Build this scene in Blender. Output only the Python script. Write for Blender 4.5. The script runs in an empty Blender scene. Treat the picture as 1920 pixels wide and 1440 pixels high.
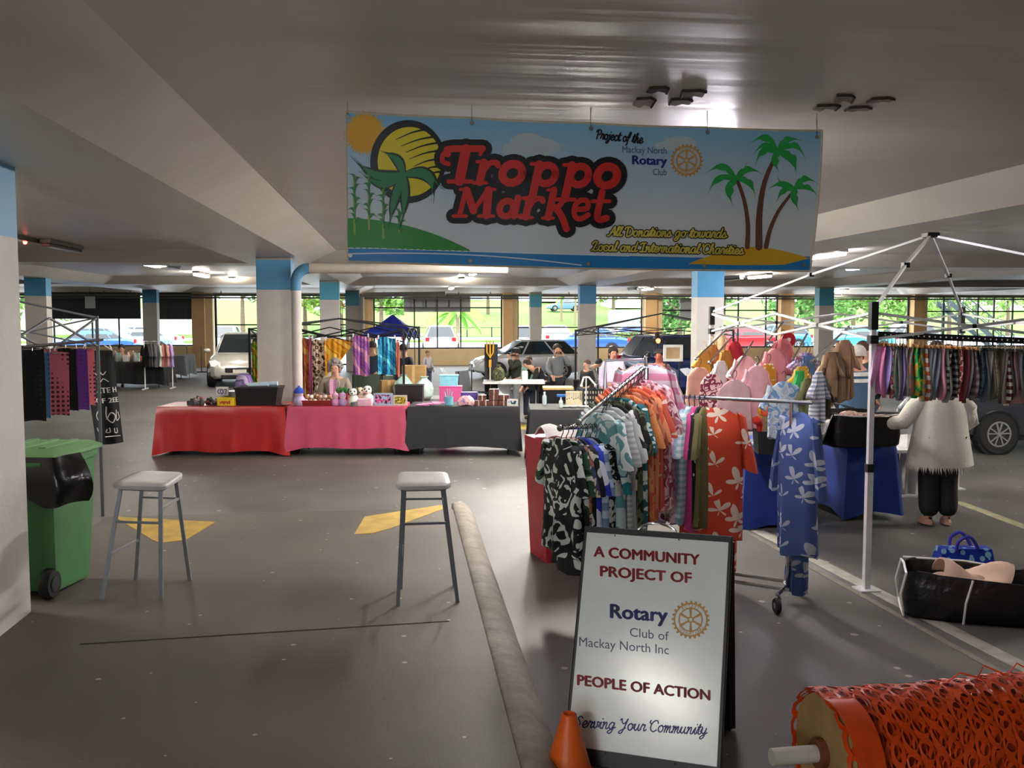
import bpy, bmesh, math, random
from mathutils import Vector, Matrix
R = math.radians
PI = math.pi
sc = bpy.context.scene
COL = sc.collection
random.seed(7)

# ------------------------------------------------------------------ camera, sky, exposure
F, H, YAW, PITCH = 1800.0, 2.0, R(6.5), math.atan(128 / 1800.0)
cam = bpy.data.cameras.new('camera')
cam.sensor_fit = 'HORIZONTAL'
cam.sensor_width = 36.0
cam.lens = 36.0 * F / 1920.0
cam.clip_end = 500
camo = bpy.data.objects.new('camera', cam)
COL.objects.link(camo)
camo.location = (0, 0, H)
camo.rotation_euler = (PI / 2 - PITCH, 0, -YAW)
sc.camera = camo
sc.view_settings.view_transform = 'Standard'
sc.view_settings.look = 'None'
sc.view_settings.gamma = 1
sc.view_settings.use_curve_mapping = False
sc.view_settings.exposure = 3.1
sc.cycles.use_denoising = True
sc.cycles.max_bounces = 7
sc.cycles.diffuse_bounces = 4
sc.cycles.glossy_bounces = 3
sc.cycles.transparent_max_bounces = 6
sc.cycles.sample_clamp_indirect = 6.0
sc.cycles.caustics_reflective = False
sc.cycles.caustics_refractive = False

TUBE = 21.0          # emission of the lit ceiling tubes
world = bpy.data.worlds.new('overcast_sky')
sc.world = world
world.use_nodes = True
wn = world.node_tree.nodes
wl = world.node_tree.links
wbg = wn['Background']
wtc = wn.new('ShaderNodeTexCoord')
wnz = wn.new('ShaderNodeTexNoise')
wnz.inputs['Scale'].default_value = 2.2
wnz.inputs['Detail'].default_value = 5
wrp = wn.new('ShaderNodeValToRGB')
wrp.color_ramp.elements[0].color = (0.78, 0.88, 1.0, 1)
wrp.color_ramp.elements[0].position = 0.42
wrp.color_ramp.elements[1].color = (1, 1, 1, 1)
wrp.color_ramp.elements[1].position = 0.6
wl.new(wtc.outputs['Generated'], wnz.inputs['Vector'])
wl.new(wnz.outputs['Fac'], wrp.inputs['Fac'])
wl.new(wrp.outputs['Color'], wbg.inputs['Color'])
wbg.inputs['Strength'].default_value = 0.8

# ------------------------------------------------------------------ picture -> place
_fh = Vector((math.sin(YAW), math.cos(YAW), 0))
_rt = Vector((math.cos(YAW), -math.sin(YAW), 0))
_fw = _fh * math.cos(PITCH) - Vector((0, 0, 1)) * math.sin(PITCH)
_up = _fh * math.sin(PITCH) + Vector((0, 0, 1)) * math.cos(PITCH)
CAMP = Vector((0, 0, H))
def ray(px, py):
    return _fw + _rt * ((px - 960) / F) + _up * ((720 - py) / F)
def G(px, py, z=0.0):                       # point of the ray on the level z
    d = ray(px, py)
    return CAMP + d * ((z - H) / d.z)
def D(px, py, dep):                         # point of the ray at a distance
    d = ray(px, py)
    return CAMP + d * (dep / d.dot(_fh))
def W(px, py, Y):                           # point of the ray on the plane y = Y
    d = ray(px, py)
    return CAMP + d * (Y / d.y)

# ------------------------------------------------------------------ mesh builder
class MB:
    def __init__(s):
        s.v, s.f, s.m = [], [], []
    def add(s, vs, fs, mi=0):
        o = len(s.v)
        s.v += [tuple(p) for p in vs]
        s.f += [tuple(i + o for i in f) for f in fs]
        s.m += [mi] * len(fs)
        return s
    def box(s, c, d, rot=None, mi=0, taper=1.0, bev=0.0):
        x, y, z = d[0] / 2, d[1] / 2, d[2] / 2
        if bev > 0:
            b = min(bev, x * .9, y * .9, z * .9)
            ring = []
            def rr(hx, hy, zz):
                out = []
                for sx, sy, a0 in ((1, 1, 0), (-1, 1, 90), (-1, -1, 180), (1, -1, 270)):
                    for k in range(3):
                        a = R(a0 + k * 45)
                        out.append((sx * (hx - b) + b * math.cos(a), sy * (hy - b) + b * math.sin(a), zz))
                return out
            def ins(r, k):
                return [(px - (b * k) * (1 if px > 0 else -1), py - (b * k) * (1 if py > 0 else -1), pz) for px, py, pz in r]
            rings = [ins(rr(x, y, -z), .55), rr(x, y, -z + b * .6), [(p[0] * taper, p[1] * taper, p[2]) for p in rr(x, y, z - b * .6)],
                     [(p[0] * taper, p[1] * taper, p[2]) for p in ins(rr(x, y, z), .55)]]
            vs = [Vector(p) for r in rings for p in r]
            n = 12
            fs = [(i * n + j, i * n + (j + 1) % n, (i + 1) * n + (j + 1) % n, (i + 1) * n + j) for i in range(3) for j in range(n)]
            fs += [tuple(range(n - 1, -1, -1)), tuple(range(3 * n, 4 * n))]
        else:
            t = taper
            vs = [Vector(p) for p in ((-x, -y, -z), (x, -y, -z), (x, y, -z), (-x, y, -z),
                                      (-x * t, -y * t, z), (x * t, -y * t, z), (x * t, y * t, z), (-x * t, y * t, z))]
            fs = [(3, 2, 1, 0), (4, 5, 6, 7), (0, 1, 5, 4), (1, 2, 6, 5), (2, 3, 7, 6), (3, 0, 4, 7)]
        if rot is not None:
            m = rot if isinstance(rot, Matrix) else Matrix.Rotation(rot, 3, 'Z')
            vs = [m @ p for p in vs]
        c = Vector(c)
        return s.add([p + c for p in vs], fs, mi)
    def loft(s, rings, cap=True, mi=0, closed=True):
        n = len(rings[0])
        vs = [p for r in rings for p in r]
        fs = []
        for i in range(len(rings) - 1):
            for j in range(n if closed else n - 1):
                k = (j + 1) % n
                fs.append((i * n + j, i * n + k, (i + 1) * n + k, (i + 1) * n + j))
        if cap and closed:
            fs.append(tuple(range(n - 1, -1, -1)))
            fs.append(tuple(range((len(rings) - 1) * n, len(rings) * n)))
        return s.add(vs, fs, mi)
    def tube(s, pts, r, n=8, mi=0, cap=True):
        pts = [Vector(p) for p in pts]
        rings = []
        ref = None
        for i, p in enumerate(pts):
            t = (pts[min(i + 1, len(pts) - 1)] - pts[max(i - 1, 0)])
            if t.length < 1e-9:
                t = Vector((0, 0, 1))
            t.normalize()
            if ref is None:
                ref = Vector((0, 0, 1)) if abs(t.z) < .9 else Vector((1, 0, 0))
            a = t.cross(ref)
            if a.length < 1e-5:
                a = t.cross(Vector((0, 1, 0)))
            a.normalize()
            b = t.cross(a)
            ref = b * -1 if False else ref
            rad = r[i] if isinstance(r, (list, tuple)) else r
            rings.append([p + (a * math.cos(2 * PI * k / n) + b * math.sin(2 * PI * k / n)) * rad for k in range(n)])
        return s.loft(rings, cap, mi)
    def bar(s, p0, p1, w, h=None, mi=0):      # square bar
        h = h or w
        p0, p1 = Vector(p0), Vector(p1)
        t = (p1 - p0).normalized()
        ref = Vector((0, 0, 1)) if abs(t.z) < .95 else Vector((0, 1, 0))
        a = t.cross(ref).normalized()
        b = a.cross(t)
        q = [(-w / 2, -h / 2), (w / 2, -h / 2), (w / 2, h / 2), (-w / 2, h / 2)]
        return s.loft([[p + a * x + b * y for x, y in q] for p in (p0, p1)], True, mi)
    def lathe(s, prof, c=(0, 0, 0), n=20, axis='Z', mi=0, cap=True):
        c = Vector(c)
        rings = []
        for r, z in prof:
            ring = []
            for k in range(n):
                a = 2 * PI * k / n
                x, y = r * math.cos(a), r * math.sin(a)
                p = {'Z': (x, y, z), 'X': (z, x, y), 'Y': (x, z, -y) if False else (y, z, x)}[axis]
                ring.append(c + Vector(p))
            rings.append(ring)
        return s.loft(rings, cap, mi)
    def ball(s, c, r, n=12, m=8, mi=0):
        if not isinstance(r, (tuple, list)):
            r = (r, r, r)
        c = Vector(c)
        rings = []
        for i in range(m + 1):
            a = PI * (0.02 + .96 * i / m) - PI / 2
            rings.append([c + Vector((r[0] * math.cos(a) * math.cos(2 * PI * k / n), r[1] * math.cos(a) * math.sin(2 * PI * k / n), r[2] * math.sin(a))) for k in range(n)])
        return s.loft(rings, True, mi)
    def grid(s, f, nu, nv, mi=0, th=0.0):      # f(u,v); th>0 gives a closed sheet along f's normal
        P = [[Vector(f(i / nu, j / nv)) for i in range(nu + 1)] for j in range(nv + 1)]
        def nrm(i, j):
            a = P[j][min(i + 1, nu)] - P[j][max(i - 1, 0)]
            b = P[min(j + 1, nv)][i] - P[max(j - 1, 0)][i]
            return a.cross(b).normalized()
        w = nu + 1
        vs = [P[j][i] for j in range(nv + 1) for i in range(w)]
        fs = [(j * w + i, j * w + i + 1, (j + 1) * w + i + 1, (j + 1) * w + i) for j in range(nv) for i in range(nu)]
        if th > 0:
            o = len(vs)
            vs += [P[j][i] - nrm(i, j) * th for j in range(nv + 1) for i in range(w)]
            fs += [(o + j * w + i, o + (j + 1) * w + i, o + (j + 1) * w + i + 1, o + j * w + i + 1) for j in range(nv) for i in range(nu)]
            bd = [(0, i) for i in range(nu)] + [(j, nu) for j in range(nv)] + [(nv, i) for i in range(nu, 0, -1)] + [(j, 0) for j in range(nv, 0, -1)]
            ix = [j * w + i for j, i in bd]
            for k in range(len(ix)):
                a, b = ix[k], ix[(k + 1) % len(ix)]
                fs.append((b, a, o + a, o + b))
        return s.add(vs, fs, mi)
    def prism(s, poly, p0, ax, ay, az, mi=0):   # polygon (x,y) in the plane ax, ay, pushed along az
        p0, ax, ay, az = Vector(p0), Vector(ax), Vector(ay), Vector(az)
        n = len(poly)
        a = [p0 + ax * x + ay * y for x, y in poly]
        b = [p + az for p in a]
        fs = [tuple(range(n)), tuple(range(2 * n - 1, n - 1, -1))]
        fs += [(i, i + n, (i + 1) % n + n, (i + 1) % n) for i in range(n)]
        return s.add(a + b, fs, mi)
    def move(s, m):
        s.v = [tuple(m @ Vector(p)) for p in s.v]
        return s
    def mesh(s, name, mats, smooth=False):
        me = bpy.data.meshes.new(name)
        me.from_pydata(s.v, [], s.f)
        for m in (mats if isinstance(mats, (list, tuple)) else [mats]):
            me.materials.append(m)
        if any(s.m):
            me.polygons.foreach_set('material_index', s.m)
        bm = bmesh.new()
        bm.from_mesh(me)
        bmesh.ops.recalc_face_normals(bm, faces=bm.faces)
        bm.to_mesh(me)
        bm.free()
        if smooth:
            me.polygons.foreach_set('use_smooth', [True] * len(me.polygons))
            try:
                me.set_sharp_from_angle(angle=R(smooth if smooth is not True else 40))
            except Exception:
                pass
        me.update()
        return me
    def build(s, name, mats, parent=None, smooth=False, loc=None, rot=None, **kw):
        return put(name, s.mesh(name, mats, smooth), parent, loc, rot, **kw)

def put(name, me, parent=None, loc=None, rot=None, label=None, cat=None, group=None, kind=None):
    o = bpy.data.objects.new(name, me)
    COL.objects.link(o)
    if parent is not None:
        o.parent = parent
    if loc is not None:
        o.location = loc
    if rot is not None:
        o.rotation_euler = rot if isinstance(rot, (tuple, list)) else (0, 0, rot)
    return tag(o, label, cat, group, kind)
def tag(o, label=None, cat=None, group=None, kind=None):
    if label: o['label'] = label
    if cat: o['category'] = cat
    if group: o['group'] = group
    if kind: o['kind'] = kind
    return o
def thing(name, label, cat, loc=(0, 0, 0), rotz=0.0, group=None):
    o = bpy.data.objects.new(name, None)
    o.empty_display_size = .1
    COL.objects.link(o)
    o.location = loc
    o.rotation_euler = (0, 0, rotz)
    return tag(o, label, cat, group)
def dup(root, loc, rotz=None, label=None, group=None, scale=None):
    c = root.copy()
    COL.objects.link(c)
    c.location = loc
    if rotz is not None: c.rotation_euler = (0, 0, rotz)
    if scale: c.scale = (scale, scale, scale)
    if label: c['label'] = label
    if group: c['group'] = group
    for ch in list(root.children):
        k = ch.copy(); COL.objects.link(k); k.parent = c
        for g in list(ch.children):
            q = g.copy(); COL.objects.link(q); q.parent = k
    return c
def struct(o):
    o['kind'] = 'structure'
    return o

# ------------------------------------------------------------------ materials
def lin(c):
    if isinstance(c, str):
        c = c.lstrip('#')
        c = [int(c[i:i + 2], 16) / 255 for i in (0, 2, 4)]
    return tuple((x / 12.92 if x <= .04045 else ((x + .055) / 1.055) ** 2.4) for x in c[:3]) + (1.0,)
_mc = {}
def base_mat(name):
    m = bpy.data.materials.new(name)
    m.use_nodes = True
    nt = m.node_tree
    return m, nt, nt.nodes['Principled BSDF'], nt.nodes, nt.links
def mat(col, rough=.6, metal=0.0, var=.10, scale=14.0, bump=0.0, emis=0.0, spec=.5, alpha=1.0, name=None, bscale=None, coat=0.0):
    key = (str(col), rough, metal, var, scale, bump, emis, spec, alpha, bscale, coat)
    if key in _mc: return _mc[key]
    m, nt, b, N, L = base_mat(name or ('paint_' + str(col).lstrip('#')))
    c = lin(col)
    b.inputs['Roughness'].default_value = rough
    b.inputs['Metallic'].default_value = metal
    b.inputs['Specular IOR Level'].default_value = spec
    if coat: b.inputs['Coat Weight'].default_value = coat
    tc = N.new('ShaderNodeTexCoord')
    nz = N.new('ShaderNodeTexNoise')
    nz.inputs['Scale'].default_value = scale
    nz.inputs['Detail'].default_value = 4
    L.new(tc.outputs['Object'], nz.inputs['Vector'])
    rp = N.new('ShaderNodeValToRGB')
    rp.color_ramp.elements[0].position = .3
    rp.color_ramp.elements[1].position = .7
    rp.color_ramp.elements[0].color = tuple(x * (1 - var) for x in c[:3]) + (1,)
    rp.color_ramp.elements[1].color = tuple(min(1, x * (1 + var)) for x in c[:3]) + (1,)
    L.new(nz.outputs['Fac'], rp.inputs['Fac'])
    L.new(rp.outputs['Color'], b.inputs['Base Color'])
    if bump:
        bp = N.new('ShaderNodeBump')
        bp.inputs['Strength'].default_value = bump
        bp.inputs['Distance'].default_value = .02
        if bscale:
            n2 = N.new('ShaderNodeTexNoise')
            n2.inputs['Scale'].default_value = bscale
            n2.inputs['Detail'].default_value = 3
            L.new(tc.outputs['Object'], n2.inputs['Vector'])
            L.new(n2.outputs['Fac'], bp.inputs['Height'])
        else:
            L.new(nz.outputs['Fac'], bp.inputs['Height'])
        L.new(bp.outputs['Normal'], b.inputs['Normal'])
    if emis:
        L.new(rp.outputs['Color'], b.inputs['Emission Color'])
        b.inputs['Emission Strength'].default_value = emis
    if alpha < 1:
        b.inputs['Alpha'].default_value = alpha
    _mc[key] = m
    return m
def printm(kind, cols, scale=6.0, rough=.75, seed=0.0, dist=1.5):
    """printed cloth: kind blob, leaf, dots, stripe, check, tiedye, leopard, speck"""
    key = ('p', kind, tuple(cols), scale, seed, dist, rough)
    if key in _mc: return _mc[key]
    m, nt, b, N, L = base_mat('print_' + kind)
    b.inputs['Roughness'].default_value = rough
    b.inputs['Specular IOR Level'].default_value = .25
    tc = N.new('ShaderNodeTexCoord')
    mp = N.new('ShaderNodeMapping')
    mp.inputs['Location'].default_value = (seed * 3.7, seed * 1.9, seed * 2.3)
    L.new(tc.outputs['Object'], mp.inputs['Vector'])
    rp = N.new('ShaderNodeValToRGB')
    cr = rp.color_ramp
    cr.interpolation = 'CONSTANT'
    def ramp(stops, mode='CONSTANT'):
        cr.interpolation = mode
        while len(cr.elements) < len(stops): cr.elements.new(.5)
        for e, (p, c) in zip(cr.elements, stops):
            e.position = p; e.color = lin(c)
    out = None
    if kind in ('blob', 'speck'):
        t = N.new('ShaderNodeTexNoise')
        t.inputs['Scale'].default_value = scale
        t.inputs['Detail'].default_value = 0.5 if kind == 'blob' else 3
        t.inputs['Distortion'].default_value = dist
        out = t.outputs['Fac']
        st = [(0, cols[0]), (.47, cols[1])]
        if len(cols) > 2: st = [(0, cols[0]), (.43, cols[1]), (.56, cols[2])]
        ramp(st)
    elif kind == 'leaf':                      # pointed petals grouped round cell centres
        v = N.new('ShaderNodeTexVoronoi')
        v.inputs['Scale'].default_value = scale
        v.inputs['Randomness'].default_value = .75
        L.new(mp.outputs['Vector'], v.inputs['Vector'])
        sub = N.new('ShaderNodeVectorMath'); sub.operation = 'SUBTRACT'
        L.new(mp.outputs['Vector'], sub.inputs[0]); L.new(v.outputs['Position'], sub.inputs[1])
        sx = N.new('ShaderNodeSeparateXYZ'); L.new(sub.outputs[0], sx.inputs[0])
        at = N.new('ShaderNodeMath'); at.operation = 'ARCTAN2'
        L.new(sx.outputs['X'], at.inputs[0]); L.new(sx.outputs['Z'], at.inputs[1])
        mu = N.new('ShaderNodeMath'); mu.operation = 'MULTIPLY'; mu.inputs[1].default_value = 5
        L.new(at.outputs[0], mu.inputs[0])
        sn = N.new('ShaderNodeMath'); sn.operation = 'SINE'; L.new(mu.outputs[0], sn.inputs[0])
        m2 = N.new('ShaderNodeMath'); m2.operation = 'MULTIPLY_ADD'
        m2.inputs[1].default_value = .19; L.new(sn.outputs[0], m2.inputs[0])
        cs_ = N.new('ShaderNodeMath'); cs_.operation = 'COSINE'; L.new(at.outputs[0], cs_.inputs[0])
        m3 = N.new('ShaderNodeMath'); m3.operation = 'MULTIPLY_ADD'; m3.inputs[1].default_value = -.17
        L.new(cs_.outputs[0], m3.inputs[0]); L.new(v.outputs['Distance'], m3.inputs[2]); L.new(m3.outputs[0], m2.inputs[2])
        out = m2.outputs[0]
        ramp([(0, cols[1]), (.29, cols[0])])
        v.inputs['Scale'].default_value = scale
        m = m
        # coordinates reach the ramp directly
        L.new(out, rp.inputs['Fac'])
        L.new(rp.outputs['Color'], b.inputs['Base Color'])
        _mc[key] = m
        return m
    elif kind == 'dots':
        t = N.new('ShaderNodeTexVoronoi')
        t.inputs['Scale'].default_value = scale
        t.inputs['Randomness'].default_value = dist
        out = t.outputs['Distance']
        ramp([(0, cols[1]), (.33, cols[0])])
    elif kind == 'leopard':
        t = N.new('ShaderNodeTexVoronoi')
        t.inputs['Scale'].default_value = scale
        out = t.outputs['Distance']
        ramp([(0, cols[0]), (.18, cols[1]), (.42, cols[2]), (.55, cols[0])] if len(cols) > 2 else [(0, cols[1]), (.40, cols[0])])
    elif kind == 'stripe':
        t = N.new('ShaderNodeTexWave')
        t.bands_direction = 'Z'
        t.inputs['Scale'].default_value = scale
        t.inputs['Distortion'].default_value = dist
        out = t.outputs['Fac']
        ramp([(0, cols[0]), (.5, cols[1])])
    elif kind == 'check':
        wv = []
        for ax in 'XZ':
            t = N.new('ShaderNodeTexWave'); t.bands_direction = ax
            t.inputs['Scale'].default_value = scale
            L.new(mp.outputs['Vector'], t.inputs['Vector'])
            wv.append(t)
        ad = N.new('ShaderNodeMath'); ad.operation = 'MULTIPLY'
        L.new(wv[0].outputs['Fac'], ad.inputs[0]); L.new(wv[1].outputs['Fac'], ad.inputs[1])
        ramp([(0, cols[0]), (.22, cols[1])])
        L.new(ad.outputs[0], rp.inputs['Fac'])
        L.new(rp.outputs['Color'], b.inputs['Base Color'])
        _mc[key] = m
        return m
    elif kind == 'tiedye':
        t = N.new('ShaderNodeTexWave')
        t.wave_type = 'RINGS'; t.rings_direction = 'SPHERICAL'
        t.inputs['Scale'].default_value = scale * .55
        t.inputs['Distortion'].default_value = 7
        t.inputs['Detail'].default_value = 5
        t.inputs['Detail Scale'].default_value = 1.4
        out = t.outputs['Fac']
        n = len(cols)
        ramp([(i / max(1, n - 1) * .9 + .03, c) for i, c in enumerate(cols)], 'EASE')
    L.new(mp.outputs['Vector'], t.inputs['Vector'])
    L.new(out, rp.inputs['Fac'])
    L.new(rp.outputs['Color'], b.inputs['Base Color'])
    _mc[key] = m
    return m

CHROME = mat('#c9cbd0', .18, 1.0, .03, name='chrome')
STEELW = mat('#d9dadb', .35, .3, .04, name='white_steel_tube')
BLACKM = mat('#17181a', .45, .2, .1, name='black_steel')
BLACKP = mat('#131416', .4, 0, .1, name='black_plastic')
RUBBER = mat('#1b1b1c', .8, 0, .1, name='rubber')
WHITEP = mat('#e4e3df', .5, 0, .04, name='white_plastic')
SKIN = mat('#c99a80', .55, 0, .06, name='skin')
SKIN2 = mat('#b9826a', .55, 0, .06, name='tanned_skin')
GLASSD = mat('#1d2428', .08, 0, .05, spec=.8, name='dark_car_glass')
# ------------------------------------------------------------------ large structure
def asphalt(name, col, col2, spots=0.0, rough=.75, grain=120):
    m, nt, b, N, L = base_mat(name)
    b.inputs['Roughness'].default_value = rough
    b.inputs['Specular IOR Level'].default_value = .35
    tc = N.new('ShaderNodeTexCoord')
    n1 = N.new('ShaderNodeTexNoise'); n1.inputs['Scale'].default_value = .9; n1.inputs['Detail'].default_value = 6
    n2 = N.new('ShaderNodeTexNoise'); n2.inputs['Scale'].default_value = grain; n2.inputs['Detail'].default_value = 2
    L.new(tc.outputs['Object'], n1.inputs['Vector']); L.new(tc.outputs['Object'], n2.inputs['Vector'])
    mx = N.new('ShaderNodeMath'); mx.operation = 'MULTIPLY_ADD'; mx.inputs[1].default_value = .5
    L.new(n2.outputs['Fac'], mx.inputs[0]); L.new(n1.outputs['Fac'], mx.inputs[2])
    rp = N.new('ShaderNodeValToRGB')
    rp.color_ramp.elements[0].position = .5; rp.color_ramp.elements[0].color = lin(col)
    rp.color_ramp.elements[1].position = 1.05 if False else 1.0; rp.color_ramp.elements[1].color = lin(col2)
    L.new(mx.outputs[0], rp.inputs['Fac'])
    last = rp.outputs['Color']
    if spots:
        v = N.new('ShaderNodeTexVoronoi'); v.inputs['Scale'].default_value = 3.2; v.voronoi_dimensions = '2D'
        L.new(tc.outputs['Object'], v.inputs['Vector'])
        sp = N.new('ShaderNodeSeparateXYZ'); L.new(v.outputs['Color'], sp.inputs[0])
        th = N.new('ShaderNodeMath'); th.operation = 'MULTIPLY_ADD'; th.inputs[1].default_value = spots * 2.2; th.inputs[2].default_value = -spots * 1.25
        L.new(sp.outputs['X'], th.inputs[0])
        lt = N.new('ShaderNodeMath'); lt.operation = 'LESS_THAN'
        L.new(v.outputs['Distance'], lt.inputs[0]); L.new(th.outputs[0], lt.inputs[1])
        mi = N.new('ShaderNodeMix'); mi.data_type = 'RGBA'
        L.new(lt.outputs[0], mi.inputs['Factor']); L.new(last, mi.inputs['A'])
        mi.inputs['B'].default_value = lin('#9a958d')
        last = mi.outputs['Result']
    L.new(last, b.inputs['Base Color'])
    bp = N.new('ShaderNodeBump'); bp.inputs['Strength'].default_value = .25; bp.inputs['Distance'].default_value = .004
    L.new(n2.outputs['Fac'], bp.inputs['Height']); L.new(bp.outputs['Normal'], b.inputs['Normal'])
    return m
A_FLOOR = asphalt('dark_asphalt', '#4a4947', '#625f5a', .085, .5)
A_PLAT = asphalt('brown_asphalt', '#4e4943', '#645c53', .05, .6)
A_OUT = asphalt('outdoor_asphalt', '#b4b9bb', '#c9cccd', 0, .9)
CONC = mat('#8b8378', .8, 0, .22, 9, .35, name='kerb_concrete', bscale=30)
def concrete_wall(name, col):
    return mat(col, .65, 0, .05, 3.0, .12, name=name, bscale=25)
C_WHITE = concrete_wall('off_white_column_paint', '#c9c5bd')
C_CREAM = concrete_wall('cream_wall_paint', '#d8bf92')
C_ORANGE = concrete_wall('tan_pillar_paint', '#cfa874')
C_BLUE = mat('#4f93bd', .5, 0, .05, 3, name='blue_band_paint')
C_TEAL = mat('#4f9fb4', .5, 0, .05, 3, name='teal_band_paint')
C_CAP = concrete_wall('grey_cap_paint', '#a39c92')

def ceil_mat():
    m, nt, b, N, L = base_mat('ceiling_paint')
    b.inputs['Roughness'].default_value = .38
    b.inputs['Specular IOR Level'].default_value = .5
    tc = N.new('ShaderNodeTexCoord')
    n1 = N.new('ShaderNodeTexNoise'); n1.inputs['Scale'].default_value = .7; n1.inputs['Detail'].default_value = 7
    L.new(tc.outputs['Object'], n1.inputs['Vector'])
    rp = N.new('ShaderNodeValToRGB')
    rp.color_ramp.elements[0].position = .3; rp.color_ramp.elements[0].color = lin('#cfc8bb')
    rp.color_ramp.elements[1].position = .7; rp.color_ramp.elements[1].color = lin('#dbd4c8')
    L.new(n1.outputs['Fac'], rp.inputs['Fac']); L.new(rp.outputs['Color'], b.inputs['Base Color'])
    mp = N.new('ShaderNodeMapping'); mp.inputs['Scale'].default_value = (.12, 1.6, 1)
    L.new(tc.outputs['Object'], mp.inputs['Vector'])
    n2 = N.new('ShaderNodeTexNoise'); n2.inputs['Scale'].default_value = 1.6; n2.inputs['Detail'].default_value = 4
    L.new(mp.outputs['Vector'], n2.inputs['Vector'])
    bp = N.new('ShaderNodeBump'); bp.inputs['Strength'].default_value = .3; bp.inputs['Distance'].default_value = .05
    L.new(n2.outputs['Fac'], bp.inputs['Height']); L.new(bp.outputs['Normal'], b.inputs['Normal'])
    return m
CEIL = ceil_mat()

YW = 39.0            # plane of the street facade
XL, XR, YB = -24.0, 34.0, -3.0
m = MB(); m.box(((XL + XR) / 2, (YW + .25 + YB) / 2, -.1), (XR - XL, YW + .25 - YB, .2))
struct(m.build('floor', A_FLOOR))
# raised walkway with its rounded concrete kerb
ZP = .14
pl = [(-8, YB), (.47, YB), (.47, 9.15), tuple(G(820, 953, ZP)[:2]), tuple(G(200, 969, ZP)[:2]), tuple(G(150, 1000, ZP)[:2]), (-8, 7.2)]
m = MB(); m.prism(pl, (0, 0, 0.0), (1, 0, 0), (0, 1, 0), (0, 0, ZP))
plat = struct(m.build('floor_walkway', A_PLAT))
m = MB()
prof = [(.47, 0), (.47, ZP - .005), (.485, ZP + .015), (.53, ZP + .022), (.59, ZP + .01), (.64, ZP - .03), (.675, ZP - .085), (.69, 0)]
rings = []
rk = random.Random(3)
ys = [YB + (9.35 - YB) * i / 40 for i in range(41)] + [9.47, 9.52]
for i, y in enumerate(ys):
    sh = 0 if y < 9.4 else (.02 if y < 9.5 else .06)
    rings.append([(x * (1 - sh) + .58 * sh + rk.uniform(-.0015, .0015), y, max(0, z * (1 - sh * 4) + (rk.uniform(-.0015, .0015) if z > 0 else 0))) for x, z in prof])
m.loft(rings)
struct(m.build('trim_kerb', CONC, smooth=50))
# painted yellow ramps and lines
YEL = mat('#a88a3c', .7, 0, .2, 6, name='worn_yellow_paint')
LINEW = mat('#8f8b80', .8, 0, .25, 8, name='worn_white_paint')
def flat(name, pts, z, mt, th=.003):
    m = MB(); q = [G(x, y, z) for x, y in pts]
    m.prism([(p.x, p.y) for p in q], (0, 0, z), (1, 0, 0), (0, 1, 0), (0, 0, th))
    return struct(m.build(name, mt))
flat('floor_yellow_marking', [(214, 969), (404, 979), (348, 1013), (300, 1018), (285, 1012)], ZP, YEL)
flat('floor_yellow_stripe', [(664, 1002), (684, 969), (828, 947), (838, 952), (735, 990), (700, 1000)], ZP, YEL)
def strip(name, p, q, w, mt, z=0.0, th=.003):
    a, b = G(*p), G(*q)
    d = (b - a); d.z = 0; n = Vector((-d.y, d.x, 0)).normalized() * w / 2
    m = MB(); m.prism([(v.x, v.y) for v in (a - n, b - n, b + n, a + n)], (0, 0, z), (1, 0, 0), (0, 1, 0), (0, 0, th))
    return struct(m.build(name, mt))
strip('floor_white_line', (1420, 995), (2050, 1318), .12, LINEW)
strip('floor_pale_line', (1405, 1000), (2020, 1340), .05, mat('#6d6659', .85, 0, .2, 9))
strip('floor_yellow_line', (1795, 941), (1990, 1014), .12, mat('#8e8868', .8, 0, .2, 8))
strip('floor_yellow_line', (960, 795), (1010, 807), .35, mat('#a08a35', .8, 0, .2, 6))
strip('floor_bay_line', (828, 690), (860, 745), .14, mat('#b9bcb8', .8))
strip('floor_bay_line', (880, 678), (940, 740), .14, mat('#b9bcb8', .8))
a, b = G(150, 1208, ZP), G(842, 1165, ZP)
m = MB(); m.bar((a.x, a.y, ZP + .001), (b.x, b.y, ZP + .001), .012, .004)
struct(m.build('floor_joint', mat('#2c2926', .9)))

# ceiling with shallow coffers between the beams
ZB, ZS = 2.90, 3.10
bx = [(XL - 1, XL), (-16.5, -15.5), (-9.45, -8.45), (-2.62, -1.6), (5.0, 6.0), (13.1, 14.1), (21, 22), (XR, XR + 1)]
by = [(YB - 1, YB), (17.0, 18.0), (28.6, 29.5), (YW - .3, YW + .5)]
m = MB()
S = .5
for i in range(len(bx)):
    m.box(((bx[i][0] + bx[i][1]) / 2, (YB + YW) / 2, ZB + .3), (bx[i][1] - bx[i][0], YW - YB + 2, .6))
for i in range(len(bx) - 1):
    x0, x1 = bx[i][1], bx[i + 1][0]
    for j in range(len(by)):
        m.box(((x0 + x1) / 2, (by[j][0] + by[j][1]) / 2, ZB + .3), (x1 - x0, by[j][1] - by[j][0], .6))
    for j in range(len(by) - 1):
        y0, y1 = by[j][1], by[j + 1][0]
        o = [(x0, y0, ZB), (x1, y0, ZB), (x1, y1, ZB), (x0, y1, ZB)]
        n = [(x0 + S, y0 + S, ZS), (x1 - S, y0 + S, ZS), (x1 - S, y1 - S, ZS), (x0 + S, y1 - S, ZS)]
        m.add(o + n, [(0, 1, 5, 4), (1, 2, 6, 5), (2, 3, 7, 6), (3, 0, 4, 7), (4, 5, 6, 7)])
m.box(((XL + XR) / 2, (YB + YW) / 2, 3.6), (XR - XL + 2, YW - YB + 2, .3))
me = m.mesh('ceiling', CEIL)
ceiling = struct(put('ceiling', me))
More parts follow.
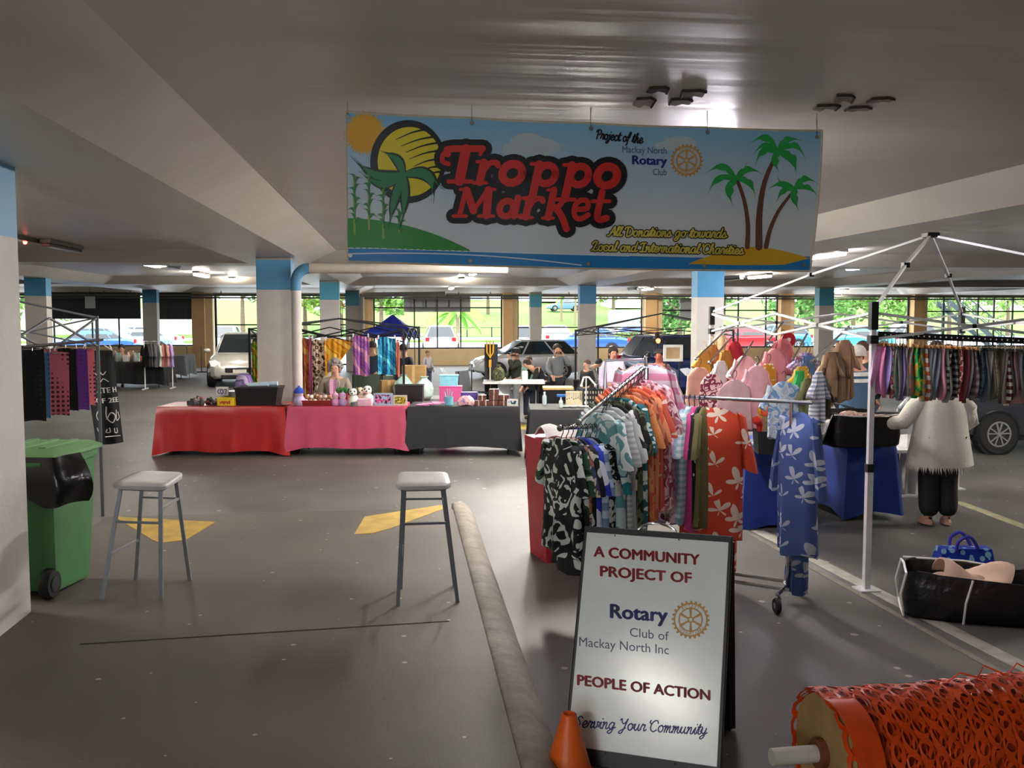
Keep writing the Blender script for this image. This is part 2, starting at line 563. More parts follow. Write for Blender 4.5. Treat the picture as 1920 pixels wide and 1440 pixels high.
# spalled patches of the ceiling paint
DARKP = mat('#3a322b', .9, 0, .3, 30)
SPALL = mat('#a0978b', .9, 0, .3, 30)
rs = random.Random(5)
for k, (px, py, w, hh) in enumerate([(1233, 167, 44, 9), (1300, 175, 46, 11), (1208, 190, 42, 13), (1278, 190, 44, 9), (1583, 184, 42, 11), (1652, 186, 50, 6), (1550, 200, 50, 8), (1610, 203, 48, 6)]):
    q = [(px - w / 2, py + hh * .5), (px - w * .38, py - hh * .6), (px + w * .3, py - hh * .75), (px + w / 2, py - hh * .35), (px + w * .34, py + hh * .6), (px, py + hh * .35), (px - w * .25, py + hh * .8)]
    pts = [G(x + rs.uniform(-2, 2), y + rs.uniform(-1, 1), ZS) for x, y in q]
    m = MB(); m.prism([(p.x, p.y) for p in pts], (0, 0, ZS - .006), (1, 0, 0), (0, 1, 0), (0, 0, .006))
    o = m.build('spalled_patch', DARKP if k == 0 else SPALL, ceiling)
    m = MB(); m.tube([(p.x, p.y, ZS - .006) for p in (pts[0:4] if k % 2 else pts[1:5])], .008, 5)
    m.build('cracked_edge', DARKP, o)

# side and back walls
m = MB()                                  # unseen wall behind the photographer, opening added to let in front daylight
for x0, x1, z0, z1 in ((XL, -4.6, 0, 3.2), (-4.6, -1.6, 2.45, 3.2), (-1.6, XR, 0, 3.2)):
    m.box(((x0 + x1) / 2, YB - .15, (z0 + z1) / 2), (x1 - x0, .3, z1 - z0))
struct(m.build('wall_back', C_WHITE))
m = MB(); m.box((XL - .15, (YB + YW) / 2, 1.6), (.3, YW - YB, 3.2)); struct(m.build('wall_left', C_WHITE))
m = MB(); m.box((XR + .15, (YB + YW) / 2, 1.6), (.3, YW - YB, 3.2)); struct(m.build('wall_right', C_WHITE))

# columns: (left px, right px of the front face, blue top y, blue bottom y, depth, side, band)
def column(p0, p1, dep, ztop, zband, band, side=.32, z0=0.0, cap=True):
    a, b = D(p0, 592, dep), D(p1, 592, dep)
    w = b.x - a.x
    m = MB()
    y0 = (a.y + b.y) / 2
    cx, cy = (a.x + b.x) / 2, y0 + side / 2
    zt = 3.12
    m.box((cx, cy, (z0 + zband) / 2), (w, side, zband - z0), mi=0)
    m.box((cx, cy, (zband + ztop) / 2), (w, side, ztop - zband), mi=1)
    m.box((cx, cy, (ztop + zt) / 2), (w, side, zt - ztop), mi=2)
    return struct(m.build('column', [C_WHITE, band, C_CAP]))
column(482, 546, 14.9, 2.86, 2.40, C_BLUE, .5)
column(600, 636, 25.0, 2.86, 2.41, C_TEAL)
column(648, 674, 34.6, 2.85, 2.36, C_TEAL)
column(48, 87, 23.0, 2.90, 2.47, C_BLUE, .35)
column(268, 294, 33.5, 2.92, 2.45, C_BLUE, .35)
column(1306, 1358, 17.3, 2.90, 2.33, C_BLUE, .35)
column(1087, 1118, 28.4, 2.88, 2.35, C_BLUE, .35)
column(994, 1016, 37.6, 2.82, 2.33, C_TEAL, .35)
column(1535, 1564, 30.5, 2.86, 2.32, C_TEAL, .35)
# the near column at the edge of the walkway
fx = G(58, 1147, ZP)
m = MB()
cw = 1.0
for z0, z1, mi in ((ZP, 2.47, 0), (2.47, 3.02, 1), (3.02, 3.12, 2)):
    m.box((fx.x - .3, fx.y - cw / 2, (z0 + z1) / 2), (.6, cw, z1 - z0), mi=mi)
struct(m.build('column_near', [C_WHITE, C_BLUE, C_CAP]))
m = MB(); m.box((fx.x + .001, fx.y - .55, 1.62), (.004, .5, .9)); 

# facade towards the street
def xw(px, Y=YW): return W(px, 600, Y).x
def zw(px, py, Y=YW): return W(px, py, Y).z
ZSILL, ZHEAD = .78, 2.72
FR = mat('#1f2122', .5, .3, .1, name='black_window_frame')
segs = [('p', 362, 400), ('p', 680, 700), ('p', 942, 970), ('p', 1205, 1240), ('p', 1458, 1487), ('p', 1705, 1735)]
for k, (_, a, b) in enumerate(segs):
    x0, x1 = xw(a), xw(b)
    m = MB()
    m.box(((x0 + x1) / 2 - .12, YW - .1, 1.55), ((x1 - x0) * .62, .5, 3.1), mi=1)
    m.box(((x0 + x1) / 2 + (x1 - x0) * .25, YW + .05, 1.55), ((x1 - x0) * .5, .4, 3.1), mi=0)
    struct(m.build('pillar', [C_CREAM, C_ORANGE]))
def spandrel(name, a, b, z):
    m = MB(); x0, x1 = xw(a), xw(b)
    m.box(((x0 + x1) / 2, YW + .05, z / 2), (x1 - x0, .25, z)); struct(m.build(name, C_CREAM))
spandrel('wall_front', -330, 364, .80)
spandrel('wall_front_middle', 700, 944, .66)
spandrel('wall_front_right', 970, 2300, .66)
m = MB(); m.box(((XL + XR) / 2, YW + .1, 2.98), (XR - XL, .3, .30)); struct(m.build('wall_lintel', mat('#a9a294', .7, 0, .05)))
def window(n, a, b, zs, zh, vert, horiz, th=.05):
    x0, x1 = xw(a), xw(b)
    m = MB(); y = YW + .08
    m.box(((x0 + x1) / 2, y, zh - .03), (x1 - x0, .08, .06)); m.box(((x0 + x1) / 2, y, zs + .03), (x1 - x0, .08, .06))
    m.box((x0 + .03, y, (zs + zh) / 2), (.06, .08, zh - zs)); m.box((x1 - .03, y, (zs + zh) / 2), (.06, .08, zh - zs))
    for v in vert:
        m.box((xw(v), y, (zs + zh) / 2), (th, .07, zh - zs))
    for h, va, vb in horiz:
        xa, xb = xw(va), xw(vb)
        m.box(((xa + xb) / 2, y, zw((a + b) / 2, h)), (xb - xa, .07, th))
    return struct(m.build('window_%d' % n, FR))
window(1, -330, 364, .80, 2.84, [-120, 100, 172, 222], [])
window(2, 402, 680, 0.02, 2.84, [405], [(609, 402, 680)])
window(3, 700, 942, .66, 2.84, [777, 820, 864], [(577, 700, 942)])
window(4, 970, 1205, .66, 2.84, [], [(614, 970, 1205)])
window(5, 1238, 1459, .66, 2.84, [1385, 1437], [(582, 1238, 1459)])
window(6, 1487, 1705, .66, 2.84, [], [(615, 1487, 1705)])
window(7, 1735, 2300, .66, 2.84, [1770, 1800, 1835, 1865, 1900], [(584, 1735, 2300)])
BLIND = mat('#34383a', .7, 0, .08, name='charcoal_blind')
def blind(a, b, y0, y1, label):
    x0, x1 = xw(a), xw(b); z0, z1 = zw((a + b) / 2, y1), zw((a + b) / 2, y0)
    t = thing('roller_blind', label, 'blind', ((x0 + x1) / 2, YW - .12, z1))
    m = MB(); m.grid(lambda u, v: ((u - .5) * (x1 - x0), .012 * math.sin(u * 30) * v, -v * (z1 - z0)), 30, 4, th=.006)
    m.build('cloth', BLIND, t)
    m = MB(); m.tube([(-(x1 - x0) / 2, 0, .03), ((x1 - x0) / 2, 0, .03)], .04, 8); m.build('roller', BLACKM, t)
    m = MB(); m.tube([(-(x1 - x0) / 2, 0, z0 - z1), ((x1 - x0) / 2, 0, z0 - z1)], .018, 6); m.build('bottom_bar', BLACKM, t)
blind(94, 266, 551, 597, 'wide charcoal blind half drawn over the window behind the white sign')
blind(298, 361, 551, 598, 'narrow charcoal blind half drawn beside the tan pillar')
p = D(169, 567, 36.0)
m = MB(); m.box((0, 0, 0), (.36, .03, .44), bev=.01)
m.build('hanging_sign', mat('#b9bdba', .6), loc=p, label='small blank pale square sign hanging before the wide charcoal blind', cat='sign')
m = MB()
m.tube([(0, 0, .22), (0, 0, ZS - .004 - p.z)], .006, 5); m.build('hanger_wire', BLACKM, bpy.data.objects['hanging_sign'])
# grey translucent screens in the middle window
def screen(a, b, y0, y1, label, Y=YW + .4):
    p0, p1 = W(a, y0, Y), W(b, y1, Y)
    m = MB(); m.box((0, 0, 0), (p1.x - p0.x, .02, p0.z - p1.z))
    m.build('hoarding', mat('#a9adb0', .6), loc=((p0.x + p1.x) / 2, Y, (p0.z + p1.z) / 2), label=label, cat='hoarding')
screen(757, 882, 548, 585, 'pale grey sign board across the top of the window behind the blue tent')
screen(1275, 1360, 560, 596, 'pale grey sign board high in the window beside the wide column', YW + .13)
m = MB()
for a, b in ((777, 864),):
    for v in (777, 799, 820, 842, 864):
        m.box((xw(v), YW + .08, zw(820, 570)), (.06, .08, .32))
struct(m.build('window_3_transom', FR))

# pipes
def pipe(name, pts, r, mt, rad=.0, n=12):
    m = MB(); m.tube(pts, r, n); return struct(m.build(name, mt, smooth=True))
PIPEW = mat('#b3ada2', .5, 0, .06); PIPEB = mat('#4c87ab', .5, 0, .06); PIPED = mat('#5c5a56', .6, .2, .1)
pc = D(556, 592, 14.75)
pr = .078
ztp = D(600, 503, 14.75).z
zb_ = D(556, 545, 14.75).z
pipe('trim_pipe_lower', [(pc.x, pc.y, 0), (pc.x, pc.y, zb_)], pr, C_WHITE)
el = [(pc.x + .2 - .2 * math.cos(a), pc.y, ztp - .2 + .2 * math.sin(a)) for a in [PI / 2 * i / 8 for i in range(9)]]
pipe('trim_pipe_elbow', [(pc.x, pc.y, zb_)] + el, pr + .004, PIPEB)
pe = D(950, 508, 15.3)
pipe('trim_pipe', [el[-1], (pe.x, pc.y + .1, ztp + .01)], pr, PIPEW)
p0 = D(678, 557, 34.2); p1 = D(835, 551, 34.2)
pipe('trim_pipe_far', [(p0.x, p0.y, 0), (p0.x, p0.y, p0.z), (p0.x + .1, p0.y, p0.z + .08), (p1.x, p1.y, p1.z)], .09, PIPEW)
for z, y, r in ((2.80, YW - .6, .05), (2.70, YW - .45, .035)):
    pipe('trim_conduit', [(XL, y, z), (XR, y, z)], r, PIPED, n=6)
for px in (145, 195, 245, 415, 720, 860, 920, 1067, 1200, 1330, 1420, 1578):
    x = W(px, 560, YW - .6).x
    m = MB(); m.tube([(x, YW - .6, 2.78), (x, YW - .6, 2.95)], .02, 5)
    struct(m.build('trim_bracket', PIPED))

# ------------------------------------------------------------------ ceiling lights
LAMP = mat('#fff6ea', .5, 0, 0, emis=TUBE, name='lit_tube')
LAMPC = mat('#f6f2ff', .5, 0, 0, emis=TUBE, name='lit_cool_tube')
LAMPB = mat('#fdf8f2', .5, 0, 0, emis=TUBE * .75, name='lit_rear_tube')
LAMPN = mat('#f7f2fb', .5, 0, 0, emis=TUBE * .5, name='lit_near_tube')
LAMPFILL = mat('#fff9f1', .5, 0, 0, emis=TUBE * 2.2, name='added_fill_tube')  # extra strong emission for the added fill tubes
LAMPOFF = mat('#6d6a64', .3, 0, .1, name='unlit_tube')
HOUS = mat('#8d8a86', .5, .3, .05, name='lamp_housing')
def lamp(px, py, lit, label, L_=1.45, loc=None, col=None, z=None):
    p = loc or G(px, py, ZS - .09)
    zc = z or ZS
    t = thing('ceiling_light', label, 'light', (p[0], p[1], zc))
    m = MB(); m.box((0, 0, -.03), (.16, L_, .06), bev=.01); m.build('housing', HOUS, t)
    m = MB(); m.box((0, 0, -.085), (.13, L_ - .06, .05), bev=.02); m.build('diffuser', (col or LAMP) if lit else LAMPOFF, t)
    return t
GL = 'tube lights on the ceiling'
lamp(437, 457, 1, 'lit tube light on the ceiling just above and left of the near blue banded column', col=LAMPC)
lamp(280, 497, 1, 'lit tube light on the ceiling midway down the left aisle')
lamp(378, 517, 1, 'lit tube light beyond the left aisle light, short dark gap before it')
lamp(441, 526, 1, 'smallest lit tube light far down the left aisle')
lamp(118, 466, 0, 'unlit dark tube light on the left ceiling by the near column')
lamp(320, 502, 0, 'unlit tube light between two lit ones in the left aisle', 1.2)
lamp(888, 513, 1, 'lit tube light seen just below the banner, first of three', col=LAMPC)
lamp(863, 527, 1, 'lit tube light below the banner, second of three')
lamp(846, 541, 1, 'farthest lit tube light of the three below the banner')
lamp(1546, 481, 1, 'lit tube light beside the lower right corner of the banner', col=LAMPC)
lamp(1624, 502, 1, 'long lit tube light beyond the white canopy frame ridge', 1.7, col=LAMPC)
lamp(1424, 520, 1, 'lit tube light right of the wide blue banded column')
lamp(1376, 524, 0, 'unlit tube light beside the wide blue banded column', 1.3)
lamp(1292, 534, 1, 'lit tube light touching the left side of the wide column')
lamp(1214, 543, 1, 'lit tube light near the far windows, longer of a pair')
lamp(1154, 548, 1, 'lit tube light near the far windows above the seated woman')
lamp(1186, 543, 0, 'unlit tube light between two lit ones near the far windows', 1.2)
lamp(1459, 551, 1, 'lit tube light low over the baby clothes by the tan pillar')
lamp(1574, 546, 1, 'lit tube light just right of the far teal banded column')
lamp(1712, 537, 0, 'unlit slim tube light beyond the white canopy frame', 1.3)
lamp(0, 0, 1, 'lit tube light hidden behind the market banner', 1.3, loc=(2.0, 6.5, 0), col=LAMPN)
for y in (10.2, 14.3, 19.6):  # unseen tubes added to brighten the column and table fronts
    lamp(0, 0, 1, 'added unseen tube light above the market stalls behind the banner, %s' % {10.2: 'nearest', 14.3: 'middle', 19.6: 'farthest'}[y], loc=(2.0, y, 0), col=LAMPFILL, z=ZB if 17 < y < 18 else ZS)
lamp(0, 0, 1, 'lit tube light on the ceiling behind the photographer', loc=(-2.62, -1.62, 0), col=LAMPB, z=ZB)
for x, y, w_ in ((-6.2, 8.0, 'nearest the walkway'), (9.5, 9.0, 'above the aisle right of the white canopy')):  # tubes added out of view as extra fill from the sides
    lamp(0, 0, 1, 'added unseen tube light out of the picture, ' + w_, loc=(x, y, 0), col=LAMPFILL)
# small red exit lamp
p = G(52, 452, ZS - .05)
t = thing('exit_light', 'dark ceiling fitting with a tiny red light by the near column', 'light', (p.x, p.y, ZS - .004))
m = MB(); m.box((0, 0, -.03), (.12, 1.1, .06)); m.build('housing', LAMPOFF, t)
m = MB(); m.ball((0, -.1, -.07), .03, 8, 6); m.build('red_indicator', mat('#ff3a30', .5, emis=3), t)

# ------------------------------------------------------------------ street outside
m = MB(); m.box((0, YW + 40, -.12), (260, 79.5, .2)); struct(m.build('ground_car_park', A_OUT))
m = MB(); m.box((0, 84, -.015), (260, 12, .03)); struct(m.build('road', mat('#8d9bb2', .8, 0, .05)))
GRASS = mat('#5f8230', .9, 0, .2, 2.0, .5, name='lawn', bscale=40)
m = MB()
prof = [(74, -.3), (74, .10), (78, .12)]
m.box((0, 75.5, .03), (260, 4.5, .14))
m.build('grass_verge', GRASS, kind='structure')
m = MB()
def bank(u, v):
    y = 90 + v * 50
    return ((u - .5) * 260, y, .05 + 4.3 * (v ** .9) + .25 * math.sin(u * 40) * v)
m.grid(bank, 60, 10, th=.3)
struct(m.build('ground_grass_bank', GRASS, smooth=True))
# ------------------------------------------------------------------ lettering and printed art
def crom(pts, k=5):
    if len(pts) < 3: return [tuple(p) for p in pts]
    P = [pts[0]] + list(pts) + [pts[-1]]
    out = []
    for i in range(1, len(P) - 2):
        p0, p1, p2, p3 = P[i - 1], P[i], P[i + 1], P[i + 2]
        for j in range(k):
            t = j / k
            out.append(tuple(.5 * ((2 * b) + (-a + c) * t + (2 * a - 5 * b + 4 * c - d) * t * t + (-a + 3 * b - 3 * c + d) * t ** 3) for a, b, c, d in zip(p0, p1, p2, p3)))
    out.append(tuple(pts[-1]))
    return out
def stroke(mb, mp, pts, w, layer, mi=0, n=9):
    """ribbon with round ends; pts and w in picture units, mp maps (x, y, layer) to the place"""
    ws = w if isinstance(w, (list, tuple)) else [w] * len(pts)
    for i in range(len(pts) - 1):
        (x0, y0), (x1, y1) = pts[i], pts[i + 1]
        l = math.hypot(x1 - x0, y1 - y0)
        if l < 1e-6: continue
        nx, ny = -(y1 - y0) / l, (x1 - x0) / l
        a, b = ws[i] / 2, ws[i + 1] / 2
        q = [(x0 - nx * a, y0 - ny * a), (x1 - nx * b, y1 - ny * b), (x1 + nx * b, y1 + ny * b), (x0 + nx * a, y0 + ny * a)]
        mb.add([mp(x, y, layer) for x, y in q], [(0, 1, 2, 3)], mi)
    for i, (x, y) in enumerate(pts):
        r = ws[i] / 2
        mb.add([mp(x + r * math.cos(2 * PI * k / n), y + r * math.sin(2 * PI * k / n), layer) for k in range(n)], [tuple(range(n))], mi)
def poly(mb, mp, pts, layer, mi=0):
    mb.add([mp(x, y, layer) for x, y in pts], [tuple(range(len(pts)))], mi)
def disc(mb, mp, cx, cy, rx, ry, layer, mi=0, n=40, rings=5, r0=0.0, fr=None):
    vs, fs = [], []
    for j in range(rings + 1):
        t = r0 + (1 - r0) * j / rings
        for k in range(n):
            a = 2 * PI * k / n
            q = fr(k) if (fr and j == rings) else 1
            vs.append(mp(cx + rx * t * q * math.cos(a), cy + ry * t * q * math.sin(a), layer))
    for j in range(rings):
        for k in range(n):
            fs.append((j * n + k, j * n + (k + 1) % n, (j + 1) * n + (k + 1) % n, (j + 1) * n + k))
    mb.add(vs, fs, mi)
def area(mb, mp, xs, top, bot, layer, mi=0, rows=4):
    vs, fs = [], []
    for x in xs:
        a, b = top(x), bot(x)
        for j in range(rows + 1): vs.append(mp(x, a + (b - a) * j / rows, layer))
    w = rows + 1
    for i in range(len(xs) - 1):
        for j in range(rows):
            fs.append((i * w + j, (i + 1) * w + j, (i + 1) * w + j + 1, i * w + j + 1))
    mb.add(vs, fs, mi)
def rng(a, b, st):
    n = max(1, int(abs(b - a) / st))
    return [a + (b - a) * i / n for i in range(n + 1)]

def ell(cx, cy, rx, ry): return [(cx + rx * math.cos(2 * PI * k / 14), cy + ry * math.sin(2 * PI * k / 14)) for k in range(15)]
SLAB = {   # heavy slab letters: strokes of (points, width, smooth)
 'T': ([([(.05, 1.2), (0, 1.38), (.2, 1.42), (1.15, 1.42)], .24, 0), ([(.2, 1.4), (-.08, 1.2), (-.08, .9), (.12, .8)], .17, 1), ([(.62, 1.4), (.55, .1)], .36, 0), ([(.2, .08), (.95, .08)], .15, 0), ([(1.17, 1.45), (1.1, 1.2)], .14, 0)], 1.2),
 'r': ([([(.3, .9), (.25, .1)], .3, 0), ([(.02, .07), (.5, .07)], .13, 0), ([(.05, .93), (.3, .93)], .13, 0), ([(.32, .55), (.5, .85), (.75, .9), (.82, .78)], .22, 1)], .9),
 'o': ([(ell(.5, .5, .33, .39), .3, 0)], 1.0),
 'p': ([([(.33, .92), (.25, -.45)], .28, 0), ([(0, -.48), (.55, -.48)], .14, 0), ([(.08, .93), (.35, .93)], .13, 0), (ell(.6, .5, .28, .38), .26, 0)], 1.02),
 'M': ([([(.12, .1), (.22, 1.2)], .2, 0), ([(.25, 1.2), (.6, .3)], .3, 0), ([(.6, .3), (1.02, 1.2)], .18, 0), ([(1.05, 1.2), (1.1, .1)], .32, 0), ([(-.1, .07), (.36, .07)], .14, 0), ([(.82, .07), (1.36, .07)], .14, 0), ([(.02, 1.23), (.3, 1.23)], .13, 0), ([(1.0, 1.23), (1.28, 1.23)], .13, 0)], 1.4),
 'a': ([(ell(.42, .44, .26, .34), .26, 0), ([(.8, .9), (.74, .12)], .28, 0), ([(.75, .1), (1.02, .14)], .14, 0)], 1.02),
 'k': ([([(.28, 1.3), (.2, .1)], .28, 0), ([(0, .07), (.4, .07)], .13, 0), ([(.05, 1.3), (.3, 1.3)], .13, 0), ([(.3, .5), (.55, .6), (.72, .92)], .2, 1), ([(.4, .55), (.68, .2), (.95, -.4)], .27, 1)], 1.0),
 'e': ([([(.28, .5), (.74, .55), (.7, .84), (.46, .9), (.24, .72), (.2, .4), (.32, .14), (.55, .09), (.82, .26)], .23, 1)], .95),
 't': ([([(.4, 1.3), (.33, .3), (.45, .1), (.72, .17)], .28, 1), ([(.05, .9), (.75, .9)], .16, 0)], .8)}
SCRIPT = {
 'a': ([[(.75, .9), (.45, 1), (.15, .7), (.15, .25), (.4, 0), (.65, .3), (.78, .95), (.72, .3), (.85, .02), (1.1, .25)]], .95),
 'c': ([[(.75, .8), (.5, 1), (.2, .75), (.12, .35), (.35, .02), (.65, .1), (.9, .35)]], .8),
 'd': ([[(.7, .85), (.4, 1), (.13, .6), (.15, .2), (.4, 0), (.65, .35), (.95, 1.7), (.72, .4), (.82, .02), (1.1, .25)]], .95),
 'e': ([[(.1, .35), (.5, .5), (.68, .8), (.45, 1), (.2, .75), (.13, .35), (.35, .02), (.65, .1), (.9, .35)]], .78),
 'f': ([[(.05, .2), (.4, .7), (.75, 1.6), (.5, 1.75), (.35, 1.2), (.2, -.3), (0, -.55)], [(.1, .9), (.65, .95)]], .62),
 'g': ([[(.75, .85), (.45, 1), (.15, .6), (.2, .15), (.45, .05), (.7, .5), (.78, .95), (.65, -.2), (.35, -.62), (.05, -.45), (.4, -.05), (1, .3)]], .95),
 'h': ([[(.05, .2), (.4, 1.2), (.55, 1.7), (.3, 1.5), (.15, 0)], [(.15, .1), (.4, .8), (.65, .95), (.65, .5), (.65, .1), (.8, 0), (1.05, .25)]], .95),
 'i': ([[(0, .2), (.3, .95), (.25, .3), (.4, .02), (.65, .25)], [(.42, 1.4), (.46, 1.43)]], .5),
 'j': ([[(.35, .95), (.2, -.3), (-.1, -.6), (-.3, -.4), (.3, .1), (.6, .3)], [(.44, 1.4), (.48, 1.43)]], .5),
 'k': ([[(0, .15), (.45, 1.3), (.5, 1.7), (.3, 1.5), (.15, 0)], [(.2, .5), (.6, .95), (.35, .55), (.7, .05), (.95, .25)]], .85),
 'l': ([[(0, .15), (.45, 1.3), (.5, 1.7), (.3, 1.5), (.2, .4), (.35, .02), (.6, .25)]], .5),
 'm': ([[(.05, .9), (.2, .95), (.12, 0)], [(.14, .3), (.4, .95), (.5, .8), (.42, 0)], [(.45, .3), (.75, .95), (.85, .8), (.8, .2), (.95, 0), (1.2, .25)]], 1.1),
 'n': ([[(.05, .85), (.2, .95), (.12, 0)], [(.14, .3), (.45, .95), (.6, .8), (.55, .2), (.7, 0), (.95, .25)]], .85),
 'o': ([[(.5, 1), (.2, .8), (.12, .4), (.35, .02), (.65, .15), (.75, .6), (.5, 1), (.72, .82), (1.0, .88)]], .88),
 'r': ([[(0, .2), (.25, 1), (.35, .85), (.6, .9), (.5, .3), (.6, .02), (.85, .25)]], .72),
 's': ([[(0, .15), (.4, .98), (.45, .8), (.62, .3), (.4, .02), (.15, .1)], [(.5, .05), (.85, .25)]], .72),
 't': ([[(0, .2), (.4, 1.5), (.28, .3), (.42, .02), (.7, .25)], [(.1, 1.05), (.7, 1.1)]], .56),
 'u': ([[(0, .3), (.2, .95), (.15, .3), (.35, .02), (.6, .4), (.7, .95), (.65, .3), (.8, .02), (1.05, .25)]], .95),
 'v': ([[(0, .7), (.2, .95), (.2, .3), (.35, .02), (.65, .4), (.6, .95), (.85, .85)]], .8),
 'w': ([[(0, .4), (.2, .95), (.12, .3), (.35, .02), (.55, .5), (.58, .95), (.55, .3), (.75, .02), (1, .5), (.9, .95), (1.15, .85)]], 1.1),
 'y': ([[(0, .4), (.2, .95), (.18, .4), (.4, .15), (.65, .5), (.72, .95), (.6, -.2), (.3, -.62), (.05, -.45), (.4, -.1), (.95, .3)]], .95),
 'A': ([[(-.1, .05), (.25, .15), (.9, 1.65), (.95, .1)], [(.3, .65), (1.15, .7)]], 1.12),
 'C': ([[(1.05, 1.25), (.9, 1.6), (.5, 1.55), (.15, 1.0), (.2, .3), (.6, 0), (1, .3)], [(.2, 1.1), (-.1, 1.3), (.0, 1.6)]], 1.1),
 'D': ([[(.4, 1.45), (.3, .1), (.7, 0), (1.15, .5), (1.1, 1.2), (.6, 1.62), (0, 1.5), (-.1, 1.2)]], 1.22),
 'I': ([[(0, 1.3), (.2, 1.55), (.85, 1.58)], [(.55, 1.55), (.4, .1)], [(0, .12), (.2, 0), (.8, .08)]], .9),
 'L': ([[(0, 1.2), (.3, 1.6), (.7, 1.55), (.45, .8), (.2, .15), (0, .05), (.2, .15), (.6, 0), (1, .2)]], 1.0),
 'P': ([[(.35, 1.45), (.2, 0)], [(-.1, 1.2), (.2, 1.6), (.8, 1.6), (1, 1.25), (.7, .85), (.3, .8)]], 1.02),
 'S': ([[(.95, 1.35), (.7, 1.62), (.35, 1.35), (.6, .9), (.75, .5), (.5, .05), (.1, .1), (0, .4)]], 1.0),
 'Y': ([[(0, 1.4), (.2, 1.6), (.3, 1.1), (.6, .9), (.9, 1.3), (1.0, 1.6), (.8, .6), (.5, -.4), (.15, -.5), (.2, -.2), (.9, .3)]], 1.1),
 ' ': ([], .55)}
def script_text(mb, mp, s, x0, x1, y0, y1, xh, w, layer, mi, shear=.18):
    adv = sum(SCRIPT[c][1] for c in s)
    k = (x1 - x0) / adv
    x = 0.0
    for c in s:
        st, a = SCRIPT[c]
        for pts in st:
            q = []
            for px, py in crom(pts, 4):
                X = x0 + (x + px) * k + shear * py * xh
                Y = y0 + (y1 - y0) * ((X - x0) / (x1 - x0)) - py * xh
                q.append((X, Y))
            stroke(mb, mp, q, w, layer, mi, 7)
        x += a
def slab_text(mb, mp, spec, unit, extra, layer, mi, shear=.14):
    for ch, xa, xb, base in spec:
        st, a = SLAB[ch]
        k = (xb - xa) / a
        for pts, w, sm in st:
            P = crom(pts, 4) if sm else pts
            q = [(xa + px * k + shear * py * unit - shear * .5 * unit, base - py * unit) for px, py in P]
            stroke(mb, mp, q, w * (unit + k) / 2 + extra, layer, mi, 12)
_ft = {}
def font_shape(s, bold=0.0):
    key = (s, bold)
    if key in _ft: return _ft[key]
    cu = bpy.data.curves.new('lettering', 'FONT')
    cu.body = s
    cu.offset = bold
    cu.resolution_u = 3
    ob = bpy.data.objects.new('lettering', cu)
    COL.objects.link(ob)
    dg = bpy.context.evaluated_depsgraph_get()
    ev = ob.evaluated_get(dg)
    me = ev.to_mesh()
    vs = [(v.co.x, v.co.y) for v in me.vertices]
    fs = [tuple(p.vertices) for p in me.polygons]
    ev.to_mesh_clear()
    bpy.data.objects.remove(ob)
    bpy.data.curves.remove(cu)
    _ft[key] = (vs, fs)
    return _ft[key]
def font_text(mb, mp, s, x0, x1, yb0, yb1, hgt, layer, mi, bold=0.0, ref=None, lean=0.0):
    if bold > 0:                              # heavier face: the light one struck several times
        e = hgt * bold * 2.2
        for dx, dy in ((-e, 0), (e, 0), (0, -e * .6), (0, e * .6), (0, 0), (-e * .5, 0), (e * .5, 0)):
            font_text(mb, mp, s, x0 + dx, x1 + dx, yb0 + dy, yb1 + dy, hgt, layer, mi, 0, ref, lean)
        return
    """text fitted between x0 and x1, base line from yb0 to yb1, height hgt (y up to down)"""
    vs, fs = font_shape(s, bold)
    if not vs: return
    a, b = min(v[0] for v in vs), max(v[0] for v in vs)
    top = ref or max(v[1] for v in vs)
    q = []
    for x, y in vs:
        t = (x - a) / (b - a)
        q.append(mp(x0 + (x1 - x0) * t + lean * (y / top), yb0 + (yb1 - yb0) * t - y / top * hgt, layer))
    mb.add(q, fs, mi)
def wheel_emblem(mb, mp, cx, cy, r, layer, gold, pale, text=True, letters=None):
    n = 24 * 4
    disc(mb, mp, cx, cy, r, r, layer, gold, n, 4, 0.0, lambda k: 1.0 if k % 4 in (0, 1) else .88)
    disc(mb, mp, cx, cy, r * .80, r * .80, layer + 1, pale, 48, 2, .80)
    disc(mb, mp, cx, cy, r * .56, r * .56, layer + 1, pale, 48, 2, .25)
    for k in range(6):
        a = PI / 2 + k * PI / 3
        stroke(mb, mp, [(cx + r * .12 * math.cos(a), cy + r * .12 * math.sin(a)), (cx + r * .60 * math.cos(a), cy + r * .60 * math.sin(a))], [r * .09, r * .15], layer + 2, gold, 6)
    disc(mb, mp, cx, cy, r * .17, r * .17, layer + 3, gold, 20, 2)
    disc(mb, mp, cx, cy, r * .09, r * .09, layer + 4, pale, 16, 1)
    if text:
        for word, mid, step, sgn in (('ROTARY', -PI / 2, .235, 1), ('INTERNATIONAL', PI / 2, .165, -1)):
            for i, ch in enumerate(word):
                a = mid + sgn * (i - (len(word) - 1) / 2) * step
                vs, fs = font_shape(ch, .02)
                w = max(v[0] for v in vs)
                q = []
                for x, y in vs:
                    lx, ly = (x - w / 2) * r * .19, (y - .35) * r * .19
                    rr = r * .72 + (ly if sgn > 0 else -ly)
                    aa = a + sgn * lx / (r * .72)
                    q.append(mp(cx + rr * math.cos(aa), cy + rr * math.sin(aa), layer + 2))
                mb.add(q, fs, gold)
        for a in (PI * 1.03 + .25, -.03 - .25 + 0):
            pass

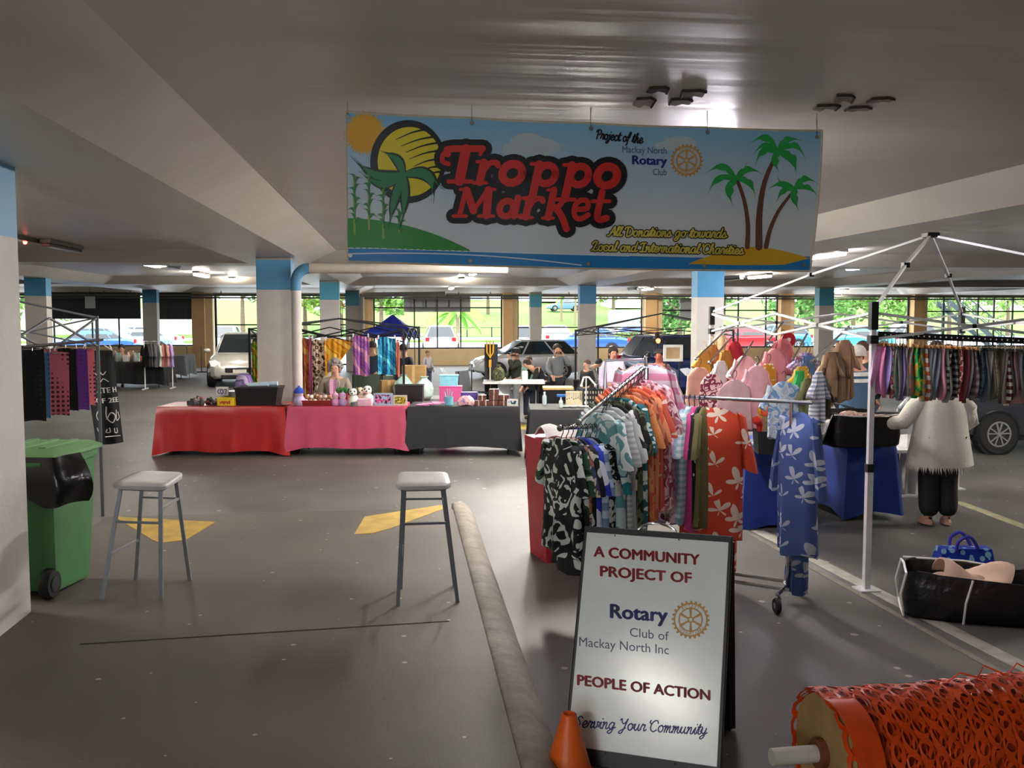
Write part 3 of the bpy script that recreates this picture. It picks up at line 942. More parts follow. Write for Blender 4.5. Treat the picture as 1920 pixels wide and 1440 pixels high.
# ------------------------------------------------------------------ the market banner
YBAN = 5.08
def mban(px, py, layer):
    rip = .010 * math.sin((px - 650) / 890 * 9.4 + .5) + .006 * math.sin((px - 650) / 890 * 21 + py * .004)
    return W(px, py, YBAN + rip * min(1, max(0.15, (py - 215) / 120)) - .0022 * layer)
def btop(x):
    u = (x - 648) / 893
    return 209 + 36 * u + 3.5 * math.sin(u * PI) + 1.5 * abs(math.sin(u * PI * 4))
def bbot(x):
    u = (x - 652) / 867
    return 490 + 18 * u + 4 * math.sin(u * PI)
def bedge(u, v):
    xl, xr = 648 + 4 * v, 1541 - 22 * v ** 1.6
    x = xl + (xr - xl) * u
    a, b = btop(x), bbot(min(x, 1519))
    return x, a + (b - a) * v
def grad_mat():
    m, nt, b, N, L = base_mat('banner_sky_print')
    b.inputs['Roughness'].default_value = .45
    tc = N.new('ShaderNodeTexCoord'); sp = N.new('ShaderNodeSeparateXYZ')
    L.new(tc.outputs['Generated'], sp.inputs[0])
    rp = N.new('ShaderNodeValToRGB')
    rp.color_ramp.elements[0].position = .35; rp.color_ramp.elements[0].color = lin('#cfd6da')
    rp.color_ramp.elements[1].position = .95; rp.color_ramp.elements[1].color = lin('#7fb6d8')
    L.new(sp.outputs['Z'], rp.inputs['Fac']); L.new(rp.outputs['Color'], b.inputs['Base Color'])
    return m
def vin(c, n=None): return mat(c, .42, 0, .03, 5, name=n or 'banner_print')
ban = thing('market_banner', 'long vinyl banner reading Troppo Market hanging from the ceiling', 'banner', tuple(W(1095, 210, YBAN)))
bl = ban.location
def bput(mb, name, mats, par=None, **k):
    par = par or ban
    off = bl
    mb.v = [(x - off[0], y - off[1], z - off[2]) for x, y, z in mb.v]
    return mb.build(name, mats, par, **k)
m = MB(); m.grid(lambda u, v: mban(*bedge(u, v), 0), 90, 16, th=.0015)
sheet = bput(m, 'printed_sheet', grad_mat(), smooth=True)
m = MB()     # cream hem round the sheet
for path in ([(bedge(u / 60, 0)) for u in range(61)], [bedge(1, v / 12) for v in range(13)], [bedge(u / 60, 1) for u in range(61)], [bedge(0, v / 12) for v in range(13)]):
    m.tube([Vector(mban(x, y, 0)) for x, y in path], .0055, 5)
bput(m, 'cream_hem', mat('#cbbfa6', .6))
# sea, hill, sand
m = MB()
def seatop(x): return 465 + max(0, (x - 700)) * .026 + 6 * math.sin((x - 650) / 300) * .4 + (-6 if x > 1400 else 0) * min(1, (x - 1400) / 110)
xs = rng(652, 1519, 12)
area(m, mban, xs, lambda x: min(seatop(x), bbot(x) - 12 - (x > 1440) * (x - 1440) * .05), lambda x: bbot(x) - 1.2, 1, 0)
bput(m, 'sea_print', vin('#1f7fc0'), sheet)
m = MB(); stroke(m, mban, [(x, 476 + ((x - 652) / 440) ** 2 * 22 - 4 * math.sin((x - 652) / 440 * 3)) for x in rng(652, 1090, 12)], 2.2, 2)
stroke(m, mban, [(x, seatop(x)) for x in rng(652, 1180, 12)], 1.8, 2)
bput(m, 'foam_line', vin('#d5e2e8'), sheet)
m = MB(); area(m, mban, rng(652, 881, 10), lambda x: 409 + 1 * (x - 652) * .02 + 55 * ((x - 652) / 229) ** 2.1, seatop, 2)
bput(m, 'green_hill_print', vin('#2f8f3a'), sheet)
m = MB(); area(m, mban, rng(1292, 1519, 8), lambda x: 494 - 31 * math.sin(min(1, (x - 1292) / 125) * PI / 2) + max(0, (x - 1420)) ** 1.5 * .022, lambda x: 495 + 2 * math.sin((x - 1292) / 227 * PI) - max(0, x - 1470) * .22, 2)
bput(m, 'sand_print', vin('#d9a928'), sheet)
for cl in (((990, 268, 34, 18), (1010, 276, 40, 18), (968, 280, 26, 14)), ((1275, 268, 30, 13), (1250, 274, 22, 9))):
    m = MB()
    for cx, cy, rx, ry in cl: disc(m, mban, cx, cy, rx, ry, 1, 0, 30, 4)
    bput(m, 'cloud_print', vin('#b9c6cd'), sheet)
# spiky sun and the big black-ringed sun
m = MB()
disc(m, mban, 684, 250, 43, 45, 1, 0, 72, 4, 0, lambda k: (.72, 1.0, .76, .90)[k % 4])
bput(m, 'spiky_sun_print', vin('#e0a62b'), sheet)
m = MB(); disc(m, mban, 765, 303, 71, 78, 2, 0, 56, 6); bput(m, 'black_ring_print', vin('#191a1e'), sheet)
m = MB(); disc(m, mban, 768, 303, 60, 65, 3, 0, 56, 6); bput(m, 'yellow_sun_print', vin('#e3cf2a'), sheet)
for i, (xa, ya, xb, yb) in enumerate([(742, 262, 800, 242), (752, 274, 816, 256), (760, 286, 824, 267), (768, 298, 826, 282), (776, 312, 824, 298), (786, 324, 822, 312), (800, 332, 826, 322)]):
    m = MB(); q = crom([(xa, ya), ((xa + xb) / 2, (ya + yb) / 2 - 3), (xb, yb)], 5)
    stroke(m, mban, q, [1 + 3.5 * j / (len(q) - 1) for j in range(len(q))], 4)
    bput(m, 'sun_stripe', vin('#191a1e'), sheet)
def leafshape(mb, base, tip, bulge, w, layer, mi, n=9, notch=0):
    (x0, y0), (x1, y1) = base, tip
    dx, dy = x1 - x0, y1 - y0
    l = math.hypot(dx, dy); nx, ny = -dy / l, dx / l
    A, B = [], []
    for i in range(n + 1):
        t = i / n
        cx, cy = x0 + dx * t + nx * bulge * math.sin(t * PI), y0 + dy * t + ny * bulge * math.sin(t * PI)
        hw = w * (math.sin(min(1, t * 1.15 + .08) * PI) ** .7) * (1 - .3 * t) + .4
        A.append((cx + nx * hw, cy + ny * hw)); B.append((cx - nx * hw * (1 if not notch or i % 3 else .55), cy - ny * hw * (1 if not notch or i % 3 else .55)))
    for i in range(n):
        mb.add([mban(*p, layer) for p in (A[i], A[i + 1], B[i + 1], B[i])], [(0, 1, 2, 3)], mi)
# drooping plant in front of the sun
m = MB(); m2 = MB()
for tip, bg, w in (((657, 293), -18, 10), ((672, 320), -22, 9), ((712, 282), 10, 9), ((833, 357), -16, 11), ((812, 382), -30, 12), ((728, 430), 4, 9), ((752, 424), -4, 8)):
    leafshape(m, (758, 326), tip, bg, w + 2.6, 4, 0)
    leafshape(m2, (757, 327), ((tip[0] * .93 + 757 * .07), (tip[1] * .93 + 327 * .07)), bg, w - 1.4, 5, 0)
bput(m, 'plant_outline', vin('#0e2b1c'), sheet); bput(m2, 'plant_print', vin('#2f7f50'), sheet)
m = MB(); m2 = MB()
for x, y0, y1 in ((665, 438, 330), (692, 430, 322), (719, 446, 345), (749, 436, 395)):
    stroke(m2, mban, [(x, y0), (x - 1, (y0 + y1) / 2), (x - 2, y1)], [4.4, 3.4, 2], 4)
    for k in range(5):
        yy = y1 + (y0 - y1) * (k * .17)
        sg = -1 if k % 2 else 1
        leafshape(m, (x, yy + 14), (x + sg * 15, yy + 4 + k * 2), sg * -7, 2.6, 5, 0, 6)
        leafshape(m, (x, yy + 8), (x - sg * 12, yy - 4), sg * 5, 2.4, 5, 0, 6)
bput(m2, 'corn_stem', vin('#8fae44'), sheet); bput(m, 'corn_leaf', vin('#2f8046'), sheet)
# palms on the sand
m = MB(); m2 = MB()
for pts, w in (([(1381, 335), (1395, 375), (1402, 420), (1401, 463)], (6, 9)), ([(1458, 285), (1434, 340), (1424, 400), (1423, 463)], (6, 14)), ([(1486, 360), (1460, 395), (1444, 430), (1436, 463)], (5, 9))):
    m = MB(); q = crom(pts, 6); stroke(m, mban, q, [w[0] + (w[1] - w[0]) * i / (len(q) - 1) for i in range(len(q))], 4)
    bput(m, 'palm_trunk_print', vin('#6a4636'), sheet)
def lf(hub, tips):
    for tx, ty, bg, w in tips: leafshape(m2, hub, (tx, ty), bg, w, 5, 0, 9, 1)
lf((1379, 333), [(1322, 326, 17, 8), (1327, 364, 14, 7), (1430, 327, -13, 7), (1399, 306, 5, 5), (1416, 371, -12, 7), (1375, 386, 10, 9)])
lf((1458, 283), [(1402, 272, 20, 8), (1412, 290, 14, 6), (1416, 311, 14, 7), (1506, 265, -14, 7), (1511, 300, -20, 7), (1492, 330, -14, 10), (1461, 323, 6, 8)])
lf((1489, 352), [(1440, 354, 8, 6), (1457, 330, -8, 5), (1456, 379, 8, 6), (1534, 345, -14, 7), (1534, 369, -10, 6), (1497, 394, 3, 8)])
bput(m2, 'palm_frond_print', vin('#27a04a'), sheet)
# words
T1 = [('T', 832, 902, 344), ('r', 889, 936, 346), ('o', 932, 989, 348), ('p', 989, 1050, 350), ('p', 1050, 1112, 352), ('o', 1110, 1167, 353)]
T2 = [('M', 858, 930, 408), ('a', 929, 980, 410), ('r', 976, 1020, 411), ('k', 1020, 1070, 412), ('e', 1068, 1110, 414), ('t', 1106, 1143, 416)]
m = MB()
slab_text(m, mban, T1, 46, 22, 6, 0); slab_text(m, mban, T2, 43, 22, 6, 0)
bput(m, 'black_letter_shadow', vin('#17171b'), sheet)
m = MB(); slab_text(m, mban, T1, 46, 0, 7, 0); slab_text(m, mban, T2, 43, 0, 7, 0)
bput(m, 'red_lettering', vin('#d2302b'), sheet)
m = MB(); script_text(m, mban, 'Project of the', 1117, 1204, 260, 269, 10.5, 2.6, 3, 0)
bput(m, 'black_script_lettering', vin('#101022'), sheet)
m = MB()
font_text(m, mban, 'Mackay North', 1167, 1250, 286, 288.5, 13, 3, 0, 0, .73)
font_text(m, mban, 'Club', 1224, 1250, 328, 328.5, 12.5, 3, 0, 0, .73)
font_text(m, mban, 'Rotary', 1186, 1250, 307.5, 309.5, 17, 3, 1, .028, .73)
bput(m, 'club_lettering', [vin('#4a5a86'), vin('#1c2f86')], sheet)
m = MB(); wheel_emblem(m, mban, 1287.5, 301, 31, 2, 0, 1)
bput(m, 'gear_wheel_emblem', [vin('#c8944a'), vin('#b8c4cb')], sheet)
m = MB(); m2 = MB()
for s_, a, b, y0, y1 in (('All Donations go towards', 1140, 1361, 442, 446), ('Local and International Charities', 1109, 1393, 470, 477)):
    script_text(m, mban, s_, a, b, y0, y1, 10.5, 6.6, 3, 0); script_text(m2, mban, s_, a, b, y0, y1, 10.5, 3.0, 4, 0)
bput(m, 'black_script_outline', vin('#15140f'), sheet); bput(m2, 'yellow_script_lettering', vin('#e0cf5e'), sheet)
for k, (u, v) in enumerate([(.004, .02), (.265, .02), (.515, .02), (.76, .02), (.99, .03), (.006, .97), (.265, .98), (.52, .98), (.77, .98), (.985, .97)]):
    x, y = bedge(u, v)
    c = Vector(mban(x, y + (4 if v < .5 else -3), 3)) - Vector(bl)
    m = MB(); m.lathe([(.004, -.003), (.011, -.003), (.012, 0), (.011, .003), (.004, .003)], c, 12, 'Y')
    m.build('eyelet', CHROME, ban)
    if v < .5:
        m = MB(); m.tube([c, c + Vector((0, .004, .02)), c + Vector((0, .01, ZS - .004 - (c.z + bl[2])))], .003, 5)
        m.build('hook', CHROME, ban)

# ------------------------------------------------------------------ the folding sign on the pavement
sBL, sBR = G(1062, 1420, 0.05), G(1345, 1462, .05)
sax = (sBR - sBL); sw = sax.length; sax.normalize()
sTL = D(1083, 993, sBL.dot(_fh) + .36)
sup = (sTL - sBL); sup -= sax * sup.dot(sax); sh = sup.length; sup.normalize()
sn = sax.cross(sup).normalized()
if sn.y > 0: sn = -sn
def msign(px, py, layer):
    d = ray(px, py); p0 = sBL + sn * (.012 + .0008 * layer)
    return CAMP + d * ((p0 - CAMP).dot(sn) / d.dot(sn))
sg = thing('folding_sign', 'white folding pavement sign reading A Community Project, beside the orange cone', 'sign', tuple(sBL))
def sput(mb, name, mats, par=None, **k):
    mb.v = [tuple(Vector(p) - sBL) for p in mb.v]
    return mb.build(name, mats, par or sg, **k)
FRM = mat('#151617', .5, 0, .1, name='black_sign_frame')
m = MB()
rb = Matrix((sax, sn, sup)).transposed()
m.box(sBL + sax * sw / 2 + sup * (sh / 2 - .0) - sn * .012, (sw + .03, .03, sh + .04), rb, bev=.006)
sput(m, 'front_frame', FRM)
m = MB(); m.box(sBL + sax * sw / 2 + sup * (sh / 2 + .02) + sn * .006, (sw - .004, .010, sh - .06), rb, bev=.003)
PANEL = mat('#e2e5e1', .17, 0, .03, 8, .03, name='white_sign_panel', bscale=4)
sput(m, 'sign_panel', PANEL)
# rear leaf of the sign
ph = sBL + sup * sh
back0 = Vector((sBL.x, sBL.y, 0)) - sn * 0 + Vector((-sn.x, -sn.y, 0)).normalized() * .62
m = MB()
bq = [ph - sn * .03, ph + sax * sw - sn * .03, back0 + sax * sw + Vector((0, 0, .02)), back0 + Vector((0, 0, .02))]
for i in range(4): m.bar(bq[i], bq[(i + 1) % 4], .03)
m.add(bq, [(0, 1, 2, 3)]); m.add([p - Vector((0, .012, .006)) for p in bq], [(3, 2, 1, 0)])
sput(m, 'rear_frame', FRM)
hc = ph + sax * sw * .5 - sn * .012
m = MB(); m.tube([hc + sax * (.09 * math.cos(a)) + Vector((0, 0, 1)) * (.045 * math.sin(a) + .012) for a in [PI * i / 12 for i in range(13)]], .006, 6)
m.tube([hc + sax * -.12 + Vector((0, 0, .012)), hc + sax * .12 + Vector((0, 0, .012))], .006, 6)
sput(m, 'chrome_handle', CHROME)
RED, NAVY, SLATE = mat('#b01f2e', .4, 0, .03), mat('#1d2a7c', .4, 0, .03), mat('#3d4a68', .4, 0, .03)
for w_, xa, xb, ya, yb in (('A COMMUNITY', 1114, 1311, 1043, 1059), ('PROJECT OF', 1126, 1296, 1080, 1093), ('PEOPLE OF ACTION', 1083, 1331, 1284, 1313)):
    m = MB(); font_text(m, msign, w_, xa, xb, ya, yb, 20, 2, 0, .03, .73); sput(m, 'red_lettering', RED)
m = MB(); font_text(m, msign, 'Rotary', 1145, 1251, 1158, 1166, 27, 2, 0, .028, .73); sput(m, 'navy_lettering', NAVY)
m = MB(); script_text(m, msign, 'Serving Your Community', 1076, 1325, 1363, 1378, 13, 2.4, 2, 0, .22)
sput(m, 'navy_lettering', NAVY)
m = MB(); font_text(m, msign, 'Club of', 1181, 1254, 1193, 1201, 17.5, 2, 0, 0, .73); sput(m, 'slate_lettering', SLATE)
m = MB(); font_text(m, msign, 'Mackay North Inc', 1086, 1254, 1211, 1227, 18, 2, 0, 0, .73)
sput(m, 'slate_lettering', SLATE)
m = MB(); wheel_emblem(m, msign, 1295, 1162, 36, 2, 0, 1)
sput(m, 'gear_wheel_emblem', [mat('#b9852f', .4, 0, .05), PANEL])
for px, py in ((1153, 1004), (1273, 1012), (1134, 1413), (1265, 1433)):
    c = Vector(msign(px, py, 3)) - sBL
    m = MB(); m.ball(c, .004, 8, 5); m.build('rivet', mat('#6d6f70', .4, .7), sg)
# ------------------------------------------------------------------ builders: cloth, garments, people, cars, frames
def tablecloth(w, d, zt, zb, amp, seed, bow=0.0):
    rr = random.Random(seed)
    ph = [rr.uniform(0, 6.28) for _ in range(6)]
    per = []
    nx, ny = 44, 18
    for i in range(nx): per.append((-w / 2 + w * i / nx, -d / 2, 0, -1))
    for i in range(ny): per.append((w / 2, -d / 2 + d * i / ny, 1, 0))
    for i in range(nx): per.append((w / 2 - w * i / nx, d / 2, 0, 1))
    for i in range(ny): per.append((-w / 2, d / 2 - d * i / ny, -1, 0))
    rings = [[(x * .97, y * .97, zt) for x, y, a, b in per], [(x, y, zt - .004) for x, y, a, b in per]]
    s = 0
    for t in (.06, .2, .35, .5, .65, .8, .92, 1.0):
        r = []
        for i, (x, y, a, b) in enumerate(per):
            s = x * 1.0 + y * 1.3
            wv = math.sin(s * 17 + ph[0]) * .5 + math.sin(s * 29 + ph[1]) * .3 + math.sin(s * 7 + ph[2]) * .5 + math.sin(s * 46 + ph[4]) * .12
            o = .012 + amp * t * (wv + .6)
            z = zt - .01 - (zt - zb) * t
            if t == 1.0: z += .012 * math.sin(s * 6 + ph[3])
            cor = min(abs(abs(x) - w / 2), 1) + min(abs(abs(y) - d / 2), 1)
            c = max(0, 1 - cor / .22) * .05 * t
            r.append((x + a * o + (c if x > 0 else -c), y + b * o + (c if y > 0 else -c), z - c * .9))
        rings.append(r)
    m = MB(); m.loft(rings, cap=False)
    m.add(rings[0], [tuple(range(len(per)))])
    return m
FTOP = mat('#8e8f90', .5, 0, .05)
def folding_table(loc, rot, w, d, z, label, group=None, top=FTOP):
    t = thing('folding_table', label, 'table', loc, rot, group)
    m = MB(); m.box((0, 0, z - .02), (w, d, .04), bev=.008); m.build('tabletop', top, t)
    for sx in (-1, 1):
        for sy in (-1, 1):
            m = MB(); m.tube([(sx * (w / 2 - .12), sy * (d / 2 - .08), 0), (sx * (w / 2 - .12), sy * (d / 2 - .12), z - .04)], .013, 6); m.build('leg', BLACKM, t)
    return t

def garment_mb(w, L, t, sl, seed, flare=.1, amp=.018, neck=.075, sw=.085):
    rr = random.Random(seed)
    m = MB(); n = 26
    ph = [rr.uniform(0, 6.28) for _ in range(4)]
    zs = [0, .015, .05, .085] + [.085 + (L - .085) * k / 11 for k in range(1, 12)]
    rings = []
    for z in zs:
        if z < .086: hw = neck + (w / 2 - neck) * (z / .085) ** .8
        else: hw = w / 2 * (1 - .06 * min(1, (z - .085) / .15) + flare * (z - .085) / L)
        u = min(1, z / L)
        ht = .018 + (t - .018) * min(1, z / .2)
        r = []
        for k in range(n):
            a = 2 * PI * k / n
            c, s = math.cos(a), math.sin(a)
            fold = amp * u * (math.sin(5 * a + ph[0] + z) + .6 * math.sin(8 * a + ph[1]) + .4 * math.sin(3 * a + ph[2] + z * 3))
            x = hw * c * (1 + fold * .8)
            y = (ht * s) + fold * (1 if s > 0 else -1) * (.4 + .6 * abs(s))
            r.append((x, y + .02 * u * math.sin(ph[3] + z * 2), -.09 - z + (.015 * math.sin(a * 3 + ph[0]) if z >= L - 1e-6 else 0)))
        rings.append(r)
    m.loft(rings, cap=True)
    if sl:
        for sg in (-1, 1):
            R_ = []
            for k in range(7):
                v = k / 6
                cx = sg * (w / 2 - .03 + .05 * math.sin(v * PI / 2) + .02 * v)
                cz = -.09 - .10 - sl * v
                R_.append([(cx + sg * (sw * (.6 + .4 * v)) * math.cos(2 * PI * q / 12) * .62, (t * .5 + .012 * v) * math.sin(2 * PI * q / 12) + .006 * math.sin(3 * q + ph[1]), cz + sg * -.02 * math.cos(2 * PI * q / 12) + (.055 if k == 0 else 0)) for q in range(12)])
            m.loft(R_, cap=True)
    return m
def hanger_mb(w, r=.0035, hook=.03, clip=False):
    m = MB()
    arc = [(-hook * .8 * math.cos(a) * 1.0, 0, -.005 + hook * .9 * math.sin(a)) for a in [PI * k / 8 for k in range(9)]]
    m.tube([(p[0], 0, p[2] - hook * .75) for p in arc] + [(hook * .7, 0, -.05), (0, 0, -.075), (0, 0, -.088)], r, 5)
    m.tube([(-w / 2 * .92, 0, -.165), (-w / 4, 0, -.118), (0, 0, -.09), (w / 4, 0, -.118), (w / 2 * .92, 0, -.165)], r * 1.3, 5)
    return m
HNG = mat('#141416', .35, 0, .05, name='black_hanger_plastic')
HNGW = mat('#c08a4e', .5, 0, .15, 20, name='wooden_hanger')
HNGP = mat('#d8d9dc', .3, 0, .05, name='clear_hanger_plastic')
_gc = {}
def garment(name, label, cat, p, lat, spec, mt, group, hang=HNG, seed=0, hname='hanger'):
    """lat: direction (degrees in plan) of the shoulder line; spec = (w, L, t, sleeve, flare)"""
    key = (spec, seed % 5, mt.name)
    if key not in _gc:
        w, L, t, sl, fl = spec
        _gc[key] = garment_mb(w, L, t, sl, seed % 5 * 13 + 1, fl, .020 if L > .5 else .012, .075 if w > .35 else .04, .085 if w > .35 else .05).mesh(name, mt, 70)
    o = put(name, _gc[key], None, tuple(p), R(lat), label, cat, group)
    hk = ('h', spec[0], hang.name)
    if hk not in _gc: _gc[hk] = hanger_mb(spec[0], .0035 if spec[0] > .35 else .003, .03 if spec[0] > .35 else .02).mesh(hname, hang)
    put(hname, _gc[hk], o)
    return o

def skin_mesh(name, pts, edges, mt, root=0, sub=2, smooth=True):
    me = bpy.data.meshes.new(name)
    me.from_pydata([p[:3] for p in pts], edges, [])
    o = bpy.data.objects.new(name, me); COL.objects.link(o)
    md = o.modifiers.new('skin', 'SKIN'); md.use_smooth_shade = True; md.branch_smoothing = .4
    s = o.modifiers.new('sub', 'SUBSURF'); s.levels = sub; s.render_levels = sub
    if not me.skin_vertices: me.skin_vertices.new()
    sv = me.skin_vertices[0].data
    for i, p in enumerate(pts):
        r = p[3]
        sv[i].radius = r if isinstance(r, tuple) else (r, r)
        sv[i].use_root = (i == root)
    dg = bpy.context.evaluated_depsgraph_get()
    me2 = bpy.data.meshes.new_from_object(o.evaluated_get(dg))
    me2.name = name
    bpy.data.objects.remove(o); bpy.data.meshes.remove(me)
    me2.materials.clear(); me2.materials.append(mt)
    me2.polygons.foreach_set('use_smooth', [True] * len(me2.polygons))
    return me2
STAND = dict(pelvis=(0, 0, .93), spine=(0, .01, 1.13), chest=(0, 0, 1.32), neck=(0, .01, 1.45), head=(0, -.02, 1.57), crown=(0, 0, 1.66),
             ls=(.17, .01, 1.39), rs=(-.17, .01, 1.39), le=(.23, .03, 1.12), re=(-.23, .03, 1.12), lw=(.24, -.07, .90), rw=(-.24, -.07, .90),
             lh=(.09, 0, .88), rh=(-.09, 0, .88), lk=(.10, -.02, .49), rk=(-.10, -.02, .49), la=(.10, .02, .08), ra=(-.10, .02, .08), lt=(.12, -.14, .03), rt=(-.12, -.14, .03))
SIT = dict(STAND, pelvis=(0, 0, .50), spine=(0, .02, .70), chest=(0, 0, .89), neck=(0, 0, 1.02), head=(0, -.03, 1.14), crown=(0, -.01, 1.23),
           ls=(.18, .01, .96), rs=(-.18, .01, .96), le=(.25, -.05, .70), re=(-.25, -.05, .70), lw=(.14, -.26, .62), rw=(-.14, -.26, .62),
           lh=(.09, 0, .48), rh=(-.09, 0, .48), lk=(.12, -.42, .48), rk=(-.12, -.42, .48), la=(.12, -.42, .08), ra=(-.12, -.42, .08), lt=(.13, -.56, .03), rt=(-.13, -.56, .03))
def fingers(pts, edges, wi, w, e, side):
    """five fingers and a thumb off the palm, curled a little"""
    w, e = Vector(w), Vector(e)
    d = (w - e).normalized()
    a = d.cross(Vector((0, 0, 1)))
    if a.length < .2: a = d.cross(Vector((0, 1, 0)))
    a.normalize(); b = d.cross(a)
    i0 = len(pts)
    pts.append((*(w + d * .05), (.034, .018))); edges.append((wi, i0))
    for k, (off, ln) in enumerate(((-.027, .068), (-.009, .078), (.009, .073), (.026, .056))):
        p1 = w + d * .085 + a * off
        j = len(pts)
        pts.append((*p1, .010)); edges.append((i0, j))
        pts.append((*(p1 + d * ln * .55 + b * .012), .009)); edges.append((j, j + 1))
        pts.append((*(p1 + d * ln * .9 + b * .036), .007)); edges.append((j + 1, j + 2))
    j = len(pts)
    pts.append((*(w + d * .035 + a * (-.042)), .011)); edges.append((i0, j))
    pts.append((*(w + d * .075 + a * (-.058) + b * .015), .009)); edges.append((j, j + 1))
def person(label, loc, rotz, pose, top, legs, hair, skin=SKIN, group=None, scale=1.0, fat=1.0, longhair=False, sleeve=True, hat=None, face=True, hands=True, shoe=BLACKP, legfat=0.0):
    J = pose
    t = thing('person', label, 'person', loc, rotz, group)
    t.scale = (scale,) * 3
    f = fat
    names = ['pelvis', 'spine', 'chest', 'neck', 'head', 'crown', 'ls', 'le', 'lw', 'rs', 're', 'rw', 'lh', 'lk', 'la', 'lt', 'rh', 'rk', 'ra', 'rt']
    rad = dict(pelvis=(.15 * f, .11 * f), spine=(.13 * f, .10 * f), chest=(.15 * f, .105 * f), neck=.052, head=(.078, .092), crown=(.058, .068), ls=.062, rs=.062, le=.045, re=.045, lw=.030, rw=.030,
               lh=.095, rh=.095, lk=.062, rk=.062, la=.042, ra=.042, lt=.034, rt=.034)
    ix = {n: i for i, n in enumerate(names)}
    E = [('pelvis', 'spine'), ('spine', 'chest'), ('chest', 'neck'), ('neck', 'head'), ('head', 'crown'), ('chest', 'ls'), ('ls', 'le'), ('le', 'lw'), ('chest', 'rs'), ('rs', 're'), ('re', 'rw'),
         ('pelvis', 'lh'), ('lh', 'lk'), ('lk', 'la'), ('la', 'lt'), ('pelvis', 'rh'), ('rh', 'rk'), ('rk', 'ra'), ('ra', 'rt')]
    pts = [(*J[n], rad[n]) for n in names]
    ed = [(ix[a], ix[b]) for a, b in E]
    if hands:
        fingers(pts, ed, ix['lw'], J['lw'], J['le'], 1); fingers(pts, ed, ix['rw'], J['rw'], J['re'], -1)
    put('body', skin_mesh('body', pts, ed, skin), t)
    def sub(name, ns, es, grow, mt, over={}):
        ii = {n: i for i, n in enumerate(ns)}
        pp = []
        for n in ns:
            r = over.get(n, rad[n]); r = r if isinstance(r, tuple) else (r, r)
            pp.append((*J[n], (r[0] + grow, r[1] + grow)))
        o = put(name, skin_mesh(name, pp, [(ii[a], ii[b]) for a, b in es], mt), t)
        return o
    if top is not None:
        tn = ['pelvis', 'spine', 'chest', 'ls', 'le', 'rs', 're'] + (['lw', 'rw'] if sleeve else [])
        te = [('pelvis', 'spine'), ('spine', 'chest'), ('chest', 'ls'), ('ls', 'le'), ('chest', 'rs'), ('rs', 're')] + ([('le', 'lw'), ('re', 'rw')] if sleeve else [])
        sub('top', tn, te, .022, top, dict(lw=.036, rw=.036))
    if legs is not None:
        sub('trousers', ['pelvis', 'lh', 'lk', 'la', 'rh', 'rk', 'ra'], [('pelvis', 'lh'), ('lh', 'lk'), ('lk', 'la'), ('pelvis', 'rh'), ('rh', 'rk'), ('rk', 'ra')], .020 + legfat, legs, dict(pelvis=(.12, .09), lh=.085, la=.058, ra=.058) if legfat else {})
    for s in 'lr':
        a, b = Vector(J[s + 'a']), Vector(J[s + 't'])
        m = MB(); d = (b - a); d.z = 0; d.normalize()
        m.loft([[a + Vector((0, 0, -.07 + z)) + d * (.06 + .11 * c * k) + Vector((-d.y, d.x, 0)) * (.045 * sn * k) for c, sn in [(math.cos(2 * PI * q / 12), math.sin(2 * PI * q / 12)) for q in range(12)]] for z, k in ((0, 1), (.03, 1.05), (.06, .8), (.075, .5))])
        m.build('shoe', shoe, t, smooth=True)
    if hair is not None:
        hp, cp = Vector(J['head']), Vector(J['crown'])
        fd = Vector((0, -1, 0)) if 'face' not in J else Vector(J['face'])
        c = (hp * .35 + cp * .65) - fd * .022
        m = MB(); n = 16
        rings = []
        for i in range(9):
            a = PI * (.5 - i / 8 * (.78 if longhair else .62))
            rings.append([])
            for k in range(n):
                q = 2 * PI * k / n
                dirv = Vector((math.cos(q), math.sin(q), 0))
                fr = max(0, dirv.dot(fd))
                rr = .104 * math.cos(a) * (1 - .10 * (fr > .5))
                z = .105 * math.sin(a)
                if a < 0 and fr > .45: z = max(z, .01) ; rr = .085
                rings[-1].append(c + Vector((dirv.x * rr, dirv.y * rr, z)))
        m.loft(rings, cap=True)
        if longhair:
            bk = c - fd * .055
            m.loft([[bk + Vector((.09 * math.cos(q) * k, .045 * math.sin(q) * k, z)) for q in [2 * PI * i / 12 for i in range(12)]] for z, k in ((.02, 1), (-.1, 1.05), (-.22, 1.0), (-.32, .8))])
        m.build('hair', hair, t, smooth=True)
    if face:
        hp = Vector(J['head']); fd = Vector((0, -1, 0)) if 'face' not in J else Vector(J['face'])
        sd = Vector((0, 0, 1)).cross(fd)
        for s in (-1, 1):
            m = MB(); m.ball(hp + fd * .083 + sd * s * .032 + Vector((0, 0, .022)), (.011, .008, .007), 8, 6); m.build('eye', mat('#2a1c16', .3), t)
            m = MB(); m.ball(hp + sd * s * .083 - fd * .01, (.014, .022, .032), 8, 6); m.build('ear', skin, t)
        m = MB(); m.ball(hp + fd * .088 + Vector((0, 0, -.048)), (.026, .008, .008), 8, 6); m.build('mouth', mat('#9a4f48', .5), t)
        m = MB(); m.loft([[hp + fd * (.082 + q) + sd * (.012 * k * math.cos(a_)) + Vector((0, 0, z + .012 * k * math.sin(a_))) for a_ in [2 * PI * i_ / 8 for i_ in range(8)]] for q, z, k in ((-.01, .012, .6), (.012, -.008, 1.0), (.018, -.018, .9), (-.004, -.026, 1.0))]); m.build('nose', skin, t, smooth=True)
    if hat is not None:
        cp = Vector(J['crown']); fd = Vector((0, -1, 0)) if 'face' not in J else Vector(J['face'])
        m = MB(); m.lathe([(.105, -.05), (.108, -.01), (.09, .05), (.04, .075), (.005, .08)], cp + Vector((0, 0, -.01)), 18)
        m.box(cp + fd * .14 + Vector((0, 0, -.05)), (.13, .12, .012))
        m.build('cap', hat, t, smooth=True)
    return t

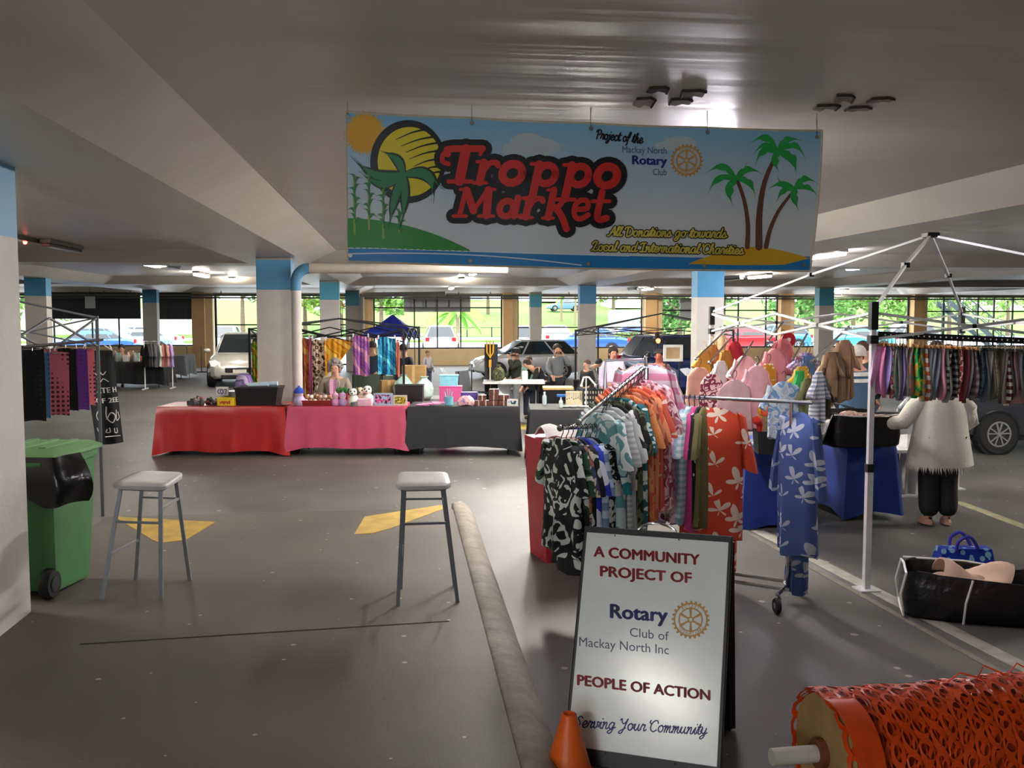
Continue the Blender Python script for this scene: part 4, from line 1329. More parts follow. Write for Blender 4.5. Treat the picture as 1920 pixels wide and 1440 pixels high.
def car(label, loc, rot, paint, kind='hatch', plate=True, lights_front=True):
    """nose towards +x; axles at +-1.28"""
    t = thing('car', label, 'car', loc, rot)
    sed = kind == 'sedan'
    lo = [(-2.15, .62, .40, .70), (-2.05, .78, .28, .86), (-1.7, .86, .22, .98 if not sed else .95), (-.9, .88, .20, .97), (.2, .88, .20, .95), (1.0, .88, .20, .93), (1.55, .86, .21, .86), (1.95, .80, .25, .74), (2.13, .68, .30, .62), (2.18, .50, .36, .52)]
    rings = []
    for x, w, zb, zt in lo:
        h = zt - zb
        rings.append([(x, w * .86, zb), (x, w * .97, zb + h * .15), (x, w, zb + h * .55), (x, w * .97, zb + h * .85), (x, w * .84, zt), (x, 0, zt + .025),
                      (x, -w * .84, zt), (x, -w * .97, zb + h * .85), (x, -w, zb + h * .55), (x, -w * .97, zb + h * .15), (x, -w * .86, zb)])
    m = MB(); m.loft(rings)
    rear_b, rear_t = (-1.55, -.75) if sed else (-2.0, -1.45)
    B = [(rear_b, .74), (-1.0, .79), (.3, .79), (1.12, .70)]
    T = [(rear_t, .54), (-.6, .60), (.0, .60), (.28, .55)]
    zr = 1.45 if sed else 1.50
    bot = [(x, w, .93) for x, w in B] + [(x, -w, .93) for x, w in reversed(B)]
    mid = [(b[0] * .45 + a[0] * .55, b[1] * .5 + a[1] * .5, 1.24) for a, b in zip(T, B)]; mid = mid + [(x, -w, z) for x, w, z in reversed(mid)]
    top = [(x, w, zr - .04) for x, w in T] + [(x, -w, zr - .04) for x, w in reversed(T)]
    rf = [(x * .9 - .03, w * .82, zr) for x, w in T] + [(x * .9 - .03, -w * .82, zr) for x, w in reversed(T)]
    m.loft([bot, mid, top, rf])
    m.build('body', paint, t, smooth=35)
    def pane(name, a, b, c, d, ins=.06):
        a, b, c, d = map(Vector, (a, b, c, d)); ce = (a + b + c + d) / 4
        q = [p + (ce - p) * ins for p in (a, b, c, d)]
        nn = (b - a).cross(d - a).normalized()
        if nn.dot(ce - Vector((0, 0, 1))) < 0: nn = -nn
        mm = MB(); mm.add([p + nn * .018 for p in q] + [p - nn * .02 for p in q], [(0, 1, 2, 3), (7, 6, 5, 4), (0, 4, 5, 1), (1, 5, 6, 2), (2, 6, 7, 3), (3, 7, 4, 0)])
        mm.build(name, GLASSD, t)
    def q_(p): return p
    pane('windscreen', bot[3], bot[4], top[4], top[3])
    pane('rear_window', bot[0], bot[7], top[7], top[0])
    for o in (0, 1):
        f = (lambda p: p) if not o else (lambda p: (p[0], -p[1], p[2]))
        pane('side_window', f(bot[1]), f(bot[2]), f(top[2]), f(top[1]), .07)
        pane('side_window', f(bot[0]), f(bot[1]), f(top[1]), f(top[0]), .09)
        pane('side_window', f(bot[2]), f(bot[3]), f(top[3]), f(top[2]), .12)
    for x in (-1.28, 1.30):
        for s in (-1, 1):
            y = s * .80
            m = MB(); m.lathe([(.36, -.085), (.36, .085)], (x, y + s * .012, .33), 24, 'Y'); m.build('wheel_arch', BLACKP, t)
            m = MB(); m.lathe([(.19, -.10), (.30, -.11), (.325, -.07), (.325, .07), (.30, .11), (.19, .10)], (x, y + s * .02, .325), 28, 'Y'); wh = m.build('wheel', RUBBER, t, smooth=40)
            m = MB(); c = Vector((x, y + s * .115, .325))
            m.lathe([(.175, -.012), (.20, -.012), (.20, .012), (.175, .012), (.175, -.012)], c, 24, 'Y', cap=False)
            for k in range(5):
                for dd in (-.16, .16):
                    a = 2 * PI * k / 5 + .3 + dd * .6
                    a2 = 2 * PI * k / 5 + .3 + dd * 1.6
                    m.bar(c + Vector((math.cos(a) * .03, 0, math.sin(a) * .03)), c + Vector((math.cos(a2) * .185, 0, math.sin(a2) * .185)), .03, .02)
            m.lathe([(.035, -.015), (.035, .02)], c, 12, 'Y')
            m.build('rim', mat('#c4c6c9', .3, .8), wh)
    for s in (-1, 1):
        m = MB(); m.loft([[(2.02, s * .52, .70), (2.10, s * .50, .60), (1.98, s * .74, .60), (1.80, s * .80, .74), (1.90, s * .66, .76)], [(2.07, s * .52, .71), (2.17, s * .50, .60), (2.05, s * .77, .60), (1.84, s * .84, .75), (1.94, s * .67, .78)]])
        m.build('headlight', mat('#dfe6ea', .1, 0, .02), t)
        m = MB(); m.box((-2.09, s * .66, .82), (.10, .22, .20), bev=.03); m.build('tail_light', mat('#b3181c', .25), t)
        m = MB(); m.ball((.78, s * .98, 1.0), (.07, .10, .065), 10, 8); m.build('mirror', paint, t, smooth=True)
    m = MB(); m.box((2.15, 0, .50), (.09, .80, .14), bev=.03); m.build('grille', BLACKP, t)
    m = MB(); m.box((2.15, 0, .32), (.08, 1.0, .10), bev=.02); m.build('lower_grille', BLACKP, t)
    m = MB(); m.box((2.205, 0, .47), (.02, .36, .10)); m.build('number_plate', mat('#d7d3c4', .5), t)
    m = MB(); m.box((-2.15, 0, .62), (.04, .36, .10)); m.build('number_plate', mat('#d7d3c4', .5), t)
    return t
def carp(c): return mat(c, .25, .35, .02, name='car_paint', coat=.6)

def tree(label, loc, h, rx, rz, mt, trunk, seed, nl=1600, ls=.45, cz=.62, group=None, tilt=0):
    rr = random.Random(seed)
    t = thing('tree', label, 'tree', loc, 0, group)
    m = MB(); m.tube([(0, 0, 0), (tilt * .3, 0, h * .25), (tilt * .6, .1, h * .45), (tilt, 0, h * .62)], [.22, .17, .14, .08], 8)
    for k in range(6):
        a = rr.uniform(0, 6.28)
        m.tube([(tilt * .5, 0, h * .38), (tilt + rx * .3 * math.cos(a), rx * .3 * math.sin(a), h * .55), (tilt + rx * .65 * math.cos(a), rx * .65 * math.sin(a), h * .72)], [.1, .06, .03], 6)
    m.build('trunk', trunk, t)
    m = MB()
    blobs = [(rr.uniform(-.62, .62) * rx, rr.uniform(-.6, .6) * rx, h * cz + rr.uniform(-.55, .6) * rz, rr.uniform(.3, .5)) for _ in range(13)]
    for i in range(nl):
        bx_, by_, bz_, br = blobs[i % 13]
        a, b = rr.uniform(0, 6.28), math.asin(rr.uniform(-1, 1)); q = rr.uniform(.6, 1.0) ** .5
        p = Vector((bx_ + rx * br * q * math.cos(a) * math.cos(b) + tilt, by_ + rx * br * q * math.sin(a) * math.cos(b), bz_ + rz * br * q * math.sin(b) * 1.1))
        u = Vector((rr.uniform(-1, 1), rr.uniform(-1, 1), rr.uniform(-.6, .6))).normalized(); v = u.cross(Vector((rr.uniform(-1, 1), rr.uniform(-1, 1), rr.uniform(-1, 1)))).normalized()
        s = ls * rr.uniform(.5, 1.1)
        m.add([p - u * s * .5, p + v * s * .26, p + u * s * .5, p - v * s * .26], [(0, 1, 2, 3)])
    m.build('crown', mt, t)
    return t
def palm(label, loc, h, seed, mt=None, ln=1.8, group=None):
    rr = random.Random(seed)
    t = thing('palm_tree', label, 'tree', loc, 0, group)
    m = MB(); m.tube([(0, 0, 0), (.05, 0, h * .5), (.0, 0, h)], [.16, .12, .10], 8); m.build('trunk', mat('#8d7c66', .9), t)
    for k in range(11):
        a = 2 * PI * k / 11 + rr.uniform(-.2, .2); el = rr.uniform(.1, .9)
        m = MB()
        P = []
        for i in range(8):
            v = i / 7
            P.append(Vector((math.cos(a) * ln * v, math.sin(a) * ln * v, h + ln * (el * v - 1.0 * v * v))))
        sd = Vector((-math.sin(a), math.cos(a), 0))
        for i in range(7):
            for s in (-1, 1):
                w = .32 * math.sin((i + 1) / 8.5 * PI) + .05
                m.add([P[i], P[i + 1], P[i + 1] + sd * s * w * .5 - Vector((0, 0, w)), P[i] + sd * s * w * .5 - Vector((0, 0, w))], [(0, 1, 2, 3)])
        m.build('frond', mt or mat('#7fb548', .7, 0, .15), t)
    return t

def scissor(mb, a, b, z0, z1, n, r=.012, sag=0):
    """row of crossing bars between two posts"""
    a, b = Vector(a), Vector(b)
    for i in range(n):
        p, q = a + (b - a) * (i / n), a + (b - a) * ((i + 1) / n)
        mb.bar((p.x, p.y, z0), (q.x, q.y, z1), r * 2, r * 1.6); mb.bar((p.x, p.y, z1), (q.x, q.y, z0), r * 2, r * 1.6)
# ------------------------------------------------------------------ bar stools on the walkway
STL = mat('#7d8084', .45, .4, .08, name='grey_steel_tube')
STLD = mat('#54575b', .45, .4, .08, name='dark_grey_steel_tube')
SEATM = mat('#b9b7b2', .45, 0, .06, 10, .1, name='grey_seat')
def stool(label, feet, seat, zs, mt, seed):
    """feet: four floor points (front left, front right, back right, back left), seat: four seat corners"""
    c = sum((Vector(p) for p in feet), Vector()) / 4
    t = thing('bar_stool', label, 'stool', (c.x, c.y, ZP))
    L = [Vector(p) - Vector((c.x, c.y, ZP)) for p in feet]
    S = [Vector(p) - Vector((c.x, c.y, ZP)) for p in seat]
    sc_ = sum(S, Vector()) / 4
    TP = [Vector((sc_.x, sc_.y, zs - .045)) + (Vector((p.x, p.y, 0)) - Vector((sc_.x, sc_.y, 0))) * .74 for p in S]
    m = MB()
    def rnd(k, z):
        out = []
        for i in range(4):
            p, a, b = S[i], S[i - 1], S[(i + 1) % 4]
            for tt in (.0, .5, 1.0):
                q = p + (a - p) * .14 * (1 - tt) + (b - p) * .14 * tt
                if tt == .5: q = p + (a - p) * .045 + (b - p) * .045
                q = Vector((sc_.x + (q.x - sc_.x) * k, sc_.y + (q.y - sc_.y) * k, z))
                out.append(q)
        return out
    m.loft([rnd(.9, zs - .045), rnd(1.0, zs - .035), rnd(1.02, zs - .012), rnd(.98, zs), rnd(.8, zs + .006), rnd(.4, zs + .002)])
    m.build('seat', SEATM, t, smooth=50)
    for a, b in zip(TP, L):
        m = MB(); m.bar(a, b, .024, .024); m.build('leg', mt, t)
    for i in range(4):
        m = MB(); m.bar(TP[i], TP[(i + 1) % 4], .03, .018); m.build('apron', mt, t)
    def at_(i, f): return TP[i] + (L[i] - TP[i]) * f
    for i, f in ((0, .30), (1, .18), (2, .18), (3, .60)):
        m = MB(); m.bar(at_(i, f), at_((i + 1) % 4, f), .02, .014); m.build('stretcher', mt, t)
    return t
ft = [G(191, 1123, ZP), G(302, 1123, ZP), G(356, 1088, ZP), G(255, 1087, ZP)]
z_s = .915
st = [G(206, 906, z_s), G(308, 910, z_s), G(346, 885, z_s), G(262, 882, z_s)]
stool('grey backless bar stool beside the green bin, turned cornerwise', ft, st, z_s - ZP, STL, 1)
ft = [G(746, 1136, ZP), G(858, 1129, ZP)]
dv = (ft[1] - ft[0]); nv = Vector((-dv.y, dv.x, 0)).normalized()
vw = Vector((ft[0].x + dv.x / 2, ft[0].y, 0)).normalized()
ft = [ft[0], ft[1], ft[1] + vw * .38 - dv * .02, ft[0] + vw * .38 + dv * .02]
st = [G(742, 909, z_s), G(846, 907, z_s), G(838, 884, z_s), G(748, 884, z_s)]
stool('dark legged bar stool standing square on by the concrete kerb', ft, st, z_s - ZP, STLD, 2)

# ------------------------------------------------------------------ green wheelie bin
GRN = mat('#3f7a41', .5, 0, .08, 6, .05, name='green_bin_plastic')
GRNL = mat('#6d9a63', .45, 0, .06, 6, .05, name='pale_green_lid_plastic')
pb = G(100, 1115, ZP)
bn = thing('wheelie_bin', 'green wheelie bin with a black liner hanging out, tucked behind the near column', 'bin', (pb.x - .13, pb.y + .20, ZP), R(-8))
m = MB()
m.loft([[(-.21, -.24, .04), (.21, -.24, .04), (.21, .22, .02), (-.21, .22, .02)], [(-.225, -.27, .45), (.225, -.27, .45), (.225, .27, .45), (-.225, .27, .45)], [(-.235, -.29, .86), (.235, -.29, .86), (.235, .31, .86), (-.235, .31, .86)],
        [(-.25, -.31, .87), (.25, -.31, .87), (.25, .33, .87), (-.25, .33, .87)], [(-.25, -.31, .92), (.25, -.31, .92), (.25, .33, .92), (-.25, .33, .92)]])
m.build('body', GRN, bn)
m = MB(); m.loft([[(-.27, -.34, .925), (.27, -.34, .925), (.27, .36, .925), (-.27, .36, .925)], [(-.27, -.34, .95), (.27, -.34, .95), (.27, .36, .95), (-.27, .36, .95)], [(-.22, -.26, .99), (.22, -.26, .99), (.22, .28, .985), (-.22, .28, .985)]])
for i in range(3): m.box((-.14 + .14 * i, 0, .992), (.05, .45, .012))
m.build('lid', GRNL, bn, smooth=30)
m = MB(); m.tube([(-.2, -.36, .90), (.2, -.36, .90)], .016, 8); m.build('handle', GRN, bn)
for s in (-1, 1):
    m = MB(); m.lathe([(.045, -.035), (.088, -.035), (.1, -.02), (.1, .02), (.088, .035), (.045, .035)], (s * .20 - .02, -.27, .10), 20, 'X'); m.build('wheel', RUBBER, bn, smooth=40)
    m = MB(); m.lathe([(.05, -.04), (.05, .04)], (s * .20 - .02, -.27, .10), 14, 'X'); m.build('hub', BLACKP, bn)
LINER = mat('#101113', .22, 0, .1, 8, .6, name='black_liner_plastic', bscale=9)
m = MB()
def ln(u, v):
    # along the front rim, round the corner and out past the right side
    q = u * .62
    x, y = (-.20 + q, -.335) if q < .47 else (.27 + (q - .47) * .35, -.335 + (q - .47) * 1.6)
    dr = .06 + .26 * math.sin(min(1, u * 1.05) * PI * .62) ** 1.2
    bulge = .05 * math.sin(v * PI) + (.10 * max(0, u - .55) / .45) * math.sin(v * PI * .7)
    return (x + bulge * max(0, u - .3) * 1.3 + .008 * math.sin(u * 27 + v * 6), y - .012 - bulge * .6 - .014 * math.sin(u * 21 + v * 4) * v, .945 - v * dr + .012 * math.sin(u * 17) * v)
m.grid(ln, 26, 8, th=.006)
m.build('liner', LINER, bn, smooth=60)
m = MB(); m.tube([(-.03, -.352, .95), (-.02, -.362, .90), (-.045, -.362, .84), (-.02, -.366, .80)], .012, 6); m.build('purple_tie', mat('#6d5bb0', .5), bn)

# ------------------------------------------------------------------ orange barrier mesh roll and the cone
ORG = mat('#d94a12', .35, 0, .12, 10, name='orange_barrier_plastic')
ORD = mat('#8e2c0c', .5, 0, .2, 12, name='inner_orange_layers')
WOOD = mat('#a98a55', .7, 0, .2, 6, name='plywood_disc')
rc = G(1548, 1393, .27); rc = D(1548, 1393, 3.75)
rl = thing('barrier_mesh_roll', 'fat roll of orange barrier mesh on a wooden reel lying by the frame edge', 'barrier mesh', (rc.x, rc.y, 0), R(3))
rz = .245
m = MB(); m.lathe([(.06, -.012), (.232, -.012), (.232, .012), (.06, .012)], (0.0, 0, rz), 40, 'X'); m.build('reel_disc', WOOD, rl, smooth=30)
m = MB(); m.lathe([(.036, -.03), (.062, -.03), (.062, .02), (.036, .02)], (-.01, 0, rz), 20, 'X'); m.build('rusty_bush', mat('#7a4630', .7, .2, .2, 20), rl)
m = MB(); m.lathe([(.024, -.23), (.034, -.23), (.034, 2.0), (.024, 2.0)], (0, 0, rz), 18, 'X'); m.build('axle_pipe', mat('#c4c1b4', .5), rl, smooth=40)
m = MB(); m.lathe([(.10, .02), (.205, .02), (.225, .3), (.232, .8), (.225, 1.9), (.10, 1.9)], (0, 0, rz), 30, 'X'); m.build('inner_layers', ORD, rl, smooth=40)
rr = random.Random(11)
def mesh_layer(r0, x0, x1, nx, na, ph, wv):
    """sheet of oval holes wound round the reel"""
    m = MB()
    def pt(x, a, lift=0):
        r = r0 + wv * math.sin(x * 6 + a * 2) + .006 * (x - x0) + .003 * math.sin(a * 7 + x * 23) + lift
        return (x, r * math.cos(a), max(.003, rz + r * math.sin(a)))
    dx, da = (x1 - x0) / nx, 2 * PI / na
    for i in range(nx):
        for k in range(na):
            cx = x0 + dx * (i + .5); ca = ph + da * (k + (.5 if i % 2 else 0))
            j1, j2 = rr.uniform(.50, .84), rr.uniform(.62, .86)
            sk = rr.uniform(-.22, .22)
            out, inn = [], []
            for q in range(12):
                t = 2 * PI * q / 12
                c, s_ = math.cos(t), math.sin(t)
                k_ = 1 / max(abs(c), abs(s_))
                out.append(pt(cx + dx * .5 * c * k_, ca + da * .5 * s_ * k_))
                inn.append(pt(cx + dx * .5 * c * j1 + sk * dx * s_, ca + da * .5 * s_ * j2, .002))
            m.add(out + inn, [(q, (q + 1) % 12, 12 + (q + 1) % 12, 12 + q) for q in range(12)])
    return m
mesh_layer(.236, -.03, 1.85, 34, 18, .1, .003).build('inner_mesh', ORG, rl)
mesh_layer(.248, -.03, 1.85, 32, 17, 0, .006).build('outer_mesh', ORG, rl)
m = MB()       # flared loose end lapping round the disc
def flare(u, v):
    a = R(95) + u * R(170)
    r = .236 + .10 * math.sin(u * PI) * (1 - .2 * v)
    return (-.035 + v * .12, r * math.cos(a) * 1.0, max(.006, rz + r * math.sin(a)))
m.grid(flare, 26, 3, th=.004); m.build('loose_end', ORG, rl, smooth=60)
for k in range(6):
    x = .55 + .13 * k
    m = MB(); m.tube([(x, .03, rz + .245), (x + .05, .02 + .03 * (k % 2), rz + .285 + .012 * (k % 3)), (x + .12, -.01, rz + .27), (x + .16, .02, rz + .25)], .004, 5)
    m.build('loose_strand', ORG, rl)
cp = G(1066, 1475, 0)
cn = thing('traffic_cone', 'small orange traffic cone in front of the white folding sign', 'cone', (cp.x, cp.y, 0))
m = MB(); m.lathe([(.115, .02), (.036, .30), (.033, .318), (.026, .322), (.022, .318), (.022, .30)], n=24); m.build('cone', mat('#e8641a', .45, 0, .06), cn, smooth=40)
m = MB(); m.box((0, 0, .012), (.27, .27, .024), bev=.02); m.build('base', mat('#d8581a', .5), cn)

# ------------------------------------------------------------------ market tables across the aisle
ZT = .70
DT = 13.65
def tpos(px0, px1, d=DT, dep=.75):
    a, b = D(px0, 700, d), D(px1, 700, d)
    c = (a + b) / 2 + _fh * dep / 2
    return (c.x, c.y, 0), (b - a).length
def dressed(px0, px1, d, dep, zt, zb, label, clabel, mt, amp, seed):
    loc, w = tpos(px0, px1, d, dep)
    folding_table((loc[0], loc[1], 0), -YAW, w - .06, dep - .04, zt, label)
    m = tablecloth(w, dep, zt + .008, zb, amp, seed)
    o = m.build('tablecloth', mt, None, smooth=50, loc=loc, rot=-YAW, label=clabel, cat='tablecloth')
    return o
def satin(c, n): return mat(c, .32, 0, .06, 4, .15, name=n, bscale=9)
dressed(292, 531, DT, .78, ZT, .07, 'folding table under the red satin cloth', 'shiny red cloth over the first of the three front tables', satin('#b3201f', 'red_satin'), .022, 1)
dressed(538, 757, DT, .78, ZT, .12, 'folding table under the pink cloth', 'pink cloth over the middle of the three front tables', satin('#c94f6b', 'pink_satin'), .018, 2)
dressed(764, 972, DT, .78, ZT, .13, 'folding table under the plain black cloth', 'plain black cloth over the table holding gift boxes', mat('#25262a', .7, 0, .08, 6), .010, 3)
TZ = ZT + .012
def on(px, d, z=TZ):
    p = D(px, 700, d); return (p.x, p.y, z)
def sz(px, d): return px * d / F
# --- on the red table
rr = random.Random(21)
gl = 'trinkets heaped on the red table'
for k in range(10):
    p = on(358 + k * 5.2 + rr.uniform(-3, 3), 13.8 + .05 * (k % 4), TZ)
    m = MB()
    c = ['#3b3a3d', '#8b8b90', '#6b3f3a', '#c9c6c2', '#4a5145', '#9a4f4a', '#26262a', '#77706b', '#b0a9a0', '#5a4a63'][k]
    if k % 3 == 0:
        m.box((0, 0, .035), (.10, .06, .07), R(k * 23), bev=.012); m.box((.02, 0, .085), (.05, .05, .03), R(k * 23), bev=.01)
    elif k % 3 == 1:
        m.lathe([(.03, 0), (.04, .02), (.035, .07), (.015, .09), (.018, .11)], n=12)
    else:
        m.tube([(-.06, 0, .02), (-.02, .03, .05), (.03, -.01, .04), (.07, .02, .09)], .016, 7); m.ball((.07, .02, .10), .028, 10, 7)
    nm = ['charcoal box with a stub lid', 'silver grey little bottle', 'maroon twisted toy snake', 'white box with a stub lid', 'olive little bottle', 'brick red twisted toy snake', 'black box with a stub lid', 'taupe little bottle', 'beige twisted toy snake', 'plum box with a stub lid'][k]
    m.build('trinket', mat(c, .4, 0, .1), None, True, p, R(k * 40), label=nm + ' among the trinkets on the red table', cat='trinket', group=gl)
p = on(424, 13.75)
yb = thing('yellow_box', 'small yellow box with red lettering on the red table', 'box', p, -YAW)
m = MB(); m.box((0, 0, .06), (.24, .14, .12), bev=.006); m.build('carton', mat('#e3c21a', .5), yb)
m = MB()
font_text(m, lambda x, y, l: (x, -.073, y), 'SHOE', -.07, .07, .065, .065, -.022, 0, 0, .01) if False else None
for k in range(6): m.box((-.07 + .026 * k, -.072, .045 + .008 * (k % 2)), (.018, .004, .03 + .008 * (k % 3)))
m.build('red_lettering', mat('#b3261c', .5), yb)
p = on(416, 13.95)
pcd = thing('price_card', 'white hand-lettered price card standing behind the yellow box', 'card', p, -YAW)
m = MB(); m.box((0, 0, .19), (.18, .012, .13), bev=.003); m.box((0, .03, .07), (.03, .05, .14)); m.build('card', WHITEP, pcd)
m = MB()
def mcard(x, y, l): return (x, -.0075 - .001 * l, y)
for q in ([(-.035, .22), (-.06, .20), (-.06, .17), (-.035, .155)], [(-.01, .22), (-.025, .19), (-.01, .155), (.012, .175), (.012, .205), (-.01, .22)], [(.03, .215), (.065, .215), (.045, .155)]):
    stroke(m, mcard, crom(q, 4), .012, 1)
m.build('purple_lettering', mat('#5a3f9a', .5), pcd)
p = on(434, 14.1)
m = MB(); m.loft([[(-.1, -.08, 0), (.1, -.08, 0), (.1, .08, 0), (-.1, .08, 0)], [(-.12, -.1, .17), (.12, -.1, .17), (.12, .1, .17), (-.12, .1, .17)], [(-.13, -.11, .18), (.13, -.11, .18), (.13, .11, .18), (-.13, .11, .18)]])
m.build('plastic_tub', mat('#aab0b2', .25, 0, .05, spec=.7), None, False, p, -YAW, label='clear grey plastic tub behind the price card on the red table', cat='tub')
p = on(486, 13.95)
ct = thing('storage_crate', 'black plastic crate with folded towels on top, on the red table', 'crate', p, -YAW)
m = MB(); m.loft([[(-.27, -.17, 0), (.27, -.17, 0), (.27, .17, 0), (-.27, .17, 0)], [(-.31, -.2, .24), (.31, -.2, .24), (.31, .2, .24), (-.31, .2, .24)]]); m.build('tub', BLACKP, ct)
m = MB(); m.box((0, 0, .25), (.65, .43, .03), bev=.012); m.build('rim', BLACKP, ct)
p = on(492, 13.9, TZ + .267)
m = MB(); m.tube([(-.22, 0, .025), (-.05, .01, .032), (.22, 0, .04)], [.02, .03, .034], 12); m.tube([(-.2, -.05, .016), (.1, -.05, .02)], .018, 10)
m.build('folded_towel', mat('#b9d0de', .9, 0, .08), None, True, p, -YAW, label='pale blue rolled towel lying on the black crate', cat='towel')
p = on(457, 14.35)
m = MB(); m.loft([[(.13 * k * math.cos(a), .09 * k * math.sin(a), z) for a in [2 * PI * i / 16 for i in range(16)]] for z, k in ((0, 1), (.12, 1.05), (.3, 1.0), (.40, .75), (.43, .3))])
m.build('tie_dye_bundle', printm('tiedye', ['#7a5aa8', '#a58cc4', '#5a4a8a', '#c9b8d6'], 3, seed=3), None, True, p, label='purple tie-dyed bundle standing behind the black crate', cat='bundle')
# --- on the pink table
p = on(531, 13.75)
m = MB(); m.lathe([(.05, 0), (.11, .012), (.12, .022), (.112, .022), (.05, .012)], n=20)
m.build('silver_dish', CHROME, None, True, p, label='small silver dish at the join of red and pink cloths', cat='dish')
def knit(px, d, body, hat, label, s=1.0, cat='knitted doll'):
    t = thing('knitted_doll', label, cat, on(px, d), -YAW)
    t.scale = (s,) * 3
    m = MB(); m.lathe([(.06, 0), (.085, .03), (.088, .08), (.06, .12), (.055, .13)], n=16); m.build('body', mat(body, .9, 0, .1, 60, .3), t, smooth=True)
    m = MB(); m.ball((0, 0, .17), .058, 14, 10); m.build('head', mat('#d8bfc4', .9, 0, .05), t, smooth=True)
    m = MB(); m.lathe([(.066, .17), (.068, .20), (.05, .235), (.02, .25)], n=16); m.ball((0, 0, .255), .02, 8, 6); m.build('hat', mat(hat, .9, 0, .1, 60, .3), t, smooth=True)
    for s_ in (-1, 1):
        m = MB(); m.ball((s_ * .02, -.055, .175), .007, 6, 5); m.build('eye', BLACKP, t)
knit(560, 13.75, '#b9a7c9', '#2f55b8', 'knitted lilac doll wearing a blue hat on the pink table', 1.05)
knit(628, 13.75, '#c98fb6', '#d8a0c0', 'knitted pink doll, first of the pair on the pink table', .75)
knit(642, 13.75, '#b89ac9', '#c79fd0', 'knitted mauve doll, second of the pair on the pink table', .75)
p = on(595, 13.8)
tr = thing('red_tray', 'wide red tray of small toys on the pink table', 'tray', p, -YAW)
m = MB(); m.loft([[(-.19, -.1, 0), (.19, -.1, 0), (.19, .1, 0), (-.19, .1, 0)], [(-.22, -.13, .08), (.22, -.13, .08), (.22, .13, .08), (-.22, .13, .08)], [(-.205, -.115, .078), (.205, -.115, .078), (.205, .115, .078), (-.205, .115, .078)], [(-.18, -.09, .02), (.18, -.09, .02), (.18, .09, .02), (-.18, .09, .02)]]); m.build('tray', mat('#8e2a26', .6), tr)
gg = ['#d8d0c4', '#b98a6b', '#efe9df', '#8b5a44', '#c9a38a']
nmz = ['cream', 'tan', 'white', 'brown', 'beige']
for k in range(15):
    x, y = -.16 + .065 * (k % 6), (-.05, .03, .08)[k // 6]
    z = .03 + (.055 if k // 6 == 1 else .03 * (k // 6))
    q = Vector(p) + _rt * x + _fh * y
    t = thing('toy_ball', '%s little round toy in the red tray, %s' % (nmz[k % 5], ['front row', 'middle row', 'back row'][k // 6]), 'toy', (q.x, q.y, p[2] + z), 0, 'round toys in the red tray')
    m = MB(); m.ball((0, 0, .03), .034, 10, 8); m.build('ball', mat(gg[k % 5], .8, 0, .1), t, smooth=True)
    m = MB(); m.tube([(0, 0, .06), (.01, 0, .075), (0, 0, .085)], .006, 5); m.build('loop', mat('#7a2e2a', .7), t)
p = on(641, 14.05, TZ)
pb_ = thing('red_planter', 'red box of green plush leaves behind the knitted pair', 'planter', p, -YAW)
m = MB(); m.box((0, 0, .075), (.17, .12, .15), taper=1.1); m.build('box', mat('#a32a2a', .6), pb_)
m = MB()
for k in range(5): m.ball((-.06 + .03 * k, .01 * (k % 2), .19 + .012 * (k % 2)), (.032, .03, .04), 10, 8)
m.build('leaves', mat('#2f6a2c', .9, 0, .2, 30), pb_, kind='stuff')
def plush(px, d, label, s=1.0, base='#e6e2da', spot='#2a2826'):
    t = thing('plush_dog', label, 'plush toy', on(px, d), -YAW); t.scale = (s,) * 3
    m = MB(); m.lathe([(.05, 0), (.075, .03), (.07, .09), (.045, .13)], n=14); m.ball((0, -.01, .175), (.058, .055, .052), 14, 10); m.ball((0, -.062, .16), (.03, .03, .024), 10, 8); m.build('body', mat(base, .9, 0, .06, 50, .3), t, smooth=True)
    for s_ in (-1, 1):
        m = MB(); m.ball((s_ * .058, 0, .18), (.018, .028, .045), 10, 8); m.build('ear', mat(spot, .9), t, smooth=True)
        m = MB(); m.ball((s_ * .024, -.052, .188), (.013, .01, .013), 8, 6); m.build('eye', mat(spot, .4), t)
    m = MB(); m.ball((0, -.09, .167), .011, 8, 6); m.build('nose', mat('#1a1818', .4), t)
plush(662, 13.75, 'white plush dog beside the knitted pair on the pink table', 1.1)
plush(676, 13.95, 'cream plush dog between the two white ones', 1.1, '#d4c3ab', '#6a4a36')
plush(689, 13.95, 'white plush dog sitting up behind the pale pink box', 1.2)
p = on(684, 13.72)
m = MB(); m.box((0, 0, .05), (.2, .14, .10), bev=.008); m.build('gift_box', mat('#e3b3c4', .6), None, False, p, -YAW, label='pale pink box below the plush dogs', cat='box')
p = on(664, 13.62 + .06)
m = MB(); m.lathe([(.05, 0), (.055, .05), (.045, .06)], n=16); m.build('small_tin', mat('#8d9397', .4, .5), None, True, p, label='small grey tin at the front edge of the pink cloth', cat='tin')
def picture(px, d, w, h, frame, mt, label, z=TZ, lean=.05):
    t = thing('picture_frame', label, 'picture', on(px, d, z), -YAW)
    m = MB()
    for x, y, a, b in ((0, h / 2 - .012, w, .024), (0, -h / 2 + .012, w, .024), (-w / 2 + .012, 0, .024, h), (w / 2 - .012, 0, .024, h)): m.box((x, 0, h / 2 + y), (a, .022, b))
    m.build('frame', frame, t)
    m = MB(); m.box((0, .006, h / 2), (w - .03, .008, h - .03)); m.build('picture', mt, t)
    m = MB(); m.bar((0, .02, h * .7), (0, .12, 0.002), .03, .006); m.build('strut', BLACKP, t)
    return t
picture(718, 13.75, .28, .18, mat('#a9c3d6', .5), printm('blob', ['#8fc0de', '#d65a8f', '#2a2630'], 16, seed=2), 'framed blue and pink print on the pink table')
picture(750, 13.75, .20, .15, mat('#d9d3c0', .5), printm('blob', ['#c9a51f', '#5c5a20', '#e3cf55'], 18, seed=5), 'small framed yellow print at the end of the pink table')
